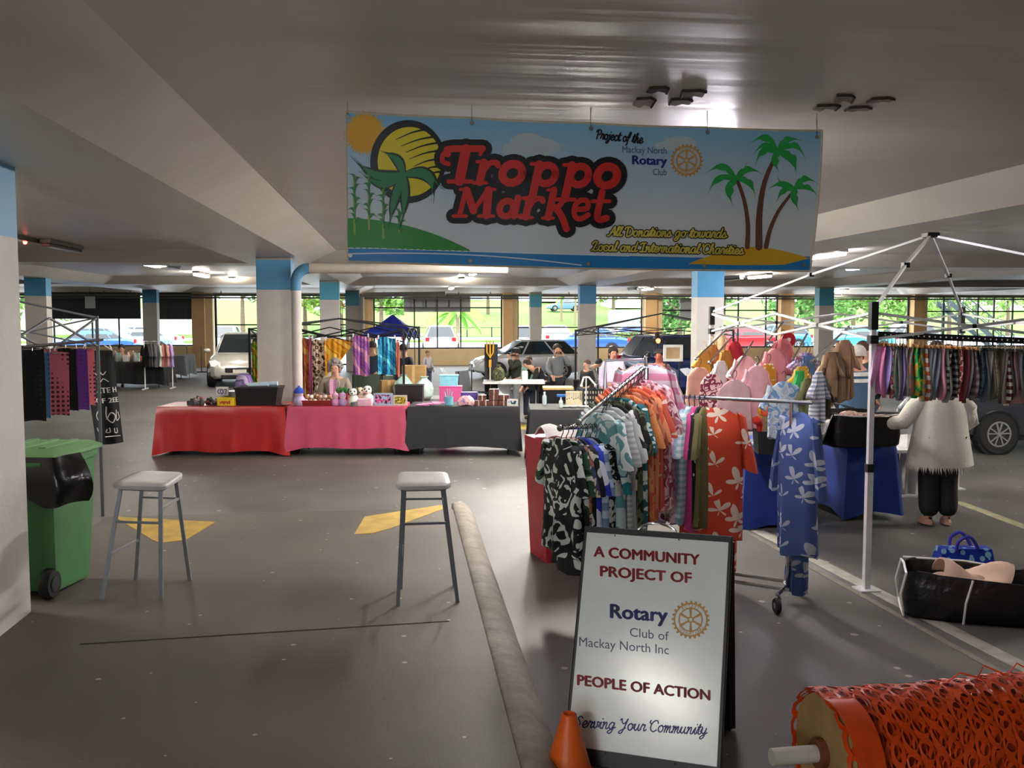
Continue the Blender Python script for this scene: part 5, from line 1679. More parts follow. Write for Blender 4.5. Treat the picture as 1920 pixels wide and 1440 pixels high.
# --- on the black table
p = on(810, 13.72)
m = MB()
for k in range(4): m.box((-.12 + .07 * k, .02 * (k % 2), .012 + .016 * k * .6), (.20, .12, .02), R(12 * k - 20), bev=.008)
m.build('folded_cloth', mat('#d68fb6', .85, 0, .1), None, False, p, -YAW, label='pile edge of pink folded cloths on the black table', cat='cloth')
cu = thing('brush_jar', 'clear blue jar of brushes on the black table', 'jar', on(841, 13.75), -YAW)
m = MB(); m.lathe([(.05, 0), (.062, .01), (.07, .13), (.064, .13), (.055, .015)], n=18); m.build('jar', mat('#6fb0c4', .15, 0, .05), cu, smooth=40)
for k in range(6):
    m = MB(); m.tube([(.02 * math.cos(k), .02 * math.sin(k), .02), (.055 * math.cos(k), .05 * math.sin(k), .20 + .02 * (k % 3))], .006, 6); m.build('brush', mat(['#e6e6e6', '#4a9ac0', '#d8a0b0'][k % 3], .5), cu)
p = on(880, 13.95)
m = MB(); m.box((0, 0, .09), (.24, .16, .18), bev=.008); m.build('purple_box', mat('#4b3a86', .5), None, False, p, -YAW, label='purple box behind the floral pouch on the black table', cat='box')
p = on(874, 13.72)
m = MB(); m.loft([[(.13 * k * math.cos(a), .06 * k * math.sin(a), z + .012 * math.sin(3 * a)) for a in [2 * PI * i / 16 for i in range(16)]] for z, k in ((0.01, .9), (.05, 1.05), (.10, .8), (.14, .35))])
m.build('floral_pouch', printm('blob', ['#d68a9a', '#e6c0a8', '#8a6ab0'], 25, seed=7), None, True, p, label='soft floral pouch leaning in front of the purple box', cat='pouch')
gb = 'ribboned gift boxes on the black table'
BRN = mat('#5e3226', .4, 0, .15, 18); RIB = mat('#c9b8a4', .4)
for k, (px, d, z, nm) in enumerate([(898, 13.75, 0, 'lower ribboned brown gift box nearest the purple box'), (911, 13.78, 0, 'lower ribboned brown gift box beside the tall stack'), (904, 13.8, .075, 'ribboned brown gift box resting on two others'),
                                 (926, 13.8, 0, 'bottom gift box of the taller brown stack'), (926, 13.8, .08, 'middle gift box of the taller brown stack'), (926, 13.8, .16, 'top gift box of the taller brown stack'), (945, 13.8, 0, 'bottom gift box of the end brown stack'), (945, 13.8, .08, 'top gift box of the end brown stack')]):
    t = thing('gift_box', nm, 'box', on(px, d, TZ + z), -YAW + .05 * (k % 3 - 1), gb)
    m = MB(); m.box((0, 0, .037), (.115 if k < 3 else .14, .13, .074), bev=.004); m.build('carton', BRN, t)
    m = MB(); m.box((0, 0, .0378), (.016, .134, .0762)); m.box((0, -.0001, .0378), (.145 if k >= 3 else .119, .02, .0765)); m.build('ribbon', RIB, t)
picture(961, 13.68, .16, .10, WHITEP, printm('blob', ['#cfe0e8', '#3a4a5a'], 14, seed=4), 'small white framed card at the corner of the black table')

# ------------------------------------------------------------------ behind the front tables
# seated seller
JAC = mat('#8f8778', .9, 0, .08, 12, .3, name='beige_jacket_cloth')
pl_ = D(628, 700, 15.35)
pose = dict(SIT, lw=(.10, -.24, .70), rw=(-.10, -.24, .70))
sl_ = person('grey haired person in a beige jacket and pink checked shirt seated behind the pink table', (pl_.x, pl_.y, .03), R(-4), pose, JAC, mat('#3a3a42', .9), mat('#8f8a84', .9, 0, .15, 60, .4), SKIN, fat=1.25, scale=.98)
m = MB(); m.grid(lambda u, v: ((u - .5) * .13 * (1 - .1 * v), -.165 - .03 * math.sin(v * 2) - .012 * math.cos(u * 6), .98 - .34 * v), 6, 8, th=.01)
m.build('shirt_front', printm('check', ['#d6b3cc', '#a8628f'], 18), sl_, smooth=True)
for s in (-1, 1):
    m = MB(); m.tube([(s * .045, -.12, 1.0), (s * .08, -.165, .93), (s * .07, -.19, .80)], [.02, .028, .012], 8); m.build('lapel', JAC, sl_, smooth=True)
m = MB(); rr_ = random.Random(2)
hc_ = Vector(SIT['head']) * .4 + Vector(SIT['crown']) * .6
for k in range(70):
    a = rr_.uniform(0, 6.28); el = rr_.uniform(-.9, 1.5)
    dv_ = Vector((math.cos(a) * math.cos(el), math.sin(a) * math.cos(el), math.sin(el)))
    if dv_.y < -.35 and dv_.z < .55: continue
    m.ball(hc_ + Vector((dv_.x * .11, .02 + dv_.y * .10, dv_.z * .11 - .01)), rr_.uniform(.026, .04), 7, 5)
m.build('curls', mat('#8f8a84', .9, 0, .15, 60, .4), sl_, smooth=True, kind='stuff')
ch = thing('folding_chair', 'camping chair under the grey haired seller', 'chair', (pl_.x, pl_.y + .05, 0), 0)
CHM = mat('#2b2f33', .8)
m = MB(); m.box((0, 0, .40), (.5, .42, .03)); m.build('seat', CHM, ch)
m = MB(); m.box((0, .24, .66), (.5, .025, .4), bev=.01); m.build('backrest', CHM, ch)
for sx in (-1, 1):
    for sy in (-1, 1):
        m = MB(); m.tube([(sx * .24, sy * .2, 0), (sx * .24, sy * .2, .4 if sy < 0 else .86)], .012, 6); m.build('leg', BLACKM, ch)

def gazebo_frame(name, label, corners, z, peak=None, mt=BLACKM, r=.013, n=2, zleg=None, drop=.22, legs=True, skip=(), mid=True):
    t = thing(name, label, 'canopy frame', (corners[0][0], corners[0][1], 0))
    o = Vector((corners[0][0], corners[0][1], 0))
    C_ = [Vector((c[0], c[1], 0)) - o for c in corners]
    for i, c in enumerate(C_):
        m = MB(); m.bar(c, c + Vector((0, 0, z)), r * 3, r * 3); m.build('leg', mt, t)
    for i in range(4):
        if i in skip: continue
        m = MB(); scissor(m, C_[i], C_[(i + 1) % 4], z - drop, z - .02, n, r); m.build('scissor_brace', mt, t)
    if peak:
        ctr = sum(C_, Vector()) / 4
        for c in C_:
            m = MB(); m.bar(c + Vector((0, 0, z - .02)), (ctr.x, ctr.y, peak), r * 2, r * 2); m.build('ridge_bar', mt, t)
    return t
# dark frame that carries the tie-dyed cloths
c0, c1 = D(469, 700, 15.9), D(757, 700, 15.5)
back = _fh * 2.6
gf = gazebo_frame('canopy_frame', 'black folding canopy frame hung with tie-dyed cloths', [(c0.x, c0.y), (c1.x, c1.y), (c1.x + back.x, c1.y + back.y), (c0.x + back.x, c0.y + back.y)], 1.80, 1.95, n=3)
m = MB(); a_, b_ = Vector((0, 0, 1.66)), Vector((c1.x - c0.x, c1.y - c0.y, 1.68)); m.tube([a_, b_], .012, 6); m.build('hanging_rail', BLACKM, gf)
def railpt(px, z=None):
    u = (px - 469) / (757 - 469)
    p = D(px, 700, 15.9 - .4 * u); return p
gh = 'tie-dyed cloths hanging from the black frame'
def hang_cloth(px0, px1, y0, y1, mt, label, tri=False, sway=0.0, fold=.03, d=None):
    p = railpt((px0 + px1) / 2)
    dd = (p - CAMP).dot(_fh) if d is None else d
    p = D((px0 + px1) / 2, y0, dd); w = sz(px1 - px0, dd); h = sz(y1 - y0, dd)
    m = MB()
    def f(u, v):
        hh = h * (1 if not tri else (1 - .82 * u) + .06)
        return ((u - .5) * w * (1 - .05 * v) + sway * v, fold * v * math.sin(u * 13 + px0) + .01 * math.sin(u * 31), -v * hh + .012 * math.sin(u * PI * 2))
    m.grid(f, 26, 12, th=.006)
    t = m.build('hanging_cloth', mt, None, 60, tuple(p - _fh * .03), -YAW, label=label, cat='cloth', group=gh)
    m = MB()
    for k in (0.06, .94): m.box(((k - .5) * w, 0, .01), (.02, .03, .06))
    m.build('clip', WHITEP, t)
hang_cloth(472, 486, 641, 731, printm('tiedye', ['#5a8a2a', '#c9b52a', '#a8502a', '#7fae2f'], 2.4, seed=1), 'narrow green and yellow tie-dyed cloth at the outer end of the frame')
hang_cloth(566, 582, 634, 748, printm('tiedye', ['#8a4a34', '#b0683c', '#a8443a', '#c9974f'], 2.4, seed=2), 'rust red and orange tie-dyed cloth just beside the column')
hang_cloth(580, 587, 634, 742, mat('#a8537a', .8), 'thin magenta cloth edge beside the animal print')
hang_cloth(585, 611, 637, 738, printm('leopard', ['#ddd2c2', '#241d1a', '#b08a5c'], 16, seed=2), 'white cloth with dark animal spots hanging beside the seller')
hang_cloth(609, 659, 636, 703, printm('tiedye', ['#c98a1c', '#dba62c', '#b8651c', '#e0b84a'], 2.0, seed=4), 'golden yellow cloth draped to a point above the seller', tri=True)
hang_cloth(661, 693, 630, 704, printm('tiedye', ['#7a4a9a', '#b0608a', '#5a4fa8', '#c98aa8'], 3.2, seed=5), 'purple and pink spiral dyed towel on the black frame')
hang_cloth(708, 743, 633, 702, printm('tiedye', ['#1a6a9a', '#2aa0c0', '#1f4f8f', '#5ac0cf'], 3.4, seed=6), 'turquoise and blue dyed towel on the black frame')
hang_cloth(743, 749, 640, 704, mat('#b0604a', .8), 'thin rust edged cloth behind the turquoise towel')

# clutter behind the black table
def crate(px, d, w, dp, h, mt, label, z=0.0, lid=None, name='storage_crate', rot=0):
    p = D(px, 700, d)
    t = thing(name, label, 'crate', (p.x, p.y, z), -YAW + rot)
    m = MB(); m.loft([[(-w * .46, -dp * .46, 0), (w * .46, -dp * .46, 0), (w * .46, dp * .46, 0), (-w * .46, dp * .46, 0)], [(-w / 2, -dp / 2, h), (w / 2, -dp / 2, h), (w / 2, dp / 2, h), (-w / 2, dp / 2, h)]]); m.build('tub', mt, t)
    m = MB(); m.box((0, 0, h + .012), (w * 1.04, dp * 1.04, .024), bev=.008); m.build('lid' if lid else 'rim', lid or mt, t)
    return t
CARD = mat('#a8834f', .8, 0, .1, name='cardboard')
p = D(777, 700, 17.2)
def carton(px, y0, y1, d, w, label, rot=0.0, z=None):
    a, b = D(px, y0, d), D(px, y1, d)
    h = a.z - (b.z if z is None else z)
    t = thing('cardboard_box', label, 'box', (b.x, b.y, b.z if z is None else z), -YAW + rot)
    m = MB(); m.box((0, 0, h / 2), (w, w * .8, h), bev=.004); m.build('carton', CARD, t)
    m = MB(); m.box((0, -w * .4 - .001, h * .5), (.05, .004, h * .98)); m.build('tape', mat('#c4a878', .3), t)
def low_table(px0, px1, d, dep, z, label):
    loc, w = tpos(px0, px1, d, dep)
    return folding_table(loc, -YAW, w, dep, z, label)
low_table(700, 862, 16.4, .7, .58, 'dark trestle table behind the black covered table')
carton(777, 685, 722, 16.8, .40, 'open cardboard box standing behind the plastic bags', z=.58)
carton(728, 713, 752, 16.6, .26, 'leaning cardboard box below the turquoise towel', .3, z=.58)
PBAG = mat('#b9cfc6', .2, 0, .2, 9, .8, name='clear_bag_plastic', bscale=7)
def sack(px, y0, y1, wpx, d, mt, label, z, inner=None):
    w = sz(wpx, d); a = D(px, y0, d); h = a.z - z
    t = thing('plastic_bag', label, 'bag', (a.x, a.y, z), px * .1)
    rr_ = random.Random(int(px))
    m = MB()
    rings = []
    for zz, k in ((0, .7), (.15, .98), (.45, 1.05), (.7, .85), (.86, .45), (.93, .3), (1.0, .5)):
        rings.append([((w / 2 * k * (1 + rr_.uniform(-.12, .12))) * math.cos(q), (w * .38 * k * (1 + rr_.uniform(-.12, .12))) * math.sin(q), h * zz) for q in [2 * PI * i / 16 for i in range(16)]])
    m.loft(rings); m.build('bag', mt, t, smooth=60)
    if inner:
        m = MB()
        for k in range(6): m.ball((w * .28 * math.cos(k * 1.1), w * -.30, h * (.25 + .07 * (k % 3))), (w * .16, w * .1, h * .12), 8, 6)
        m.build('contents', inner, t, smooth=True)
sack(757, 702, 742, 38, 16.3, mat('#9cc0b4', .25, 0, .15, 9, .8, bscale=7), 'pale teal plastic bag of stock behind the pink table', .59)
sack(795, 706, 742, 42, 16.3, PBAG, 'clear plastic bag stuffed with pink clothes', .59, mat('#a8607a', .8, 0, .3, 30))
crate(842, 15.6, .30, .2, .16, mat('#7fc0cf', .4), 'pale blue plastic crate on the pink one', .86 - .0)
crate(845, 15.6, .36, .24, .84, mat('#c9548a', .4), 'pink plastic crate under the pale blue one', 0.0)
crate(768, 14.75, .42, .25, .92, BLACKP, 'tall black bin behind the yellow framed print', 0)
# grey folding chair and camouflage chairs
def camp_chair(px, d, y0, mt, label, rot=0):
    a = D(px, y0, d); zt = a.z
    t = thing('camping_chair', label, 'chair', (a.x, a.y, 0), rot)
    m = MB(); m.grid(lambda u, v: ((u - .5) * .5, .02 * math.cos(u * 6) + .1 * v, .42 + (zt - .42) * v), 8, 6, th=.015); m.build('backrest', mt, t)
    m = MB(); m.grid(lambda u, v: ((u - .5) * .5, -.42 * v, .42 - .03 * math.sin(u * PI) + .02 * v), 8, 4, th=.015); m.build('seat', mt, t)
    for sx in (-1, 1):
        for y, z1 in ((-.42, .62), (.06, zt)):
            m = MB(); m.tube([(sx * .26, y, 0), (sx * .26, y, z1)], .011, 6); m.build('leg', BLACKM, t)
        m = MB(); m.tube([(sx * .27, -.44, .62), (sx * .27, .08, .64)], .02, 6); m.build('armrest', mt, t)
camp_chair(690, 16.9, 702, mat('#3d4a3a', .8), 'dark green camping chair between the dyed towels', R(10))
camp_chair(712, 17.6, 705, mat('#6d7a63', .8), 'khaki camping chair under the turquoise towel', R(-20))
camp_chair(878, 17.0, 695, mat('#55575a', .8), 'grey draped camping chair beside the dark display board', R(60))
# tall dark display panel with yellow tools
p = D(921, 742, 17.4)
dp_ = thing('display_board', 'tall black display board standing by the silver car', 'display board', (p.x, p.y, 0), -YAW)
hh = D(921, 645, 17.4).z
m = MB(); m.box((0, 0, hh / 2), (.24, .03, hh), bev=.004); m.build('board', mat('#1b1b1d', .7), dp_)
for s in (-1, 1):
    m = MB(); m.bar((s * .1, -.25, .01), (s * .1, .25, .01), .03, .02); m.build('foot', BLACKM, dp_)
p2 = D(919, 740, 17.25)
tri = thing('toy_trident', 'long handled yellow toy trident leaning on the black display board', 'toy', (p2.x, p2.y, 0), -YAW)
YT = mat('#d99a1c', .5)
zt_ = D(919, 640, 17.25).z
m = MB(); m.tube([(0, 0, 0.02), (0, 0, zt_ - .35)], .012, 7); m.build('handle', mat('#cfc4a8', .5), tri)
m = MB(); m.box((0, 0, zt_ - .40), (.05, .03, .14), bev=.01); m.tube([(-.06, 0, zt_), (-.055, 0, zt_ - .2), (0, 0, zt_ - .3), (.055, 0, zt_ - .2), (.06, 0, zt_)], .014, 7); m.tube([(0, 0, zt_), (0, 0, zt_ - .3)], .013, 7); m.build('fork', YT, tri)
m = MB(); m.tube([(0, 0, .28), (0, 0, .44)], .02, 8); m.build('grip', YT, tri)
sack(935, 684, 712, 24, 17.0, printm('blob', ['#4a5236', '#2b3322', '#6b6a4a'], 9, seed=3), 'small camouflage bag on the pale folding table', D(935, 713, 17.0).z)
zg = D(960, 714, 17.0).z
loc, w = tpos(905, 1022, 16.7, .7)
folding_table(loc, -YAW, w, .7, zg, 'pale folding table in front of the silver car', top=mat('#c2c4c2', .5))
p = D(984, 712, 17.0)
m = MB(); m.box((0, 0, .09), (.10, .08, .18), R(8), bev=.02); m.build('paper_bag', mat('#dcdad4', .7), None, False, (p.x, p.y, zg), label='white upright pack on the pale folding table', cat='pack')
# black storage trunk with a plank on top
crate(1044, 14.6, .36, .36, .86, BLACKP, 'big black storage trunk with a blue handle', 0)
tk = [o for o in COL.objects if o.name.startswith('storage_crate') and o.get('label', '').startswith('big black storage')][0]
m = MB(); m.box((.06, -.2, .80), (.14, .03, .04), bev=.01); m.build('handle', mat('#2f6fc0', .4), tk)
p = D(1046, 716, 14.6)
m = MB(); m.box((0, 0, .018), (.46, .42, .036), bev=.006); m.build('wooden_board', mat('#c9a76b', .6, 0, .12, 8), None, False, (p.x, p.y, .885), -YAW, label='pale wooden board lying on the black trunk', cat='board')
p = D(1025, 748, 13.9)
# jewellery stall under black cloth
dressed(994, 1128, 12.6, .85, .76, .06, 'folding table under the jewellery stall cloth', 'black cloth over the jewellery table behind the shirt rack', mat('#1e1f22', .75, 0, .1, 6), .014, 9)
def onj(px, d, z=.772): p = D(px, 700, d); return (p.x, p.y, z)
bo = thing('water_bottle', 'small clear water bottle beside the black trunk', 'bottle', onj(1021, 13.2), 0)
m = MB(); m.lathe([(.028, 0), (.032, .02), (.03, .12), (.012, .15), (.012, .16)], n=14); m.build('bottle', mat('#c3d3d8', .1), bo, smooth=50)
m = MB(); m.lathe([(.014, .16), (.014, .18)], n=10); m.build('cap', mat('#e8e8e8', .4), bo)
jd = thing('jewellery_stand', 'cream jewellery board with hanging necklaces on the black table', 'display stand', onj(1078, 13.1), -YAW)
m = MB(); m.box((0, 0, .10), (.25, .015, .20), bev=.004); m.bar((0, .01, .15), (0, .1, .003), .04, .006); m.build('board', mat('#d8cba8', .7), jd)
for k in range(8):
    x = -.105 + .03 * k
    m = MB(); m.tube([(x - .008, -.012, .18), (x, -.013, .10 + .01 * (k % 3)), (x + .008, -.012, .18)], .0022, 5); m.ball((x, -.015, .09 + .01 * (k % 3)), .008, 6, 5)
    m.build('necklace', mat(['#3a3a40', '#8a6a2a', '#5a7a8a', '#2a2a2a'][k % 4], .3, .5), jd)
for k, px in enumerate((1062, 1076, 1090)):
    dsh = MB(); dsh.lathe([(.02, 0), (.05, .008), (.055, .02), (.048, .018), (.02, .008)], n=16)
    dsh.build('trinket_dish', mat('#d5d5d2', .3), None, True, onj(px, 12.85), label='white trinket dish before the necklaces, %s' % ['nearest the bottle', 'middle of three', 'nearest the lamp'][k], cat='dish', group='trinket dishes')
vb = thing('glass_bottle', 'clear glass bottle before the cream jewellery board', 'bottle', onj(1052, 12.8), 0)
m = MB(); m.lathe([(.022, 0), (.028, .01), (.028, .09), (.01, .11), (.01, .14)], n=12); m.build('bottle', mat('#cfdad8', .1), vb, smooth=50)
eb = thing('earring_board', 'dark board pinned with rows of earrings behind the shirt rack', 'display board', onj(1112, 13.0), -YAW)
m = MB(); m.box((0, 0, .12), (.28, .02, .24), bev=.004); m.build('board', mat('#141416', .7), eb)
for r_ in range(3):
    for k in range(7):
        m = MB(); m.box((-.11 + .037 * k, -.013, .05 + .07 * r_), (.014, .006, .034), bev=.003); m.build('earring', mat(['#d8d5cc', '#a8a49a', '#cfc4b0'][(k + r_) % 3], .4, .3), eb)
lp = thing('desk_lamp', 'white angled desk lamp over the earrings', 'lamp', onj(1099, 12.95), -YAW)
LW = mat('#dcdcd8', .4)
m = MB(); m.lathe([(.06, 0), (.06, .012), (.01, .02)], n=16); m.build('base', LW, lp)
m = MB(); m.tube([(0, 0, .01), (0, 0, .40)], .008, 6); m.build('pole', LW, lp)
for s, ex in ((-1, -.07), (1, .12)):
    m = MB(); m.tube([(0, 0, .40), (s * .035, -.03, .40), (ex, -.08, .30)], .012, 7); m.ball((ex, -.08, .29), .02, 8, 6); m.build('lamp_arm', LW, lp)
# lilac canvas board and blank cream frame
lb = thing('canvas_board', 'lilac blank canvas on a steel stand behind the shirts', 'canvas', tuple(D(1153, 716, 12.5)), -YAW)
zz0 = D(1153, 716, 12.5).z
m = MB(); m.box((0, 0, .15), (.22, .02, .30), bev=.004); m.build('canvas', mat('#c4b3c4', .7), lb)
m = MB()
for s in (-1, 1): m.bar((s * .1, .02, .25), (s * .12, .02, -zz0 + .0), .02, .02)
m.build('stand', STL, lb)
p = D(1262, 662, 14.4)
cf = thing('cream_frame', 'square white frame with a beige centre held above the grey stall', 'frame', (p.x, p.y, 0), -YAW)
m = MB()
for x, y, a, b in ((0, .105, .29, .04), (0, -.105, .29, .04), (-.125, 0, .04, .25), (.125, 0, .04, .25)): m.box((x, 0, p.z + y), (a, .03, b))
m.build('frame', WHITEP, cf)
m = MB(); m.box((0, .008, p.z), (.22, .008, .18)); m.build('panel', mat('#b59a74', .8), cf)
m = MB(); m.tube([(.1, .03, 0), (.1, .03, p.z)], .012, 6); m.tube([(-.1, .03, 0), (-.1, .03, p.z)], .012, 6); m.build('stand', BLACKM, cf)
# dark canopy frame at the back and the small blue gazebo
cA, cB = D(1079, 700, 19.5), D(1121, 700, 25.0)
bk = _rt * 3.2
gazebo_frame('canopy_frame', 'black canopy frame with a peaked roof over the back stalls', [(cA.x, cA.y), (cA.x + bk.x, cA.y + bk.y), (cB.x + bk.x * 1.1, cB.y + bk.y * 1.1), (cB.x, cB.y)], 1.72, 2.05, n=3, drop=.12)
t = thing('blue_gazebo', 'small blue pop-up gazebo by the far windows', 'gazebo', tuple(Vector((D(737, 700, 31.5).x, D(737, 700, 31.5).y, 0))), -YAW)
BLUE = mat('#2438b8', .5, 0, .06, 4, name='blue_tent_cloth')
hw_ = sz(47, 31.5) ; ze, zv, zp = D(737, 622, 31.5).z, D(737, 631, 31.5).z, D(737, 590, 31.5).z
m = MB(); m.loft([[(-hw_, -hw_, zv), (hw_, -hw_, zv), (hw_, hw_, zv), (-hw_, hw_, zv)], [(-hw_, -hw_, ze), (hw_, -hw_, ze), (hw_, hw_, ze), (-hw_, hw_, ze)], [(-hw_ * .5, -hw_ * .5, ze + (zp - ze) * .42), (hw_ * .5, -hw_ * .5, ze + (zp - ze) * .42), (hw_ * .5, hw_ * .5, ze + (zp - ze) * .42), (-hw_ * .5, hw_ * .5, ze + (zp - ze) * .42)], [(-.02, -.02, zp), (.02, -.02, zp), (.02, .02, zp), (-.02, .02, zp)]], cap=False)
m.build('canopy', BLUE, t)
for sx in (-1, 1):
    for sy in (-1, 1):
        m = MB(); m.bar((sx * hw_ * .97, sy * hw_ * .97, 0), (sx * hw_ * .97, sy * hw_ * .97, ze), .03); m.build('leg', STLD, t)
# ------------------------------------------------------------------ white canopy frame over the baby clothes stall
nl = G(1624, 1106)
fl, fr_, nr = D(1333, 700, 10.55), D(1800, 700, 11.0), None
NL, FL_, FR_, NR_ = Vector((nl.x, nl.y, 0)), Vector((fl.x, fl.y, 0)), Vector((fr_.x, fr_.y, 0)), Vector((nl.x + 3.0, nl.y - .1, 0))
wf = thing('canopy_frame', 'bare white steel canopy frame standing over the baby clothes stall', 'canopy frame', tuple(NL))
ZF = 2.02
cs = [Vector((0, 0, 0)), FL_ - NL, FR_ - NL, NR_ - NL]
for i, c in enumerate(cs):
    m = MB(); m.bar(c + Vector((0, 0, .0)), c + Vector((0, 0, 1.94)), .036); m.bar(c + Vector((0, 0, 0)), c + Vector((0, 0, .90)), .044)
    lg = m.build('leg', STEELW, wf)
    for nm_, z0_, z1_, w_ in (('corner_bracket', 1.90, 2.10, .052), ('sliding_collar', 1.80, 1.86, .06), ('leg_clamp', .87, .93, .052)):
        m = MB(); m.bar(c + Vector((0, 0, z0_)), c + Vector((0, 0, z1_)), w_); m.build(nm_, BLACKP, lg)
    m = MB(); m.box(c + Vector((0, 0, .006)), (.15, .15, .012)); m.build('foot_plate', STEELW, lg)
ctr = sum(cs, Vector()) / 4
pk = D(1745, 441, 8.75) - NL
for i, c in enumerate(cs):
    m = MB(); mid = c.lerp(pk, .5); mid.z = 2.02 + (pk.z - 2.02) * .55
    m.bar(c + Vector((0, 0, 2.04)), mid, .024, .018); m.bar(mid, pk, .028, .02); rb_ = m.build('ridge_bar', STEELW, wf)
    m = MB(); m.box(mid, (.05, .05, .04)); m.build('joint', BLACKP, rb_)
m = MB(); m.box(pk, (.12, .12, .045), bev=.01); m.build('peak_bracket', BLACKP, wf)
for i in range(4):
    m = MB(); scissor(m, cs[i], cs[(i + 1) % 4], 1.83, 2.02, 2, .012); sbr = m.build('scissor_brace', STEELW, wf)
    for k in (1, 3):
        q = cs[i].lerp(cs[(i + 1) % 4], k / 4)
        m = MB(); m.box((q.x, q.y, 1.925), (.03, .03, .03)); m.build('joint', BLACKP, sbr)
# perforated rail with the bibs
ra, rb2 = D(1645, 627, 6.95), D(2080, 646, 6.85)
m = MB(); m.bar(ra - NL, rb2 - NL, .03, .045)
rail = m.build('hanging_rail', BLACKM, wf)
for k in range(26):
    q = (ra - NL).lerp(rb2 - NL, .03 + k * .024) + Vector((0, -.018, 0))
    m = MB(); m.ball(q, .006, 6, 4); m.build('hole', mat('#c9c9c4', .5), rail)
# bibs: (colour name, material)
bibs = [('lilac pink', mat('#d9a6d0', .85), .26), ('bright pink', mat('#e58fb8', .85), .22), ('violet', mat('#9a86c4', .85), .2), ('white and red', printm('blob', ['#d8d4d0', '#b8444f', '#4a8a7a'], 20, seed=1), .2), ('sage', mat('#8a9a8c', .85), .2),
        ('grey', mat('#85868a', .85), .2), ('purple', mat('#77689a', .85), .2), ('pale grey', mat('#b4b4b2', .85), .2), ('salmon patterned', printm('blob', ['#c98a82', '#8f8f8f'], 22, seed=2), .2), ('leaf green printed', printm('blob', ['#1f7f4a', '#58b83a', '#d9862f'], 13, seed=3), .24),
        ('emerald printed', printm('blob', ['#14633f', '#3aa04f', '#d0c23f'], 13, seed=4), .24), ('yellow edged', printm('stripe', ['#d9c35a', '#a5a39c'], 5, seed=1), .2), ('red and white', printm('stripe', ['#d8d2cc', '#c0583f'], 5, seed=2), .2), ('steel grey', mat('#777c82', .85), .2),
        ('light steel', mat('#9aa2a8', .85), .2), ('blue grey', mat('#6e7886', .85), .2), ('rose pink', mat('#cf8f9d', .85), .22), ('dusty grey', mat('#8f8d8a', .85), .2), ('black and grey striped', printm('stripe', ['#2c2c2e', '#8f8f8c'], 7, seed=3, dist=.3), .22), ('black striped', printm('stripe', ['#252527', '#77777a'], 7, seed=6, dist=.3), .2),
        ('brick red floral', printm('blob', ['#8a3a34', '#c9a08a', '#5a2a2a'], 20, seed=5), .22), ('crimson', mat('#b0304f', .85), .2), ('wine', mat('#7a3a44', .85), .2), ('mauve grey', mat('#8a7a80', .85), .2), ('grey and plum striped', printm('stripe', ['#7d7a7c', '#5a464e'], 6, seed=7, dist=.3), .22),
        ('plum', mat('#6a5058', .85), .2), ('navy speckled', printm('speck', ['#2c3f52', '#5f7484'], 20, seed=6), .2), ('slate', mat('#566068', .85), .2), ('cream edged grey', mat('#a09a8f', .85), .2), ('olive grey', mat('#6f6e5c', .85), .2),
        ('taupe leafy', printm('blob', ['#7a6d5c', '#a0967f'], 18, seed=7), .22), ('dark taupe', mat('#5f574f', .85), .2), ('pale stone', mat('#a8a49a', .85), .2), ('maroon and white', printm('stripe', ['#d0ccc6', '#6a3038'], 6, seed=8, dist=.4), .2), ('charcoal', mat('#4c4d50', .85), .2),
        ('dull rose', mat('#9a7478', .85), .2), ('mid grey', mat('#75767a', .85), .2), ('ash grey', mat('#8d8f90', .85), .2)]
rr = random.Random(31)
def bib_mb(w, h, seed):
    r2 = random.Random(seed); ph = r2.uniform(0, 6)
    m = MB(); n = 20; rings = []
    for k in range(12):
        v = k / 11
        hw = w * (.34 + .16 * math.sin(min(1, v * 1.3) * PI / 2)) * (1 if v < .72 else max(.12, math.cos((v - .72) / .28 * PI / 2) ** .6))
        th = .008 + .016 * math.sin(v * PI)
        rings.append([(hw * math.cos(a) * (1 + .04 * math.sin(a * 3 + ph)), th * math.sin(a) + .012 * math.sin(ph + v * 4 + 2 * math.cos(a)), -.055 - h * v) for a in [2 * PI * i / n for i in range(n)]])
    m.loft(rings); return m
def pos_word(i, n): return ''
for k, (nm, mt, w) in enumerate(bibs):
    px = 1652 + k * 7.3 + rr.uniform(-1, 1)
    u = (px - 1645) / (2080 - 1645)
    p = ra.lerp(rb2, u); p.z -= .028
    h = .36 + rr.uniform(-.02, .03)
    me = bib_mb(w, h, k).mesh('baby_bib', mt, 60)
    o = put('baby_bib', me, None, tuple(p), R(90 - 22 + rr.uniform(-10, 10)) if k > 0 else R(35), nm + ' baby bib on the black perforated rail, %s' % ('with wooden hanger' if k < 26 else 'with black hanger'), 'baby bib', 'baby bibs along the black rail')
    m = MB(); m.tube([(0, 0, .012), (.012, 0, .004), (.01, 0, -.012), (0, 0, -.03)], .003, 5); m.box((0, 0, -.042), (.17, .012, .022), bev=.005)
    m.build('hanger', HNGW if k < 26 else HNG, o)
p = ra.lerp(rb2, .60); p.z -= .33
m = MB(); m.grid(lambda u, v: ((u - .5) * .20, -.02 + .02 * math.cos(u * 5), -.10 * v - .02 * math.sin(u * PI)), 10, 4, th=.01)
m.build('pink_romper_bottom', mat('#a8797c', .85), None, 60, tuple(p), label='dull pink gathered romper bottom hanging below the taupe bibs', cat='baby romper')

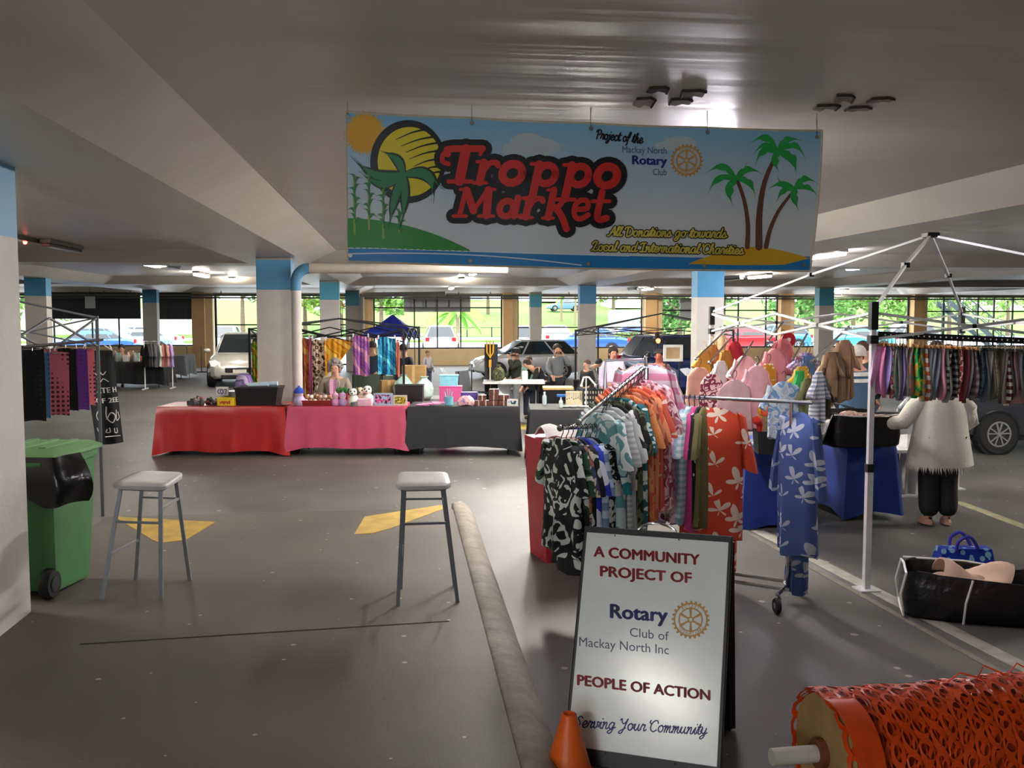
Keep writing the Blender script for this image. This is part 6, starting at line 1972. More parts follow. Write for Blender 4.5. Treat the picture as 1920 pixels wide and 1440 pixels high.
# kids' clothes on sloping arms
AR = []
def wfall(px0, y0, px1, y1, d0, d1, par=wf):
    a, b = D(px0, y0, d0), D(px1, y1, d1)
    m = MB(); m.tube([a - NL, b - NL], .010, 6); m.ball(a - NL, .016, 8, 6); m.build('sloping_arm', CHROME, par)
    return a, b
arms = [wfall(1305, 673, 1362, 618, 9.6, 10.2), wfall(1330, 680, 1372, 632, 9.3, 9.9), wfall(1370, 706, 1412, 640, 8.8, 9.4), wfall(1417, 686, 1436, 652, 8.9, 9.5), wfall(1440, 640, 1468, 604, 9.0, 9.5), wfall(1487, 674, 1513, 626, 8.4, 8.9), wfall(1522, 678, 1592, 612, 7.9, 8.5)]
gk = "children's clothes on the sloping arms"
kids = [('baby_dress', 'pale peach baby dress lowest on the arm by the column', 1312, 672, 40, 66, '#d8a893', None, 9.5, 0), ('baby_shirt', 'mustard onesie above the peach dress', 1322, 640, 28, 46, '#c08a3a', None, 9.8, 20), ('baby_shirt', 'tan onesie next up the arm by the column', 1336, 630, 28, 46, '#b58a4f', None, 10.0, 10), ('baby_shirt', 'cream onesie at the top of the arm by the column', 1352, 612, 26, 44, '#cdbb95', None, 10.2, 0),
        ('baby_dress', 'burgundy floral baby dress over the shirt rack', 1335, 684, 36, 58, printm('blob', ['#7a2f45', '#d8c3c0'], 22, seed=2), None, 9.2, -10), ('baby_shirt', 'white onesie behind the burgundy floral one', 1352, 660, 26, 52, '#d5d4d2', None, 9.6, 10), ('baby_shirt', 'mustard brown sleep suit beside the white onesie', 1362, 640, 24, 62, '#b0752a', None, 9.8, 30),
        ('baby_dress', 'long ribbed pale pink baby gown, largest of the pinks', 1378, 694, 56, 84, '#d9b2b6', None, 8.8, 8), ('baby_shirt', 'red topped baby shirt on a bright red hanger', 1378, 624, 30, 40, '#c0303a', None, 9.9, 0), ('baby_shirt', 'blush baby shirt behind the pale pink gown', 1398, 650, 40, 70, '#e0b4b6', None, 9.2, 0),
        ('baby_romper', 'light pink buttoned playsuit right of the long gown', 1420, 668, 44, 104, '#e0a9b3', None, 8.9, 0), ('baby_shirt', 'rosy pink baby shirt under the hose reel', 1455, 636, 42, 72, '#dd8f97', None, 9.1, 5), ('baby_shirt', 'coral pink baby shirt at the top of its arm', 1468, 618, 34, 60, '#d97f86', None, 9.5, 0),
        ('baby_dress', 'orange dress with white dots among the pinks', 1442, 664, 26, 70, printm('dots', ['#c98a2a', '#e8dcc0'], 28, seed=2, dist=.3), None, 8.95, 0), ('baby_shirt', 'pale blue printed baby shirt above the chrome rail', 1470, 696, 62, 92, printm('blob', ['#a9b6c4', '#c4ccd4', '#6f95c0'], 13, seed=3), None, 8.35, 6), ('baby_shirt', 'green onesie by the pale blue printed shirt', 1500, 676, 18, 72, '#2fa052', None, 8.45, 10),
        ('baby_shirt', 'yellow topped onesie behind the green one', 1505, 668, 30, 54, '#d9a83a', None, 8.6, 0), ('baby_shirt', 'olive green onesie with a ragged hem', 1515, 690, 28, 72, '#6d7048', None, 8.35, 25), ('baby_shirt', 'small pink floral top behind the green onesie', 1512, 642, 40, 40, printm('blob', ['#c9708f', '#7f8fc4', '#e0c0c8'], 24, seed=5), None, 8.9, 0), ('baby_shirt', 'bright blue baby top behind the pink floral', 1516, 648, 22, 42, '#5f80b8', None, 8.85, 0),
        ('baby_romper', 'white and grey striped leggings suit', 1536, 676, 30, 82, printm('stripe', ['#d2d4d8', '#8d97a8'], 9, seed=4, dist=.4), None, 7.95, 30), ('baby_shirt', 'dark khaki baby top lowest on the end arm', 1545, 690, 26, 64, '#4a4a38', None, 8.1, 40), ('baby_shirt', 'tan baby shirt halfway up the end arm', 1558, 640, 32, 76, '#a88868', None, 8.2, 20), ('baby_shirt', 'camel baby shirt at the top of the end arm', 1585, 618, 36, 96, '#b59070', None, 8.45, 10), ('baby_shirt', 'brown baby shirt between the two tan ones', 1570, 640, 28, 82, '#80664c', None, 8.3, 30)]
for k, (nm, lb_, px, y, wp, hp, mt, _, d, rot) in enumerate(kids):
    p = D(px, y, d)
    w, h = sz(wp, d) * 1.12, sz(hp, d) * 1.15
    mt2 = mt if not isinstance(mt, str) else mat(mt, .85, 0, .08, 12)
    garment(nm, lb_, 'baby clothes', p, rot - 6 + (k % 3 - 1) * 8, (round(w, 2), round(h, 2), .05, 0 if 'dress' in nm else round(h * .28, 2), .35 if 'dress' in nm else .05), mt2, gk, HNG if 'tan' not in lb_ and 'mustard' not in lb_ else HNGW, k)

# ------------------------------------------------------------------ blue tables and what stands on them
BLC = mat('#1c3a8c', .75, 0, .08, 5, .1, name='blue_table_cloth')
def cloth_block(name, px0, px1, d, dep, zt, zb, label, tlabel, rot=-YAW, amp=.012, seed=5):
    a, b = D(px0, 700, d), D(px1, 700, d); w = (b - a).length
    ax_ = Vector((math.cos(rot), math.sin(rot), 0)); ay = Vector((-ax_.y, ax_.x, 0))
    c = a + ax_ * w / 2 + ay * dep / 2
    folding_table((c.x, c.y, 0), rot, w - .08, dep - .08, zt - .012, tlabel)
    m = tablecloth(w, dep, zt, zb, amp, seed)
    return m.build('tablecloth', BLC, None, 50, (c.x, c.y, 0), rot, label=label, cat='tablecloth'), c
cloth_block('t', 1402, 1512, 8.95, 1.15, .74, .03, 'blue cloth over the nearer table beside the shirt rack', 'folding table under the nearer blue cloth', seed=5)
cloth_block('t', 1592, 1692, 9.3, 1.9, .74, .08, 'blue cloth over the table carrying the big black bag', 'folding table under the blue cloth with the bag', rot=R(4), seed=6)
TUBM = mat('#1a1b1d', .6, 0, .1, 8)
pt = G(1447, 853, .745)
tb = thing('toy_tub', 'black square tub of soft toys on the nearer blue table', 'tub', (pt.x, pt.y + .12, .745), R(-8))
m = MB(); m.loft([[(-.095, -.095, 0), (.095, -.095, 0), (.095, .095, 0), (-.095, .095, 0)], [(-.11, -.11, .21), (.11, -.11, .21), (.11, .11, .21), (-.11, .11, .21)], [(-.10, -.10, .21), (.10, -.10, .21), (.10, .10, .21), (-.10, .10, .21)], [(-.085, -.085, .03), (.085, -.085, .03), (.085, .085, .03), (-.085, .085, .03)]]); m.build('tub', TUBM, tb)
m = MB(); m.box((.075, -.112, .17), (.05, .004, .035)); m.build('tag', WHITEP, tb)
for nm, c, pts, r in (('red soft toy arm leaning out of the black tub', '#c22a22', [(-.07, -.02, .08), (-.09, -.05, .26), (-.13, -.08, .31)], .03), ('orange and red soft toy standing in the black tub', '#d9562a', [(.02, 0, .08), (.0, -.02, .28), (-.03, -.04, .38)], .036), ('brown soft toy in the middle of the black tub', '#8a6f58', [(-.03, -.05, .1), (-.04, -.06, .24), (-.03, -.05, .30)], .04), ('olive soft toy at the back of the tub', '#5f6a3c', [(.06, .03, .1), (.07, .03, .25), (.05, .02, .31)], .04), ('yellow soft toy head on top of the tub', '#e0a62a', [(-.02, .05, .1), (-.02, .03, .33), (-.03, .02, .39)], .042)):
    m = MB(); m.tube(crom(pts, 4), [r * .9] * 3 + [r] * 3 + [r * 1.15] * 3, 10); m.ball(pts[-1], r * 1.35, 12, 8)
    m.build('soft_toy', mat(c, .9, 0, .1, 40, .3), None, True, (tb.location.x, tb.location.y, tb.location.z), label=nm, cat='soft toy')
m = MB(); m.box((0, 0, .01), (.22, .3, .02), bev=.004)
pt2 = G(1415, 833, .745)
m.build('leaflet_pile', mat('#9fb3cc', .6), None, False, (pt2.x + .04, pt2.y + .1, .745), .2, label='flat stack of pale blue leaflets left of the black tub', cat='leaflets')
# wicker basket
pw = G(1547, 838, .75)
wk = thing('wicker_basket', 'low brown wicker basket beside the big black bag', 'basket', (pw.x - .1, pw.y + .28, .745), R(4))
def wick():
    m, nt, b, N, L = base_mat('wicker')
    b.inputs['Roughness'].default_value = .7
    tc = N.new('ShaderNodeTexCoord'); t = N.new('ShaderNodeTexBrick')
    t.inputs['Scale'].default_value = 26; t.inputs['Color1'].default_value = lin('#a87a42'); t.inputs['Color2'].default_value = lin('#8a5f2f'); t.inputs['Mortar'].default_value = lin('#4a3018')
    mp = N.new('ShaderNodeMapping'); mp.inputs['Rotation'].default_value = (PI / 2, 0, 0)
    L.new(tc.outputs['Object'], mp.inputs['Vector']); L.new(mp.outputs['Vector'], t.inputs['Vector']); L.new(t.outputs['Color'], b.inputs['Base Color'])
    return m
m = MB(); m.loft([[(-.16, -.12, 0), (.16, -.12, 0), (.16, .12, 0), (-.16, .12, 0)], [(-.19, -.15, .13), (.19, -.15, .13), (.19, .15, .13), (-.19, .15, .13)], [(-.175, -.135, .13), (.175, -.135, .13), (.175, .135, .13), (-.175, .135, .13)], [(-.15, -.11, .02), (.15, -.11, .02), (.15, .11, .02), (-.15, .11, .02)]]); m.build('basket', wick(), wk)
m = MB(); m.tube([(-.19, -.15, .135), (.19, -.15, .135), (.19, .15, .135), (-.19, .15, .135), (-.19, -.15, .135)], .012, 7); m.build('rim', mat('#9a6d38', .7, 0, .2, 30), wk)
# big black bag with clothes, on the blue table
BAGM = mat('#18191b', .3, 0, .12, 8, .7, name='black_woven_plastic', bscale=10)
p0 = G(1575, 845, .745)
bg = thing('storage_bag', 'big open black storage bag full of clothes on the blue table', 'bag', (p0.x + .36, p0.y + .42, .746), R(2))
def openbag(w, d, h, bulge, seed):
    r2 = random.Random(seed); n = 36
    def ring(k, z, q=.0):
        out = []
        for i in range(n):
            a = 2 * PI * i / n
            c, s = math.cos(a), math.sin(a)
            e = .38
            x, y = math.copysign(abs(c) ** e, c) * w / 2 * k, math.copysign(abs(s) ** e, s) * d / 2 * k
            out.append((x * (1 + r2.uniform(-1, 1) * .012), y * (1 + r2.uniform(-1, 1) * .012), z + q * math.sin(a * 3 + seed)))
        return out
    m = MB(); m.loft([ring(.94, 0), ring(1.0, .02), ring(1 + bulge, h * .35), ring(1 + bulge * .6, h * .7), ring(1.0, h, .02), ring(.965, h, .02), ring(.95, h * .6), ring(.92, h * .45)])
    return m
openbag(.72, .52, .31, .02, 3).build('bag', BAGM, bg, 60)
m = MB(); m.grid(lambda u, v: (-.36 - .10 * v + .03 * math.sin(u * 5), (u - .5) * .45, .31 - .26 * v ** 1.2), 10, 6, th=.008); m.build('open_flap', BAGM, bg, smooth=60)
m = MB(); m.tube([(-.36, -.255, .318), (-.1, -.262, .30), (.15, -.262, .305), (.36, -.25, .315)], .007, 6); m.build('white_piping', WHITEP, bg)
m = MB()
for k, (x, y, z) in enumerate(((-.15, -.05, .25), (0, -.08, .27), (.12, 0, .26), (.2, -.1, .25), (-.02, .1, .27))):
    m.ball((x, y, z), (.11, .09, .05), 12, 7)
m.build('contents', printm('blob', ['#b9a08f', '#9a4a4f', '#d4c6ba'], 12, seed=8), bg, smooth=True)
# white tubs and stand behind
for k, (px, y, d, w, h, c, lbl) in enumerate([(1712, 735, 10.6, .30, .30, '#d5d5d3', 'white paper carry bag standing behind the woman in white'), (1690, 752, 10.2, .26, .2, '#a9acb0', 'grey display basket behind the big black bag')]):
    a = D(px, y, d)
    t = thing('paper_bag' if k == 0 else 'display_basket', lbl, 'bag' if k == 0 else 'basket', (a.x, a.y, .745 if k else .55), .3)
    m = MB(); m.loft([[(-w / 2, -.08, 0), (w / 2, -.08, 0), (w / 2, .08, 0), (-w / 2, .08, 0)], [(-w / 2 * 1.08, -.1, h), (w / 2 * 1.08, -.1, h), (w / 2 * 1.08, .1, h), (-w / 2 * 1.08, .1, h)]]); m.build('body', mat(c, .6), t)
a = D(1712, 740, 10.6)
folding_table((a.x + .1, a.y, 0), 0, .9, .5, .55, 'low white table behind the woman in white', top=mat('#cfcfcc', .5))
# draped white cloth stand between the blue cloth and the woman
a = G(1712, 935)
m = MB(); m.grid(lambda u, v: ((u - .5) * (.14 + .16 * v), .02 * math.sin(u * 14), .80 - .78 * v), 14, 8, th=.006)
m.build('white_drape', mat('#c3c2bf', .85), None, 60, (a.x + .02, a.y + .15, 0), label='white cloth hanging beside the blue tablecloth', cat='cloth')

# ------------------------------------------------------------------ people at the stall
g = G(1757, 984)
KNIT = mat('#d6d0c4', .95, 0, .05, 60, .5, name='white_knit')
pose = dict(STAND, ls=(.19, .0, 1.38), rs=(-.19, 0, 1.38), le=(.40, -.03, 1.13), lw=(.60, -.16, 1.10), re=(-.34, .03, 1.12), rw=(-.20, -.24, 1.02), neck=(0, -.06, 1.44), head=(.04, -.17, 1.52), crown=(.05, -.16, 1.60),
            la=(.10, .02, .08), ra=(-.10, .03, .08), lt=(.14, -.13, .03), rt=(-.12, -.13, .03))
wm = person('person from behind in white fringed jumper and black trousers, reaching into the black bag', (g.x, g.y, 0), R(180 - 4), pose, KNIT, mat('#161618', .8), mat('#6a5a4c', .8, 0, .15, 60, .4), SKIN, fat=1.1, legfat=.035, scale=.885, shoe=mat('#b98a72', .6))
m = MB(); n = 40
rings = []
for z, rx, ry in ((1.42, .13, .10), (1.36, .235, .16), (1.22, .275, .20), (1.05, .285, .215), (.9, .31, .245), (.75, .34, .26), (.66, .355, .265)):
    rings.append([(rx * math.cos(a) * (1 + .02 * math.sin(7 * a)), ry * math.sin(a) * (1 + .03 * math.sin(6 * a + z * 3)), z) for a in [2 * PI * k / n for k in range(n)]])
m.loft(rings); m.build('jumper', KNIT, wm, smooth=True)
m = MB(); rr = random.Random(4)
for k in range(150):
    a = 2 * PI * k / 150
    x, y = .352 * math.cos(a), .263 * math.sin(a)
    l = rr.uniform(.05, .10)
    m.add([(x, y, .67), (x + .014 * math.sin(a), y - .014 * math.cos(a), .67), (x * 1.02 + rr.uniform(-.012, .012), y * 1.02 + rr.uniform(-.012, .012), .67 - l)], [(0, 1, 2)])
m.build('fringe', KNIT, wm, kind='stuff')
for s in (-1, 1):
    m = MB(); m.tube([(s * .2, 0, 1.37), (s * .30, 0, 1.26), (s * (.40 if s > 0 else .345), -.02, 1.12)] + ([(.5, -.09, 1.10), (.56, -.13, 1.10)] if s > 0 else [(-.3, -.08, 1.07), (-.23, -.19, 1.03)]), [.085, .095, .085, .075, .062], 14); m.build('sleeve', KNIT, wm, smooth=True)
    m = MB(); m.tube([(s * .10, .06, .085), (s * .13, -.02, .10), (s * .10, -.06, .06)], .012, 6); m.build('sandal_strap', mat('#2a2020', .6), wm)
# elder in the striped vest
g = D(1608, 648, 11.6)
VEST = mat('#3f5c78', .85, 0, .08, 20, .2)
vm = person('white haired person seen from behind in a blue vest with white stripes', (g.x, g.y, 0), R(180), dict(STAND, lw=(.2, -.22, 1.0), rw=(-.2, -.22, 1.0)), VEST, mat('#20283c', .85), mat('#c9c4bb', .8, 0, .1, 60, .4), SKIN2, scale=.955, fat=1.15, sleeve=False)
for z in (1.36, 1.28):
    m = MB(); m.loft([[(.215 * math.cos(a), .165 * math.sin(a), zz) for a in [2 * PI * k / 28 for k in range(28)]] for zz in (z - .022, z + .022)]); m.build('white_stripe', mat('#dedcd6', .8), vm, smooth=True)
m = MB(); m.loft([[(rx * math.cos(a), ry * math.sin(a), zz) for a in [2 * PI * k / 28 for k in range(28)]] for zz, rx, ry in ((.86, .215, .17), (1.0, .212, .165), (1.2, .208, .158), (1.38, .20, .15))]); m.build('vest', VEST, vm, smooth=True)

def far(label, px, ytop, d, pose, top, legs, hair, rot=0, skin=SKIN, **k):
    base = 1.72 if pose['crown'][2] > 1.4 else pose['crown'][2] + .06
    p = D(px, ytop, d)
    return person(label, (p.x, p.y, 0), R(rot), pose, mat(top, .85, 0, .08, 14) if isinstance(top, str) else top, mat(legs, .85), None if hair is None else mat(hair, .8, 0, .1), skin, scale=p.z / base, hands=True, **k)
BEND = dict(STAND, spine=(0, -.10, 1.10), chest=(0, -.24, 1.24), neck=(0, -.36, 1.32), head=(0, -.46, 1.36), crown=(0, -.48, 1.44), ls=(.17, -.26, 1.28), rs=(-.17, -.26, 1.28), le=(.2, -.36, 1.0), re=(-.2, -.36, 1.0), lw=(.14, -.5, .85), rw=(-.14, -.5, .85))
UP = dict(STAND, le=(.24, -.18, 1.24), lw=(.12, -.20, 1.46), re=(-.22, -.05, 1.12), rw=(-.16, -.2, 1.0))
far('bearded person in an open checked shirt standing beyond the folding tables', 1045, 645, 18.6, UP, printm('check', ['#8a8f92', '#4a4d52'], 14), '#2c2d33', '#2e2722')
far('person in a black and white plaid shirt bending by the dark canopy frame', 1090, 656, 18.8, BEND, printm('check', ['#b9b9b6', '#232428'], 12), '#25262c', '#17161a', 70)
far('person in black leaning over the tables before the silver car', 1020, 655, 17.9, BEND, '#17171b', '#1b1b20', '#3a2c24', -70)
far('person in a dark green jumper turned sideways before the silver car', 967, 652, 18.2, UP, '#2a3028', '#8d9298', '#1d1a18', -75, hat=mat('#20201f', .8))
far('child in a sea green top between two adults', 992, 668, 18.6, STAND, '#6f9a86', '#3a4250', '#4a3628', 20)
far('child in a black top near the plaid shirted person', 1100, 674, 17.8, STAND, '#1b1b1d', '#26272c', '#5a4030', -60)
far('person with long dark hair in a lilac top behind the canvas board', 1150, 650, 16.4, STAND, '#a99fb4', '#33343a', '#1f1715', 0, SKIN2, longhair=True)
far('flushed person with dark hair beside the white square frame', 1236, 655, 16.0, STAND, '#6b4a46', '#2a2a30', '#2a201c', -30, mat('#b0604c', .55))
far('person in a blue grey jacket seen between the dyed towels', 698, 640, 18.4, STAND, '#35465a', '#2b2c33', '#2b2522', 160)
far('person in dark clothes behind the corner post of the black frame', 757, 645, 18.6, STAND, '#23242c', '#1f2026', '#1c1818', 150)
far('person in a pale top walking beyond the turquoise towel', 802, 657, 26.0, STAND, '#b7b2b0', '#4a505c', '#8a6a48', 40)
far('person in navy behind the white canopy leg', 1620, 640, 13.2, STAND, '#25242c', '#24252b', '#4a2f26', 100)
far('brown haired shopper seen above the bib rail', 1759, 640, 12.4, STAND, '#4a4a52', '#2b2c33', '#2a211c', 30)
far('second shopper with auburn hair above the bib rail', 1779, 646, 12.9, STAND, '#6b5a58', '#2b2c33', '#4a2a20', -20)
far('person in grey seated behind the far left stall', 228, 646, 27.2, SIT, '#55575e', '#2b2c33', '#3a2f2a', 0)

# ------------------------------------------------------------------ floor bags
p0 = G(1722, 1160); 
fb = thing('duffel_bag', 'open black bag with white piping and beige cloth on the floor by the canopy leg', 'bag', (G(1812, 1152).x, G(1812, 1152).y, 0), R(-24))
m = openbag(.80, .44, .30, .06, 8); m.build('bag', BAGM, fb, 60)
for s in (-1,):
    m = MB()
    m.tube([(s * .41, -.21, .02), (s * .43, -.21, .16), (s * .40, -.2, .30), (s * .40, .0, .325), (s * .40, .2, .30), (s * .43, .21, .16), (s * .41, .21, .02), (s * .41, 0, .012), (s * .41, -.21, .02)], .008, 6); m.build('white_piping', WHITEP, fb)
m = MB(); m.tube([(-.39, .2, .315), (0, .225, .31), (.2, .22, .29)], .008, 6); m.build('white_seam', WHITEP, fb)
m = MB(); m.tube([(-.05, -.235, .0), (-.04, -.245, .14), (.0, -.225, .29)], .008, 6); m.build('white_seam', WHITEP, fb)
m = MB(); m.grid(lambda u, v: (-.18 + .42 * u + .03 * math.sin(v * 5), -.14 + .26 * v, .27 + .06 * math.sin(u * 7 + v * 3) * math.sin(v * PI) + .05 * math.sin(v * PI)), 18, 12, th=.012); m.build('beige_cloth', mat('#cdae97', .9, 0, .1, 10, .3), fb, smooth=True)
m = MB()
for k in range(4): m.ball((-.15 + .1 * k, -.02 + .03 * (k % 2), .22), (.1, .1, .06), 10, 7)
m.build('contents', mat('#b89b86', .9, 0, .1), fb, smooth=True)
g = G(1812, 1082)
tbag = thing('tote_bag', 'blue floral tote bag with purple handles behind the black floor bag', 'bag', (g.x, g.y + .05, 0), R(-8))
m = MB(); m.loft([[(-.19, -.08, 0), (.19, -.08, 0), (.19, .08, 0), (-.19, .08, 0)], [(-.2, -.09, .12), (.2, -.09, .12), (.2, .09, .12), (-.2, .09, .12)], [(-.19, -.06, .22), (.19, -.06, .22), (.19, .06, .22), (-.19, .06, .22)]])
m.build('bag', printm('dots', ['#1c3aa8', '#8fc4e0'], 14, seed=4, dist=.9), tbag)
for y in (-.06, .06):
    m = MB(); m.tube(crom([(-.08, y, .20), (-.07, y * 1.2, .28), (0, y * 1.3, .32), (.05, y * 1.2, .28), (.09, y, .20)], 5), .013, 7); m.build('handle', mat('#3a35b0', .6), tbag)

# ------------------------------------------------------------------ dark car at the right edge
DK = carp('#3c3f48')
w = G(1866, 852)
dc = car('dark grey hatchback parked behind the person in the white jumper', (w.x + 1.3 * .93, w.y + .84 * .93, 0), PI, DK)
dc.scale = (.93, .93, .93)

# ------------------------------------------------------------------ shirt racks
pc2 = D(1212, 690, 6.72)
rk4 = thing('four_way_rack', 'chrome four way clothes rack crowded with printed shirts', 'clothes rack', (pc2.x, pc2.y, 0))
O = Vector((pc2.x, pc2.y, 0))
m = MB(); m.tube([(0, 0, .1), (0, 0, pc2.z)], .017, 10); m.build('post', CHROME, rk4)
for a in (25, 115, 205, 295):
    dx, dy = math.cos(R(a)), math.sin(R(a))
    m = MB(); m.tube([(0, 0, .14), (dx * .48, dy * .48, .10)], .014, 8); m.build('base_bar', CHROME, rk4)
    m = MB(); m.lathe([(.012, -.012), (.032, -.012), (.032, .012), (.012, .012)], (dx * .50, dy * .50, .033), 16, 'X'); m.tube([(dx * .48, dy * .48, .1), (dx * .5, dy * .5, .035)], .008, 6); m.build('caster', RUBBER, rk4)
W0, W1 = D(1208, 690, 6.66), D(1085, 792, 6.1)
A0, A1 = D(1122, 800, 6.30), D(1050, 803, 6.20)
T0, T1_ = D(1210, 672, 6.80), D(1214, 664, 7.5)
for nm, pts in (('sloping_arm', [W0, W1]), ('straight_arm', [Vector((pc2.x, pc2.y, 1.25)), A0, A1]), ('rear_arm', [Vector((pc2.x, pc2.y, pc2.z)), T0, T1_])):
    m = MB(); m.tube([Vector(p) - O for p in pts], .012, 8); m.ball(Vector(pts[-1]) - O, .022, 10, 7); m.build(nm, CHROME, rk4)
m = MB(); q = [D(1135, 716, 7.0), D(1135, 676, 7.0), D(1213, 674, 7.0)]
m.tube([Vector((q[0].x - O.x, q[0].y - O.y, .05))] + [p - O for p in q], .013, 8); m.build('outer_post', CHROME, rk4)
gA, gW, gT = 'printed shirts on the straight chrome arm', 'printed shirts on the sloping chrome arm', 'pale shirts on the rear chrome arm'
blk = printm
shA = [('black tropical shirt with big white leaves at the outer end of the straight arm', printm('blob', ['#15171a', '#1d2023', '#c4c8bf'], 8, seed=2, dist=3)), ('black and forest green shirt on the straight arm', printm('blob', ['#16181a', '#2c4a34', '#c4c8bd'], 7, seed=3)), ('rust and navy patterned shirt among the dark shirts on the straight arm', printm('blob', ['#a8664a', '#39415f', '#c9b39a'], 11, seed=1)), ('long black dress reaching lowest on the straight arm', printm('blob', ['#101214', '#17191b', '#b9bdb8'], 5, seed=9)), ('royal blue shirt with white swirls', printm('blob', ['#2233a0', '#2a3fb4', '#d4d8e2'], 6, seed=4)),
       ('dusty blue striped shirt next to the royal blue one', printm('stripe', ['#7386a6', '#b4bfce'], 3, seed=3)), ('white shirt with black fern print', printm('blob', ['#cfd0c9', '#1c1d20'], 8, seed=5)), ('black paisley shirt at the inner end of the straight arm', printm('speck', ['#141517', '#a9aaa6'], 12, seed=6)), ('teal palm shirt between the straight and sloping arms', printm('blob', ['#c6d4d0', '#1f6f74', '#9fc0bd'], 6, seed=7))]
rr = random.Random(41)
nA = len(shA)
for k, (lb_, mt) in enumerate(shA):
    u = 1 - k / (nA - 1)
    p = A0.lerp(A1, u) + Vector((.025, 0, 0)) * (k * .9 - 2) if False else (A1 + (A0 - A1) * (.04 + 1.0 * k / (nA - 1)))
    p = Vector(p)
    L_ = .74 + (.14 if 'long' in lb_ else rr.uniform(-.03, .06))
    garment('hawaiian_shirt' if 'dress' not in lb_ else 'maxi_dress', lb_, 'shirt' if 'dress' not in lb_ else 'dress', p + Vector((0, 0, .022)), -68 + rr.uniform(-7, 7), (.46, round(L_, 2), .07, .22, .12), mt, gA, HNG, k)
shW = [('pale aqua leaf shirt lowest on the sloping arm', printm('blob', ['#a9bdb9', '#5f8f90', '#d0d6d0'], 7, seed=11)), ('pale grey linen shirt above the aqua one', printm('stripe', ['#b9bcb8', '#9aa09e'], 9, seed=5, dist=.2)), ('light grey shirt third up the sloping arm', mat('#a6aaa8', .85)), ('white shirt with bold black palm print', printm('blob', ['#cfd0c8', '#17181b'], 5, seed=12)), ('dark olive camouflage shirt on the sloping arm', printm('blob', ['#3a4030', '#5f6548', '#20241c'], 9, seed=13)),
       ('deep teal shirt with white flowers', printm('leaf', ['#145a62', '#c8d4d0'], 9, seed=14)), ('burnt orange paisley shirt, first of the oranges', printm('speck', ['#c05f3a', '#d98a52'], 12, seed=15)), ('rust brown patterned shirt among the oranges', printm('blob', ['#8f4434', '#c47a5c'], 9, seed=16)), ('bright coral orange shirt on the sloping arm', printm('blob', ['#d4603c', '#e08a62'], 4, seed=17)), ('coral shirt with pale leaves near the top', printm('leaf', ['#cf5a44', '#e2c4b0'], 8, seed=18)), ('dusty rose patterned shirt at the top of the sloping arm', printm('blob', ['#b8646a', '#d8b0b0', '#8f3f4a'], 10, seed=19)), ('pink and berry floral shirt topmost on the sloping arm', printm('blob', ['#c27a8c', '#e0c4c8', '#8a3f5a'], 11, seed=20))]
nW = len(shW)
for k, (lb_, mt) in enumerate(shW):
    u = .34 + .62 * k / (nW - 1)
    p = W1.lerp(W0, u)
    garment('hawaiian_shirt', lb_, 'shirt', p + Vector((0, 0, .02)), -64 + 24 * k / (nW - 1) + rr.uniform(-5, 5), (.46, round(.80 + .01 * (k % 3) + u * .06, 2), .075, .22, .10), mt, gW, HNG, k)
shT = [('pale pink striped shirt, front of the rear arm', printm('stripe', ['#dcc3cc', '#d68aa4'], 3, seed=1)), ('white and lilac shirt behind the pink striped one', printm('stripe', ['#d5d3da', '#a9a6c0'], 4, seed=2)), ('pale blue shirt third on the rear arm', mat('#b4c4d0', .85)), ('white shirt with blue stars showing at the side', printm('leaf', ['#d6d8dd', '#3a4a9a'], 9, seed=3)), ('white shirt with red and pink bands at the back', printm('stripe', ['#dad6d4', '#c85a6a'], 2.4, seed=4)), ('tan shirt hindmost on the rear arm', mat('#a89878', .85))]
for k, (lb_, mt) in enumerate(shT):
    p = T0.lerp(T1_, .12 + .16 * k)
    garment('hawaiian_shirt', lb_, 'shirt', p + Vector((0, 0, .02)), -4 + rr.uniform(-6, 6), (.44, .80, .075, .24, .10), mt, gT, HNG, k)

# rolling rail with the long robes
R1, R0 = D(1512, 755, 6.5), D(1262, 744, 7.0)
dirR = (R0 - R1); dirR.z = 0; dirR.normalize()
R0 = R1 + dirR * 1.35
rr4 = thing('rolling_rail', 'chrome rolling clothes rail with two casters at the near end', 'clothes rack', (R1.x, R1.y, 0))
O2 = Vector((R1.x, R1.y, 0))
m = MB(); m.tube([R1 - O2 - dirR * .04, R0 - O2 + dirR * .04], .014, 10); m.build('top_rail', CHROME, rr4)
nrm = Vector((-dirR.y, dirR.x, 0))
for e, Pp in ((0, R1 + dirR * .10), (1, R0 - dirR * .10)):
    q = Pp - O2
    m = MB(); m.tube([(q.x, q.y, R1.z), (q.x, q.y, .22), (q.x + dirR.x * .02, q.y + dirR.y * .02, .14)], .013, 10); m.build('upright', CHROME, rr4)
    m = MB(); m.tube([Vector((q.x, q.y, .13)) + nrm * .26, Vector((q.x, q.y, .13)) - nrm * .26], .014, 8); m.build('cross_bar', CHROME, rr4)
    for s in (-1, 1):
        c = Vector((q.x, q.y, 0)) + nrm * s * .26
        m = MB(); m.lathe([(.018, -.014), (.048, -.016), (.055, -.008), (.055, .008), (.048, .016), (.018, .014)], c + Vector((0, 0, .055)), 18, 'X'); cw_ = m.build('caster', RUBBER, rr4, smooth=40)
        m = MB(); m.tube([c + Vector((0, 0, .14)), c + Vector((.022, 0, .10)), c + Vector((.022, 0, .055))], .009, 6); m.lathe([(.022, -.018), (.022, .018)], c + Vector((0, 0, .055)), 12, 'X'); m.build('fork', CHROME, cw_)
for s in (-1, 1):
    m = MB(); m.tube([R1 - O2 + dirR * .06 + nrm * s * .10 - Vector((0, 0, R1.z - .13)), R0 - O2 - dirR * .06 + nrm * s * .10 - Vector((0, 0, R0.z - .13))], .013, 8); m.build('base_bar', CHROME, rr4)
gR = 'printed shirts on the rolling rail'
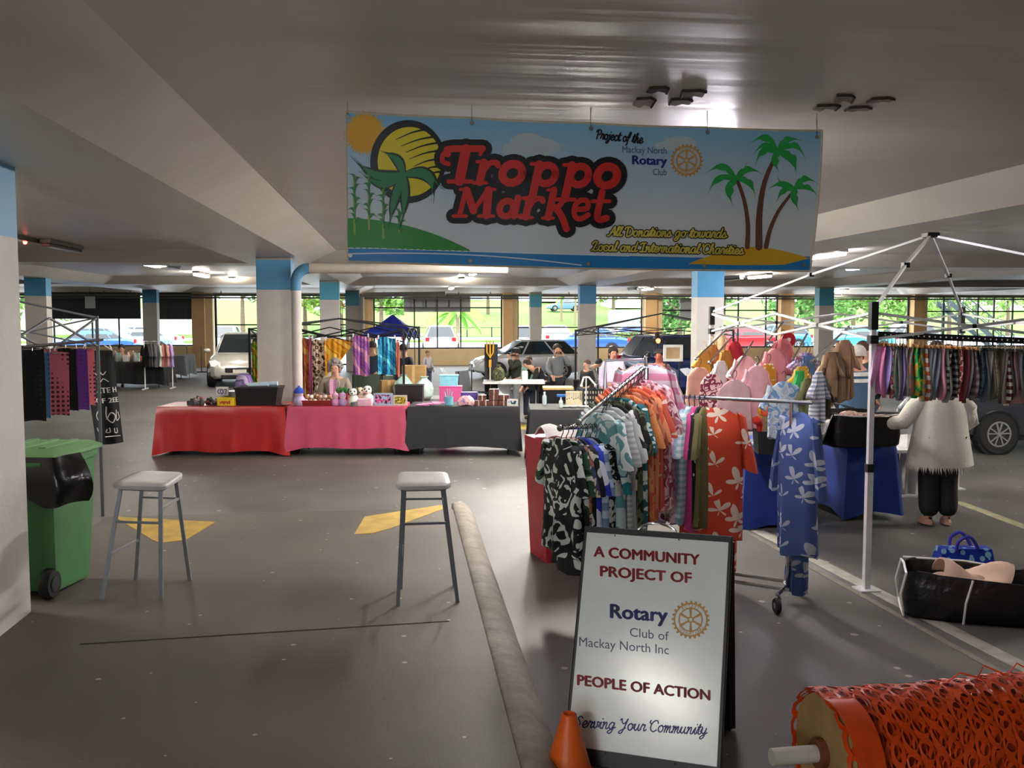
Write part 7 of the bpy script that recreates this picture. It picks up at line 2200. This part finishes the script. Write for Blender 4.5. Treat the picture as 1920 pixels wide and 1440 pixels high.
LE = ['#c8452a', '#e2cdb8']
shR = [('olive green shirt just behind the long orange robe', mat('#6f6a3e', .85)), ('black shirt with white spots on the rolling rail', printm('dots', ['#16171a', '#cfcfca'], 16, seed=3)), ('magenta shirt on the rolling rail', mat('#c0407f', .85)), ('aqua striped shirt next to the magenta one', printm('stripe', ['#9fc4c9', '#cfdcdc'], 7, seed=6, dist=.3)), ('sky blue shirt on the rolling rail', printm('stripe', ['#a8c0d0', '#8fb0c8'], 6, seed=9, dist=.3)), ('dusty pink shirt on the rolling rail', printm('blob', ['#b9808f', '#d6b4ba'], 12, seed=30)), ('olive and white leaf shirt mid rail', printm('blob', ['#8a8250', '#cfcab4'], 8, seed=31)), ('lilac and berry shirt mid rail', printm('blob', ['#a58ab4', '#e0d4e2', '#8a2f5a'], 9, seed=32)),
       ('blue and white bold print shirt mid rail', printm('blob', ['#3347a8', '#d4d8e4'], 8, seed=33)), ('hot pink printed shirt toward the four way rack', printm('blob', ['#d0457a', '#e2b0c4', '#4a56a8'], 9, seed=34)), ('white shirt with pink flowers toward the four way rack', printm('leaf', ['#dad4d4', '#d0567a'], 10, seed=35)), ('grey palm shirt at the far end of the rolling rail', printm('blob', ['#8d8a80', '#c4c0b4', '#4c4a42'], 7, seed=36)), ('black and pale stripe shirt last on the rolling rail', printm('stripe', ['#2a2a2c', '#b9b8b2'], 4, seed=12))]
base = math.degrees(math.atan2(nrm.y, nrm.x))
for k, (lb_, mt) in enumerate(shR):
    p = R1 + dirR * (.72 + .038 * k)
    garment('hawaiian_shirt', lb_, 'shirt', p + Vector((0, 0, .022)), base + rr.uniform(-6, 6) + 8, (.46, round(.80 + rr.uniform(-.02, .08), 2), .05, .22, .08), mt, gR, HNG, k)
p = R1 + dirR * .66
garment('beach_robe', 'long orange robe with white leaf print facing out on the rolling rail', 'robe', p + Vector((0, 0, .022)), -24, (.46, .94, .10, .34, .05), printm('leaf', LE, 5.5, seed=40), gR, HNG, 2)
p = R1 + dirR * .60 + Vector((.06, .10, 0))
garment('beach_trousers', 'orange leaf printed trousers hanging lower behind the orange robe', 'trousers', p + Vector((0, 0.02, -.10)), -24, (.24, 1.08, .07, 0, .0), printm('leaf', LE, 5.5, seed=41), gR, HNG, 3)
LB = ['#5066a0', '#c4cad8']
p = R1 + dirR * .035
garment('beach_robe', 'blue and white leaf printed robe hanging by the end post of the rolling rail', 'robe', p + Vector((0, .02, .02)), -66, (.34, .98, .08, .46, .0), printm('leaf', LB, 6, seed=42), gR, HNG, 4)
garment('beach_trousers', 'blue leaf printed trousers showing below the blue robe', 'trousers', p + Vector((0, .04, -.14)), -66, (.20, 1.10, .06, 0, -.1), printm('leaf', LB, 6, seed=43), gR, HNG, 1)
# red storage tub behind the rack
p = G(1015, 905)
t = thing('laundry_tub', 'red plastic tub topped with white cloth behind the dark shirts', 'tub', (D(1052, 900, 7.9).x, D(1052, 900, 7.9).y, 0), .2)
m = MB(); m.loft([[(-.2, -.2, 0), (.2, -.2, 0), (.2, .2, 0), (-.2, .2, 0)], [(-.24, -.24, 1.0), (.24, -.24, 1.0), (.24, .24, 1.0), (-.24, .24, 1.0)]]); m.build('tub', mat('#a8222f', .5), t)
m = MB(); m.grid(lambda u, v: ((u - .5) * .4, -.2 + .3 * v, 1.02 + .08 * math.sin(v * PI) + .02 * math.sin(u * 9)), 10, 6, th=.015); m.build('white_cloth', mat('#cfc9c4', .9), t, smooth=True)
# ------------------------------------------------------------------ stall at the left edge
g = G(193, 968)
c0 = Vector((g.x, g.y, 0))
lf_ = gazebo_frame('canopy_frame', 'dark grey canopy frame hung with non-slip mats at the left edge', [(c0.x, c0.y), (c0.x - .02, c0.y - 2.5), (c0.x - 2.6, c0.y - 2.5), (c0.x - 2.6, c0.y)], 2.0, 2.35, mt=STLD, r=.009, n=2, drop=.30)
ma_, mb_ = D(57, 650, 7.5), D(163, 650, 9.05)
ma_.z = mb_.z = 1.76
m = MB(); m.tube([ma_ + (ma_ - mb_) * .12 - c0, mb_ + (mb_ - ma_) * .35 - c0], .014, 7); m.build('hanging_rail', BLACKM, lf_)
def matm(c, d):
    return printm('dots', [c, d], 26, seed=3, dist=.0)
mats_ = [('black mat with raised pattern, front of the row', '#1c1d20', '#2e2f33', 40, 77, 655, 792, 7.55), ('sky blue perforated mat edge behind the pink one', '#5f8fc0', '#3d6a9c', 66, 87, 662, 786, 7.75), ('wide salmon pink perforated mat', '#d9727f', '#5a2f3a', 82, 123, 662, 781, 7.95), ('salmon pink mat edge rising behind the wide one', '#d06f7c', '#5a2f3a', 68, 102, 656, 720, 8.15),
         ('plain black mat between pink and purple', '#191a1d', '#232428', 106, 139, 655, 772, 8.4), ('purple mat', '#6b3a94', '#5f3284', 136, 160, 656, 771, 8.7), ('salmon pink perforated mat at the end by the corner post', '#d9727f', '#4f2a35', 153, 173, 655, 762, 9.0)]
for k, (lb_, c, d_, a, b, y0, y1, d) in enumerate(mats_):
    p = D((a + b) / 2, y0, d); w = sz(b - a, d) + .02; h = sz(y1 - y0, d)
    m = MB(); m.grid(lambda u, v: ((u - .5) * w, .015 * math.sin(v * 3 + k) + .02 * u, -v * h + .012 * math.sin(u * 3)), 10, 14, th=.006)
    o = m.build('bath_mat', matm(c, d_), None, 60, tuple(p), R(6), label=lb_ + ' hanging at the left stall', cat='mat', group='mats hanging at the left stall')
    q = ma_.lerp(mb_, (d - 7.5) / 1.55) - p; q.rotate(Matrix.Rotation(R(-6), 3, 'Z'))
    m = MB(); m.tube([(q.x * .8, q.y * .8, -.01), q], .004, 5); m.tube([(-w * .4, 0, 0), (w * .4, 0, 0)], .004, 5); m.build('hook', CHROME, o)
p = D(182, 657, 9.75)
w, h = sz(56, 9.75), sz(172, 9.75)
def bsheet(x, y, l):      # x, y in metres from the top left of the sheet
    u, v = x / w, y / h
    return ((u - .5) * w + .10 * v, .03 * math.sin(u * 9 + v * 2) * (.3 + v) - .009 * l, -v * h - .03 * math.sin(u * PI) * v)
bb = thing('hanging_banner', 'black cloth banner with white lettering hung at the left stall corner', 'banner', tuple(p), R(-4))
m = MB(); m.grid(lambda u, v: bsheet(u * w, v * h, 0), 24, 20, th=.004); m.build('cloth', mat('#17181b', .8, 0, .1), bb, smooth=True)
m = MB()
for s_, x0, x1, y, hh in (('ATE H', .10, .29, .42, .055), ('OF 2EE', .08, .30, .52, .05)):
    font_text(m, bsheet, s_, x0, x1, y, y, hh, 1, 0, .0, .73); font_text(m, bsheet, s_, x0 + .004, x1 + .004, y, y, hh, 1, 0, .0, .73)
for q, ww in (([(.09, .60), (.06, .66), (.10, .72)], .010), ([(.17, .56), (.16, .66), (.20, .72), (.24, .66), (.20, .62), (.16, .68)], .010), ([(.26, .60), (.25, .70), (.29, .68), (.28, .62)], .009),
              ([(.05, .78), (.07, .81), (.10, .77), (.07, .86)], .010), ([(.15, .78), (.14, .81), (.17, .81), (.17, .77)], .009), ([(.21, .78), (.21, .82), (.24, .82), (.24, .78)], .009), ([(.06, .87), (.28, .86)], .006), ([(.1, .2), (.12, .24), (.15, .2), (.18, .24), (.21, .21)], .008), ([(.12, .28), (.15, .31), (.18, .28), (.22, .31)], .008)):
    stroke(m, bsheet, crom(q, 5), ww, 1)
m.build('white_lettering', WHITEP, bb)
m = MB(); m.tube([(-w / 2, 0, .0), (-w * .3, .02, .12), (w * .3, .02, .12), (w / 2, 0, 0)], .005, 5); q = Vector((c0.x, c0.y, 1.86)) - p; m.tube([(w / 2, 0, 0), (0, .02, .1), q], .005, 5); m.build('cord', WHITEP, bb)

# ------------------------------------------------------------------ stalls far on the left
dressed(198, 305, 26.6, .9, .70, .12, 'folding table under the far left dark cloth', 'dark cloth over the long far left table', mat('#2b2c2e', .8, 0, .1), .02, 12)
dressed(312, 346, 30.5, 1.0, .72, .14, 'folding table under the far left grey cloth', 'grey cloth over the small table by the tan pillar', mat('#6d7074', .8, 0, .1), .02, 13)
rr = random.Random(77)
gc = 'small goods on the far left table'
cols = [('white', '#dcdad6'), ('pale pink', '#d8b6b4'), ('tan', '#b99a7c'), ('grey', '#8f9496'), ('pale green', '#a9bfae'), ('red', '#a8443e')]
places = ['at the near end', 'second from the near end', 'third along', 'fourth along', 'fifth along', 'sixth along', 'seventh along', 'eighth along', 'ninth along', 'tenth along', 'eleventh along', 'at the end by the clothes rack']
for k in range(12):
    p = D(202 + 5.6 * k, 690, 27.0 + .12 * (k % 3))
    m = MB()
    if k % 2: m.lathe([(.05, 0), (.06, .05), (.055, .16), (.025, .22), (.025, .27)], n=10)
    else: m.box((0, 0, .09), (.13, .1, .18 + .06 * (k % 3)), bev=.01)
    m.build('jar' if k % 2 else 'carton', mat(cols[k % 6][1], .4), None, bool(k % 2), (p.x, p.y, .712 + (.0 if k % 2 else .03 * (k % 3))), label='%s %s on the far left dark table, %s' % (cols[k % 6][0], 'jar' if k % 2 else 'carton', places[k]), cat='jar' if k % 2 else 'box', group=gc)
fr0, fr1 = D(270, 640, 26.0), D(322, 640, 26.4)
t = thing('clothes_rail', 'small clothes rail of dark shirts beyond the far left table', 'clothes rack', (fr0.x, fr0.y, 0))
o_ = Vector((fr0.x, fr0.y, 0))
m = MB()
m.tube([(0, 0, .02), (0, 0, fr0.z), fr1 - o_, (fr1.x - o_.x, fr1.y - o_.y, .02)], .016, 7); m.build('frame', WHITEP, t)
for i, q in enumerate((Vector((0, 0, 0)), fr1 - o_)):
    m = MB(); m.bar((q.x, q.y - .3, .02), (q.x, q.y + .3, .02), .03); m.build('foot', WHITEP, t)
for k, (nm, c) in enumerate((('black', '#1f2022'), ('dark grey', '#3a3b3e'), ('charcoal printed', '#4a4a4c'), ('pale grey', '#b4b3ae'), ('brick patterned', '#8f5a4a'), ('rose', '#b4807c'), ('lilac', '#9a84b4'))):
    u = .05 + k * .14
    p = Vector((fr0.x, fr0.y, fr0.z)).lerp(fr1, u)
    garment('hawaiian_shirt', nm + ' shirt on the small far left clothes rail', 'shirt', p + Vector((0, 0, .02)), -60 + rr.uniform(-10, 10), (.46, .62, .07, .22, .1), mat(c, .85, 0, .15, 12), 'shirts on the far left rail', HNG, k)
for k, px in enumerate((351, 378)):
    p = D(px, 694, 34.0)
    t = thing('barrier_post', 'thin grey barrier post by the tan pillar, %s of two' % ('nearer the grey table' if k == 0 else 'nearer the open bay'), 'post', (p.x, p.y, 0))
    m = MB(); m.tube([(0, 0, 0), (0, 0, .95)], .02, 7); m.build('post', STLD, t)
    m = MB(); m.box((0, 0, .02), (.4, .3, .04)); m.build('base', STLD, t)

# ------------------------------------------------------------------ cars inside
p = D(458, 700, 28.6)
c = car('white hatchback facing out beside the near blue banded column', (p.x, p.y, 0), R(-84), carp('#c9c6bd'))
p = D(985, 700, 31.0)
c = car('silver hatchback parked side on behind the folding tables', (p.x, p.y, 0), R(186), carp('#c3c6c8')); c.scale = (.82,) * 3
p = D(1268, 700, 24.6)
c = car('dark blue car with its nose toward the white square frame', (p.x, p.y, 0), R(-80), carp('#1a2a66'))
# red lamp ornament seen over the blue car
p = D(1232, 637, 20.0)
t = thing('work_light', 'dark peaked work light with a red lamp above the dark blue car', 'light', (p.x, p.y, 0))
m = MB(); m.tube([(0, 0, 0), (0, 0, p.z)], .015, 6); m.build('stand', BLACKM, t)
m = MB(); m.lathe([(.22, p.z - .05), (.10, p.z + .02), (.02, p.z + .16)], n=12); m.build('shade', BLACKP, t)
m = MB(); m.ball((-.02, -.16, p.z - .02), .05, 8, 6); m.build('red_lamp', mat('#ff4a20', .4, emis=4), t)
# hose reel on the tan pillar
p = W(1478, 637, YW - .45)
t = thing('hose_reel', 'red fire hose reel on the tan pillar above the pink baby shirts', 'hose reel', tuple(p))
m = MB(); m.lathe([(.10, -.06), (.30, -.06), (.30, .06), (.10, .06)], n=24, axis='Y'); m.build('reel', mat('#b5202c', .4), t, smooth=40)
m = MB(); m.lathe([(.02, -.075), (.09, -.075), (.09, -.05), (.02, -.05)], n=16, axis='Y'); m.build('hub', WHITEP, t)
m = MB(); m.box((0, .14, 0), (.1, .26, .1)); m.build('bracket', BLACKM, t)

# ------------------------------------------------------------------ street: parked cars, trees, palms, houses
outs = [(418, 'white car parked outside the open bay on the left', '#d9dcdf', -88, 49, 'hatch'), (180, 'blue car parked outside the far left window', '#3f6fc0', 175, 47.5, 'sedan'), (262, 'pale blue car parked outside beside the far left column', '#8fb0dc', 176, 53, 'sedan'), (826, 'white car parked outside the window behind the blue gazebo', '#e3e6e8', 88, 50, 'hatch'), (736, 'silver car parked outside behind the blue gazebo peak', '#b4bcc4', 88, 54, 'sedan'),
        (984, 'white hatchback parked outside by the slim far column', '#dfe3e6', 80, 49, 'hatch'), (1040, 'white car showing red tail lights outside the middle window', '#e0e2e4', 88, 55, 'sedan'), (1112, 'bright blue car parked outside behind the middle blue column', '#2f5fd0', 150, 48, 'sedan'), (1180, 'navy blue car parked outside behind the long haired person', '#3a5ab0', 178, 53.5, 'sedan'),
        (1392, 'red car parked outside right of the wide column', '#c82a34', 175, 50, 'sedan'), (1448, 'sky blue car parked outside behind the pink baby shirts', '#4f8fd8', 172, 54, 'hatch'), (1600, 'teal car parked outside behind the far teal column', '#4f9fa8', 178, 50, 'sedan'), (1690, 'grey car parked outside right of the canopy leg', '#8d979c', 178, 54, 'hatch')]
protos = {}
for px, lb_, colr, rot, Y, kd in outs:
    p = W(px, 640, Y)
    car(lb_, (p.x, p.y, 0), R(rot), carp(colr), kd)
TR = mat('#6f5f4a', .9, 0, .2, 6)
def leafm(a):
    a = a.lstrip('#')
    a = '#%02x%02x%02x' % tuple(int(int(a[i:i + 2], 16) * .8) for i in (0, 2, 4))
    return mat(a, .7, 0, .35, 1.2, name='foliage')
trees = [(455, 84, 'broad bright green tree outside the open bay on the left', 9.5, 6.5, 3.6, '#7fae3a', 2600, .75), (572, 92, 'yellow green tree showing between the near column and the teal column', 9, 5.5, 3.4, '#93b83c', 1800, .7), (640, 96, 'orange tinged tree behind the teal banded columns', 8, 4, 2.6, '#c07a3a', 1300, .6), (715, 88, 'bright green tree at the left of the gazebo window', 8.5, 3.2, 3.0, '#7fb23c', 1300, .65),
         (915, 112, 'spreading tree with a thick bare trunk on the grass bank', 8.5, 4.6, 2.2, '#8aa24a', 1400, .6), (1150, 108, 'rounded green tree left of the pale house', 8.5, 5.5, 3.2, '#7da842', 1500, .65), (1275, 58, 'dense dark green tree beside the wide column', 5.4, 3.0, 2.3, '#4f8a34', 2400, .42), (1340, 100, 'tall green tree behind the wide column', 10, 5, 4, '#5f9a3a', 1500, .6), (1512, 66, 'dark green leafy tree by the tan pillar on the right', 6.5, 3.4, 2.8, '#5a9438', 2000, .5), (1600, 72, 'mid green tree behind the far teal column', 7, 4, 3.0, '#6fa63c', 2000, .55), (1685, 76, 'light green tree right of the white canopy leg', 7.5, 4.2, 3.2, '#86b848', 2000, .55), (1780, 84, 'light green tree behind the outdoor stairs', 8, 5, 3.4, '#8ab84a', 1800, .6), (1890, 90, 'pale green tree at the far right beyond the stairs', 8, 5, 3.4, '#94b85c', 1500, .6), (60, 84, 'green tree beyond the far left window', 9, 6, 3.6, '#7aa83a', 1500, .7)]
for k, (px, Y, lb_, h, rx, rz_, c, nl_, ls) in enumerate(trees):
    p = W(px, 600, Y)
    zb = 0 if Y < 90 else .05 + 4.3 * ((Y - 90) / 50) ** .9
    tree(lb_, (p.x, p.y, zb), h, rx, rz_, leafm(c), TR, k + 3, nl_, ls, group='trees along the street', cz=.55)
for k, (px, Y, h, lb_, ln_) in enumerate([(857, 60, 2.3, 'young palm with drooping fronds outside the gazebo window', 1.9), (1078, 100, 4.4, 'tall slim palm on the bank left of the middle column', 2.4), (1052, 104, 4.8, 'slim palm farther back on the bank beside the tall one', 2.4), (1335, 60, 1.6, 'small yellowing palm right of the dense dark tree', 1.2)]):
    p = W(px, 600, Y); zb = 0 if Y < 90 else .05 + 4.3 * ((Y - 90) / 50) ** .9
    palm(lb_, (p.x, p.y, zb), h, k, ln=ln_, group='palms along the street')
# clipped hedge
a, b = W(1150, 650, 47), W(1234, 650, 47)
m = MB()
rr = random.Random(9)
m.box(((a.x + b.x) / 2, 47, .55), (b.x - a.x, .8, 1.1), bev=.1)
for k in range(900):
    p = Vector((rr.uniform(a.x, b.x), 47 - .4 * rr.choice((1, 1, rr.uniform(-1, 1))), rr.uniform(.05, 1.15)))
    u = Vector((rr.uniform(-1, 1), rr.uniform(-1, .2), rr.uniform(-1, 1))).normalized() * .09; v = Vector((-u.z, rr.uniform(-.06, .06), u.x)) * .6
    m.add([p - u, p + v, p + u, p - v], [(0, 1, 2, 3)])
m.build('hedge', leafm('#7f9a55'), label='clipped grey green hedge outside below the middle right window', cat='hedge', kind='stuff')
# pale boundary fence and houses beyond the grass
def fence(px0, px1, Y, z0, z1, col, label, nb=40):
    a, b = W(px0, 600, Y), W(px1, 600, Y)
    t = thing('fence', label, 'fence', (a.x, Y, z0))
    m = MB(); w_ = (b.x - a.x) / nb
    for k in range(nb): m.box((w_ * (k + .5), 0, (z1 - z0) / 2), (w_ * .9, .05, z1 - z0))
    m.build('boards', mat(col, .8, 0, .08), t)
    m = MB(); m.box(((b.x - a.x) / 2, .05, .4), (b.x - a.x, .05, .12)); m.build('rail', mat(col, .8), t)
fence(40, 365, 92, .2, 2.7, '#c4bdb4', 'pale timber fence beyond the far left windows', 60)
fence(1140, 1240, 96, .5, 2.6, '#a8b8a8', 'grey green steel fence in front of the pale house', 30)
def house(px0, px1, Y, z0, zw_, zr, wall, roof, label, nw=3):
    a, b = W(px0, 600, Y), W(px1, 600, Y); w_ = b.x - a.x
    t = thing('house', label, 'house', (a.x, Y, z0))
    m = MB(); m.box((w_ / 2, 4, (zw_ - z0) / 2), (w_, 8, zw_ - z0)); m.build('wall', mat(wall, .8), t)
    m = MB(); m.loft([[(-.5, -.6, zw_ - z0), (w_ + .5, -.6, zw_ - z0), (w_ + .5, 8.6, zw_ - z0), (-.5, 8.6, zw_ - z0)], [(w_ * .2, 3.5, zr - z0), (w_ * .8, 3.5, zr - z0), (w_ * .8, 4.5, zr - z0), (w_ * .2, 4.5, zr - z0)]]); m.build('roof', mat(roof, .6), t)
    for k in range(nw):
        m = MB(); m.box((w_ * (k + .5) / nw, -.02, (zw_ - z0) * .55), (w_ / nw * .4, .08, (zw_ - z0) * .4)); m.build('window', mat('#5f6a72', .2), t)
house(1150, 1262, 122, 3.0, 6.2, 8.2, '#d4d0c6', '#e6e6e4', 'pale house with a white roof beyond the grey green fence')
house(1008, 1110, 135, 4.0, 6.8, 8.6, '#c4b8a8', '#a8a09a', 'low beige house at the top of the grass bank')
house(780, 905, 138, 4.2, 6.2, 7.6, '#a9b4c0', '#8d9aa8', 'grey blue roofed house beyond the spreading tree')
house(590, 680, 120, 2.6, 5.0, 6.4, '#b4bcc8', '#b8503a', 'house with an orange red roof behind the teal columns')
house(1820, 1960, 118, 2.6, 7, 9, '#cfc8ba', '#b9b4ac', 'cream house beyond the outdoor stairs')
p = W(1058, 575, 118)
c = car('blue grey car on the upper road at the top of the grass bank', (p.x, p.y, .05 + 4.3 * (28 / 50) ** .9), R(180), carp('#6f93c0'), 'sedan')
# black post and rail fence along the grass
a, b = W(640, 620, 89.2), W(1500, 620, 89.2)
t = thing('post_fence', 'thin black post and rail fence at the foot of the grass bank', 'fence', (a.x, 89.2, 0))
m = MB()
m.box(((b.x - a.x) / 2, 0, .9), (b.x - a.x, .05, .05)); m.build('top_rail', BLACKM, t)
for k in range(20):
    m = MB(); m.box(((b.x - a.x) * k / 19, 0, .48), (.1, .1, .95)); m.build('post', BLACKM, t)
# outdoor steel stairs
p0, p1 = W(1782, 568, 45), W(1900, 652, 45)
t = thing('outdoor_stairs', 'dark steel outdoor stairs with railings beyond the far right window', 'stairs', (p1.x, 45, 0))
n = 9
SD = mat('#3a4a4c', .5, .4, .1)
d_ = Vector((p0.x - p1.x, 0, p0.z - .1))
for s in (0, 1.2):
    m = MB(); m.bar((0, s, .1), (d_.x, s, .1 + d_.z), .08, .22); m.build('stringer', SD, t)
    m = MB(); m.bar((0, s, 1.05), (d_.x, s, 1.05 + d_.z), .05, .05)
    m.bar((0, s, .6), (d_.x, s, .6 + d_.z), .03, .03); m.build('handrail', SD, t)
    for k in range(6):
        m = MB(); q = d_ * (k / 5); m.bar((q.x, s, q.z + .1), (q.x, s, q.z + 1.05), .04); m.build('baluster', SD, t)
for k in range(n):
    q = d_ * ((k + .5) / n)
    m = MB(); m.box((q.x, .6, q.z + .1), (.3, 1.2, .04)); m.build('tread', SD, t)
for x in (0.2, d_.x):
    m = MB(); m.bar((x, .6, 0), (x, .6, max(.2, (.1 + d_.z) * (1 if x < 0 else .08))), .12); m.build('support_post', SD, t)
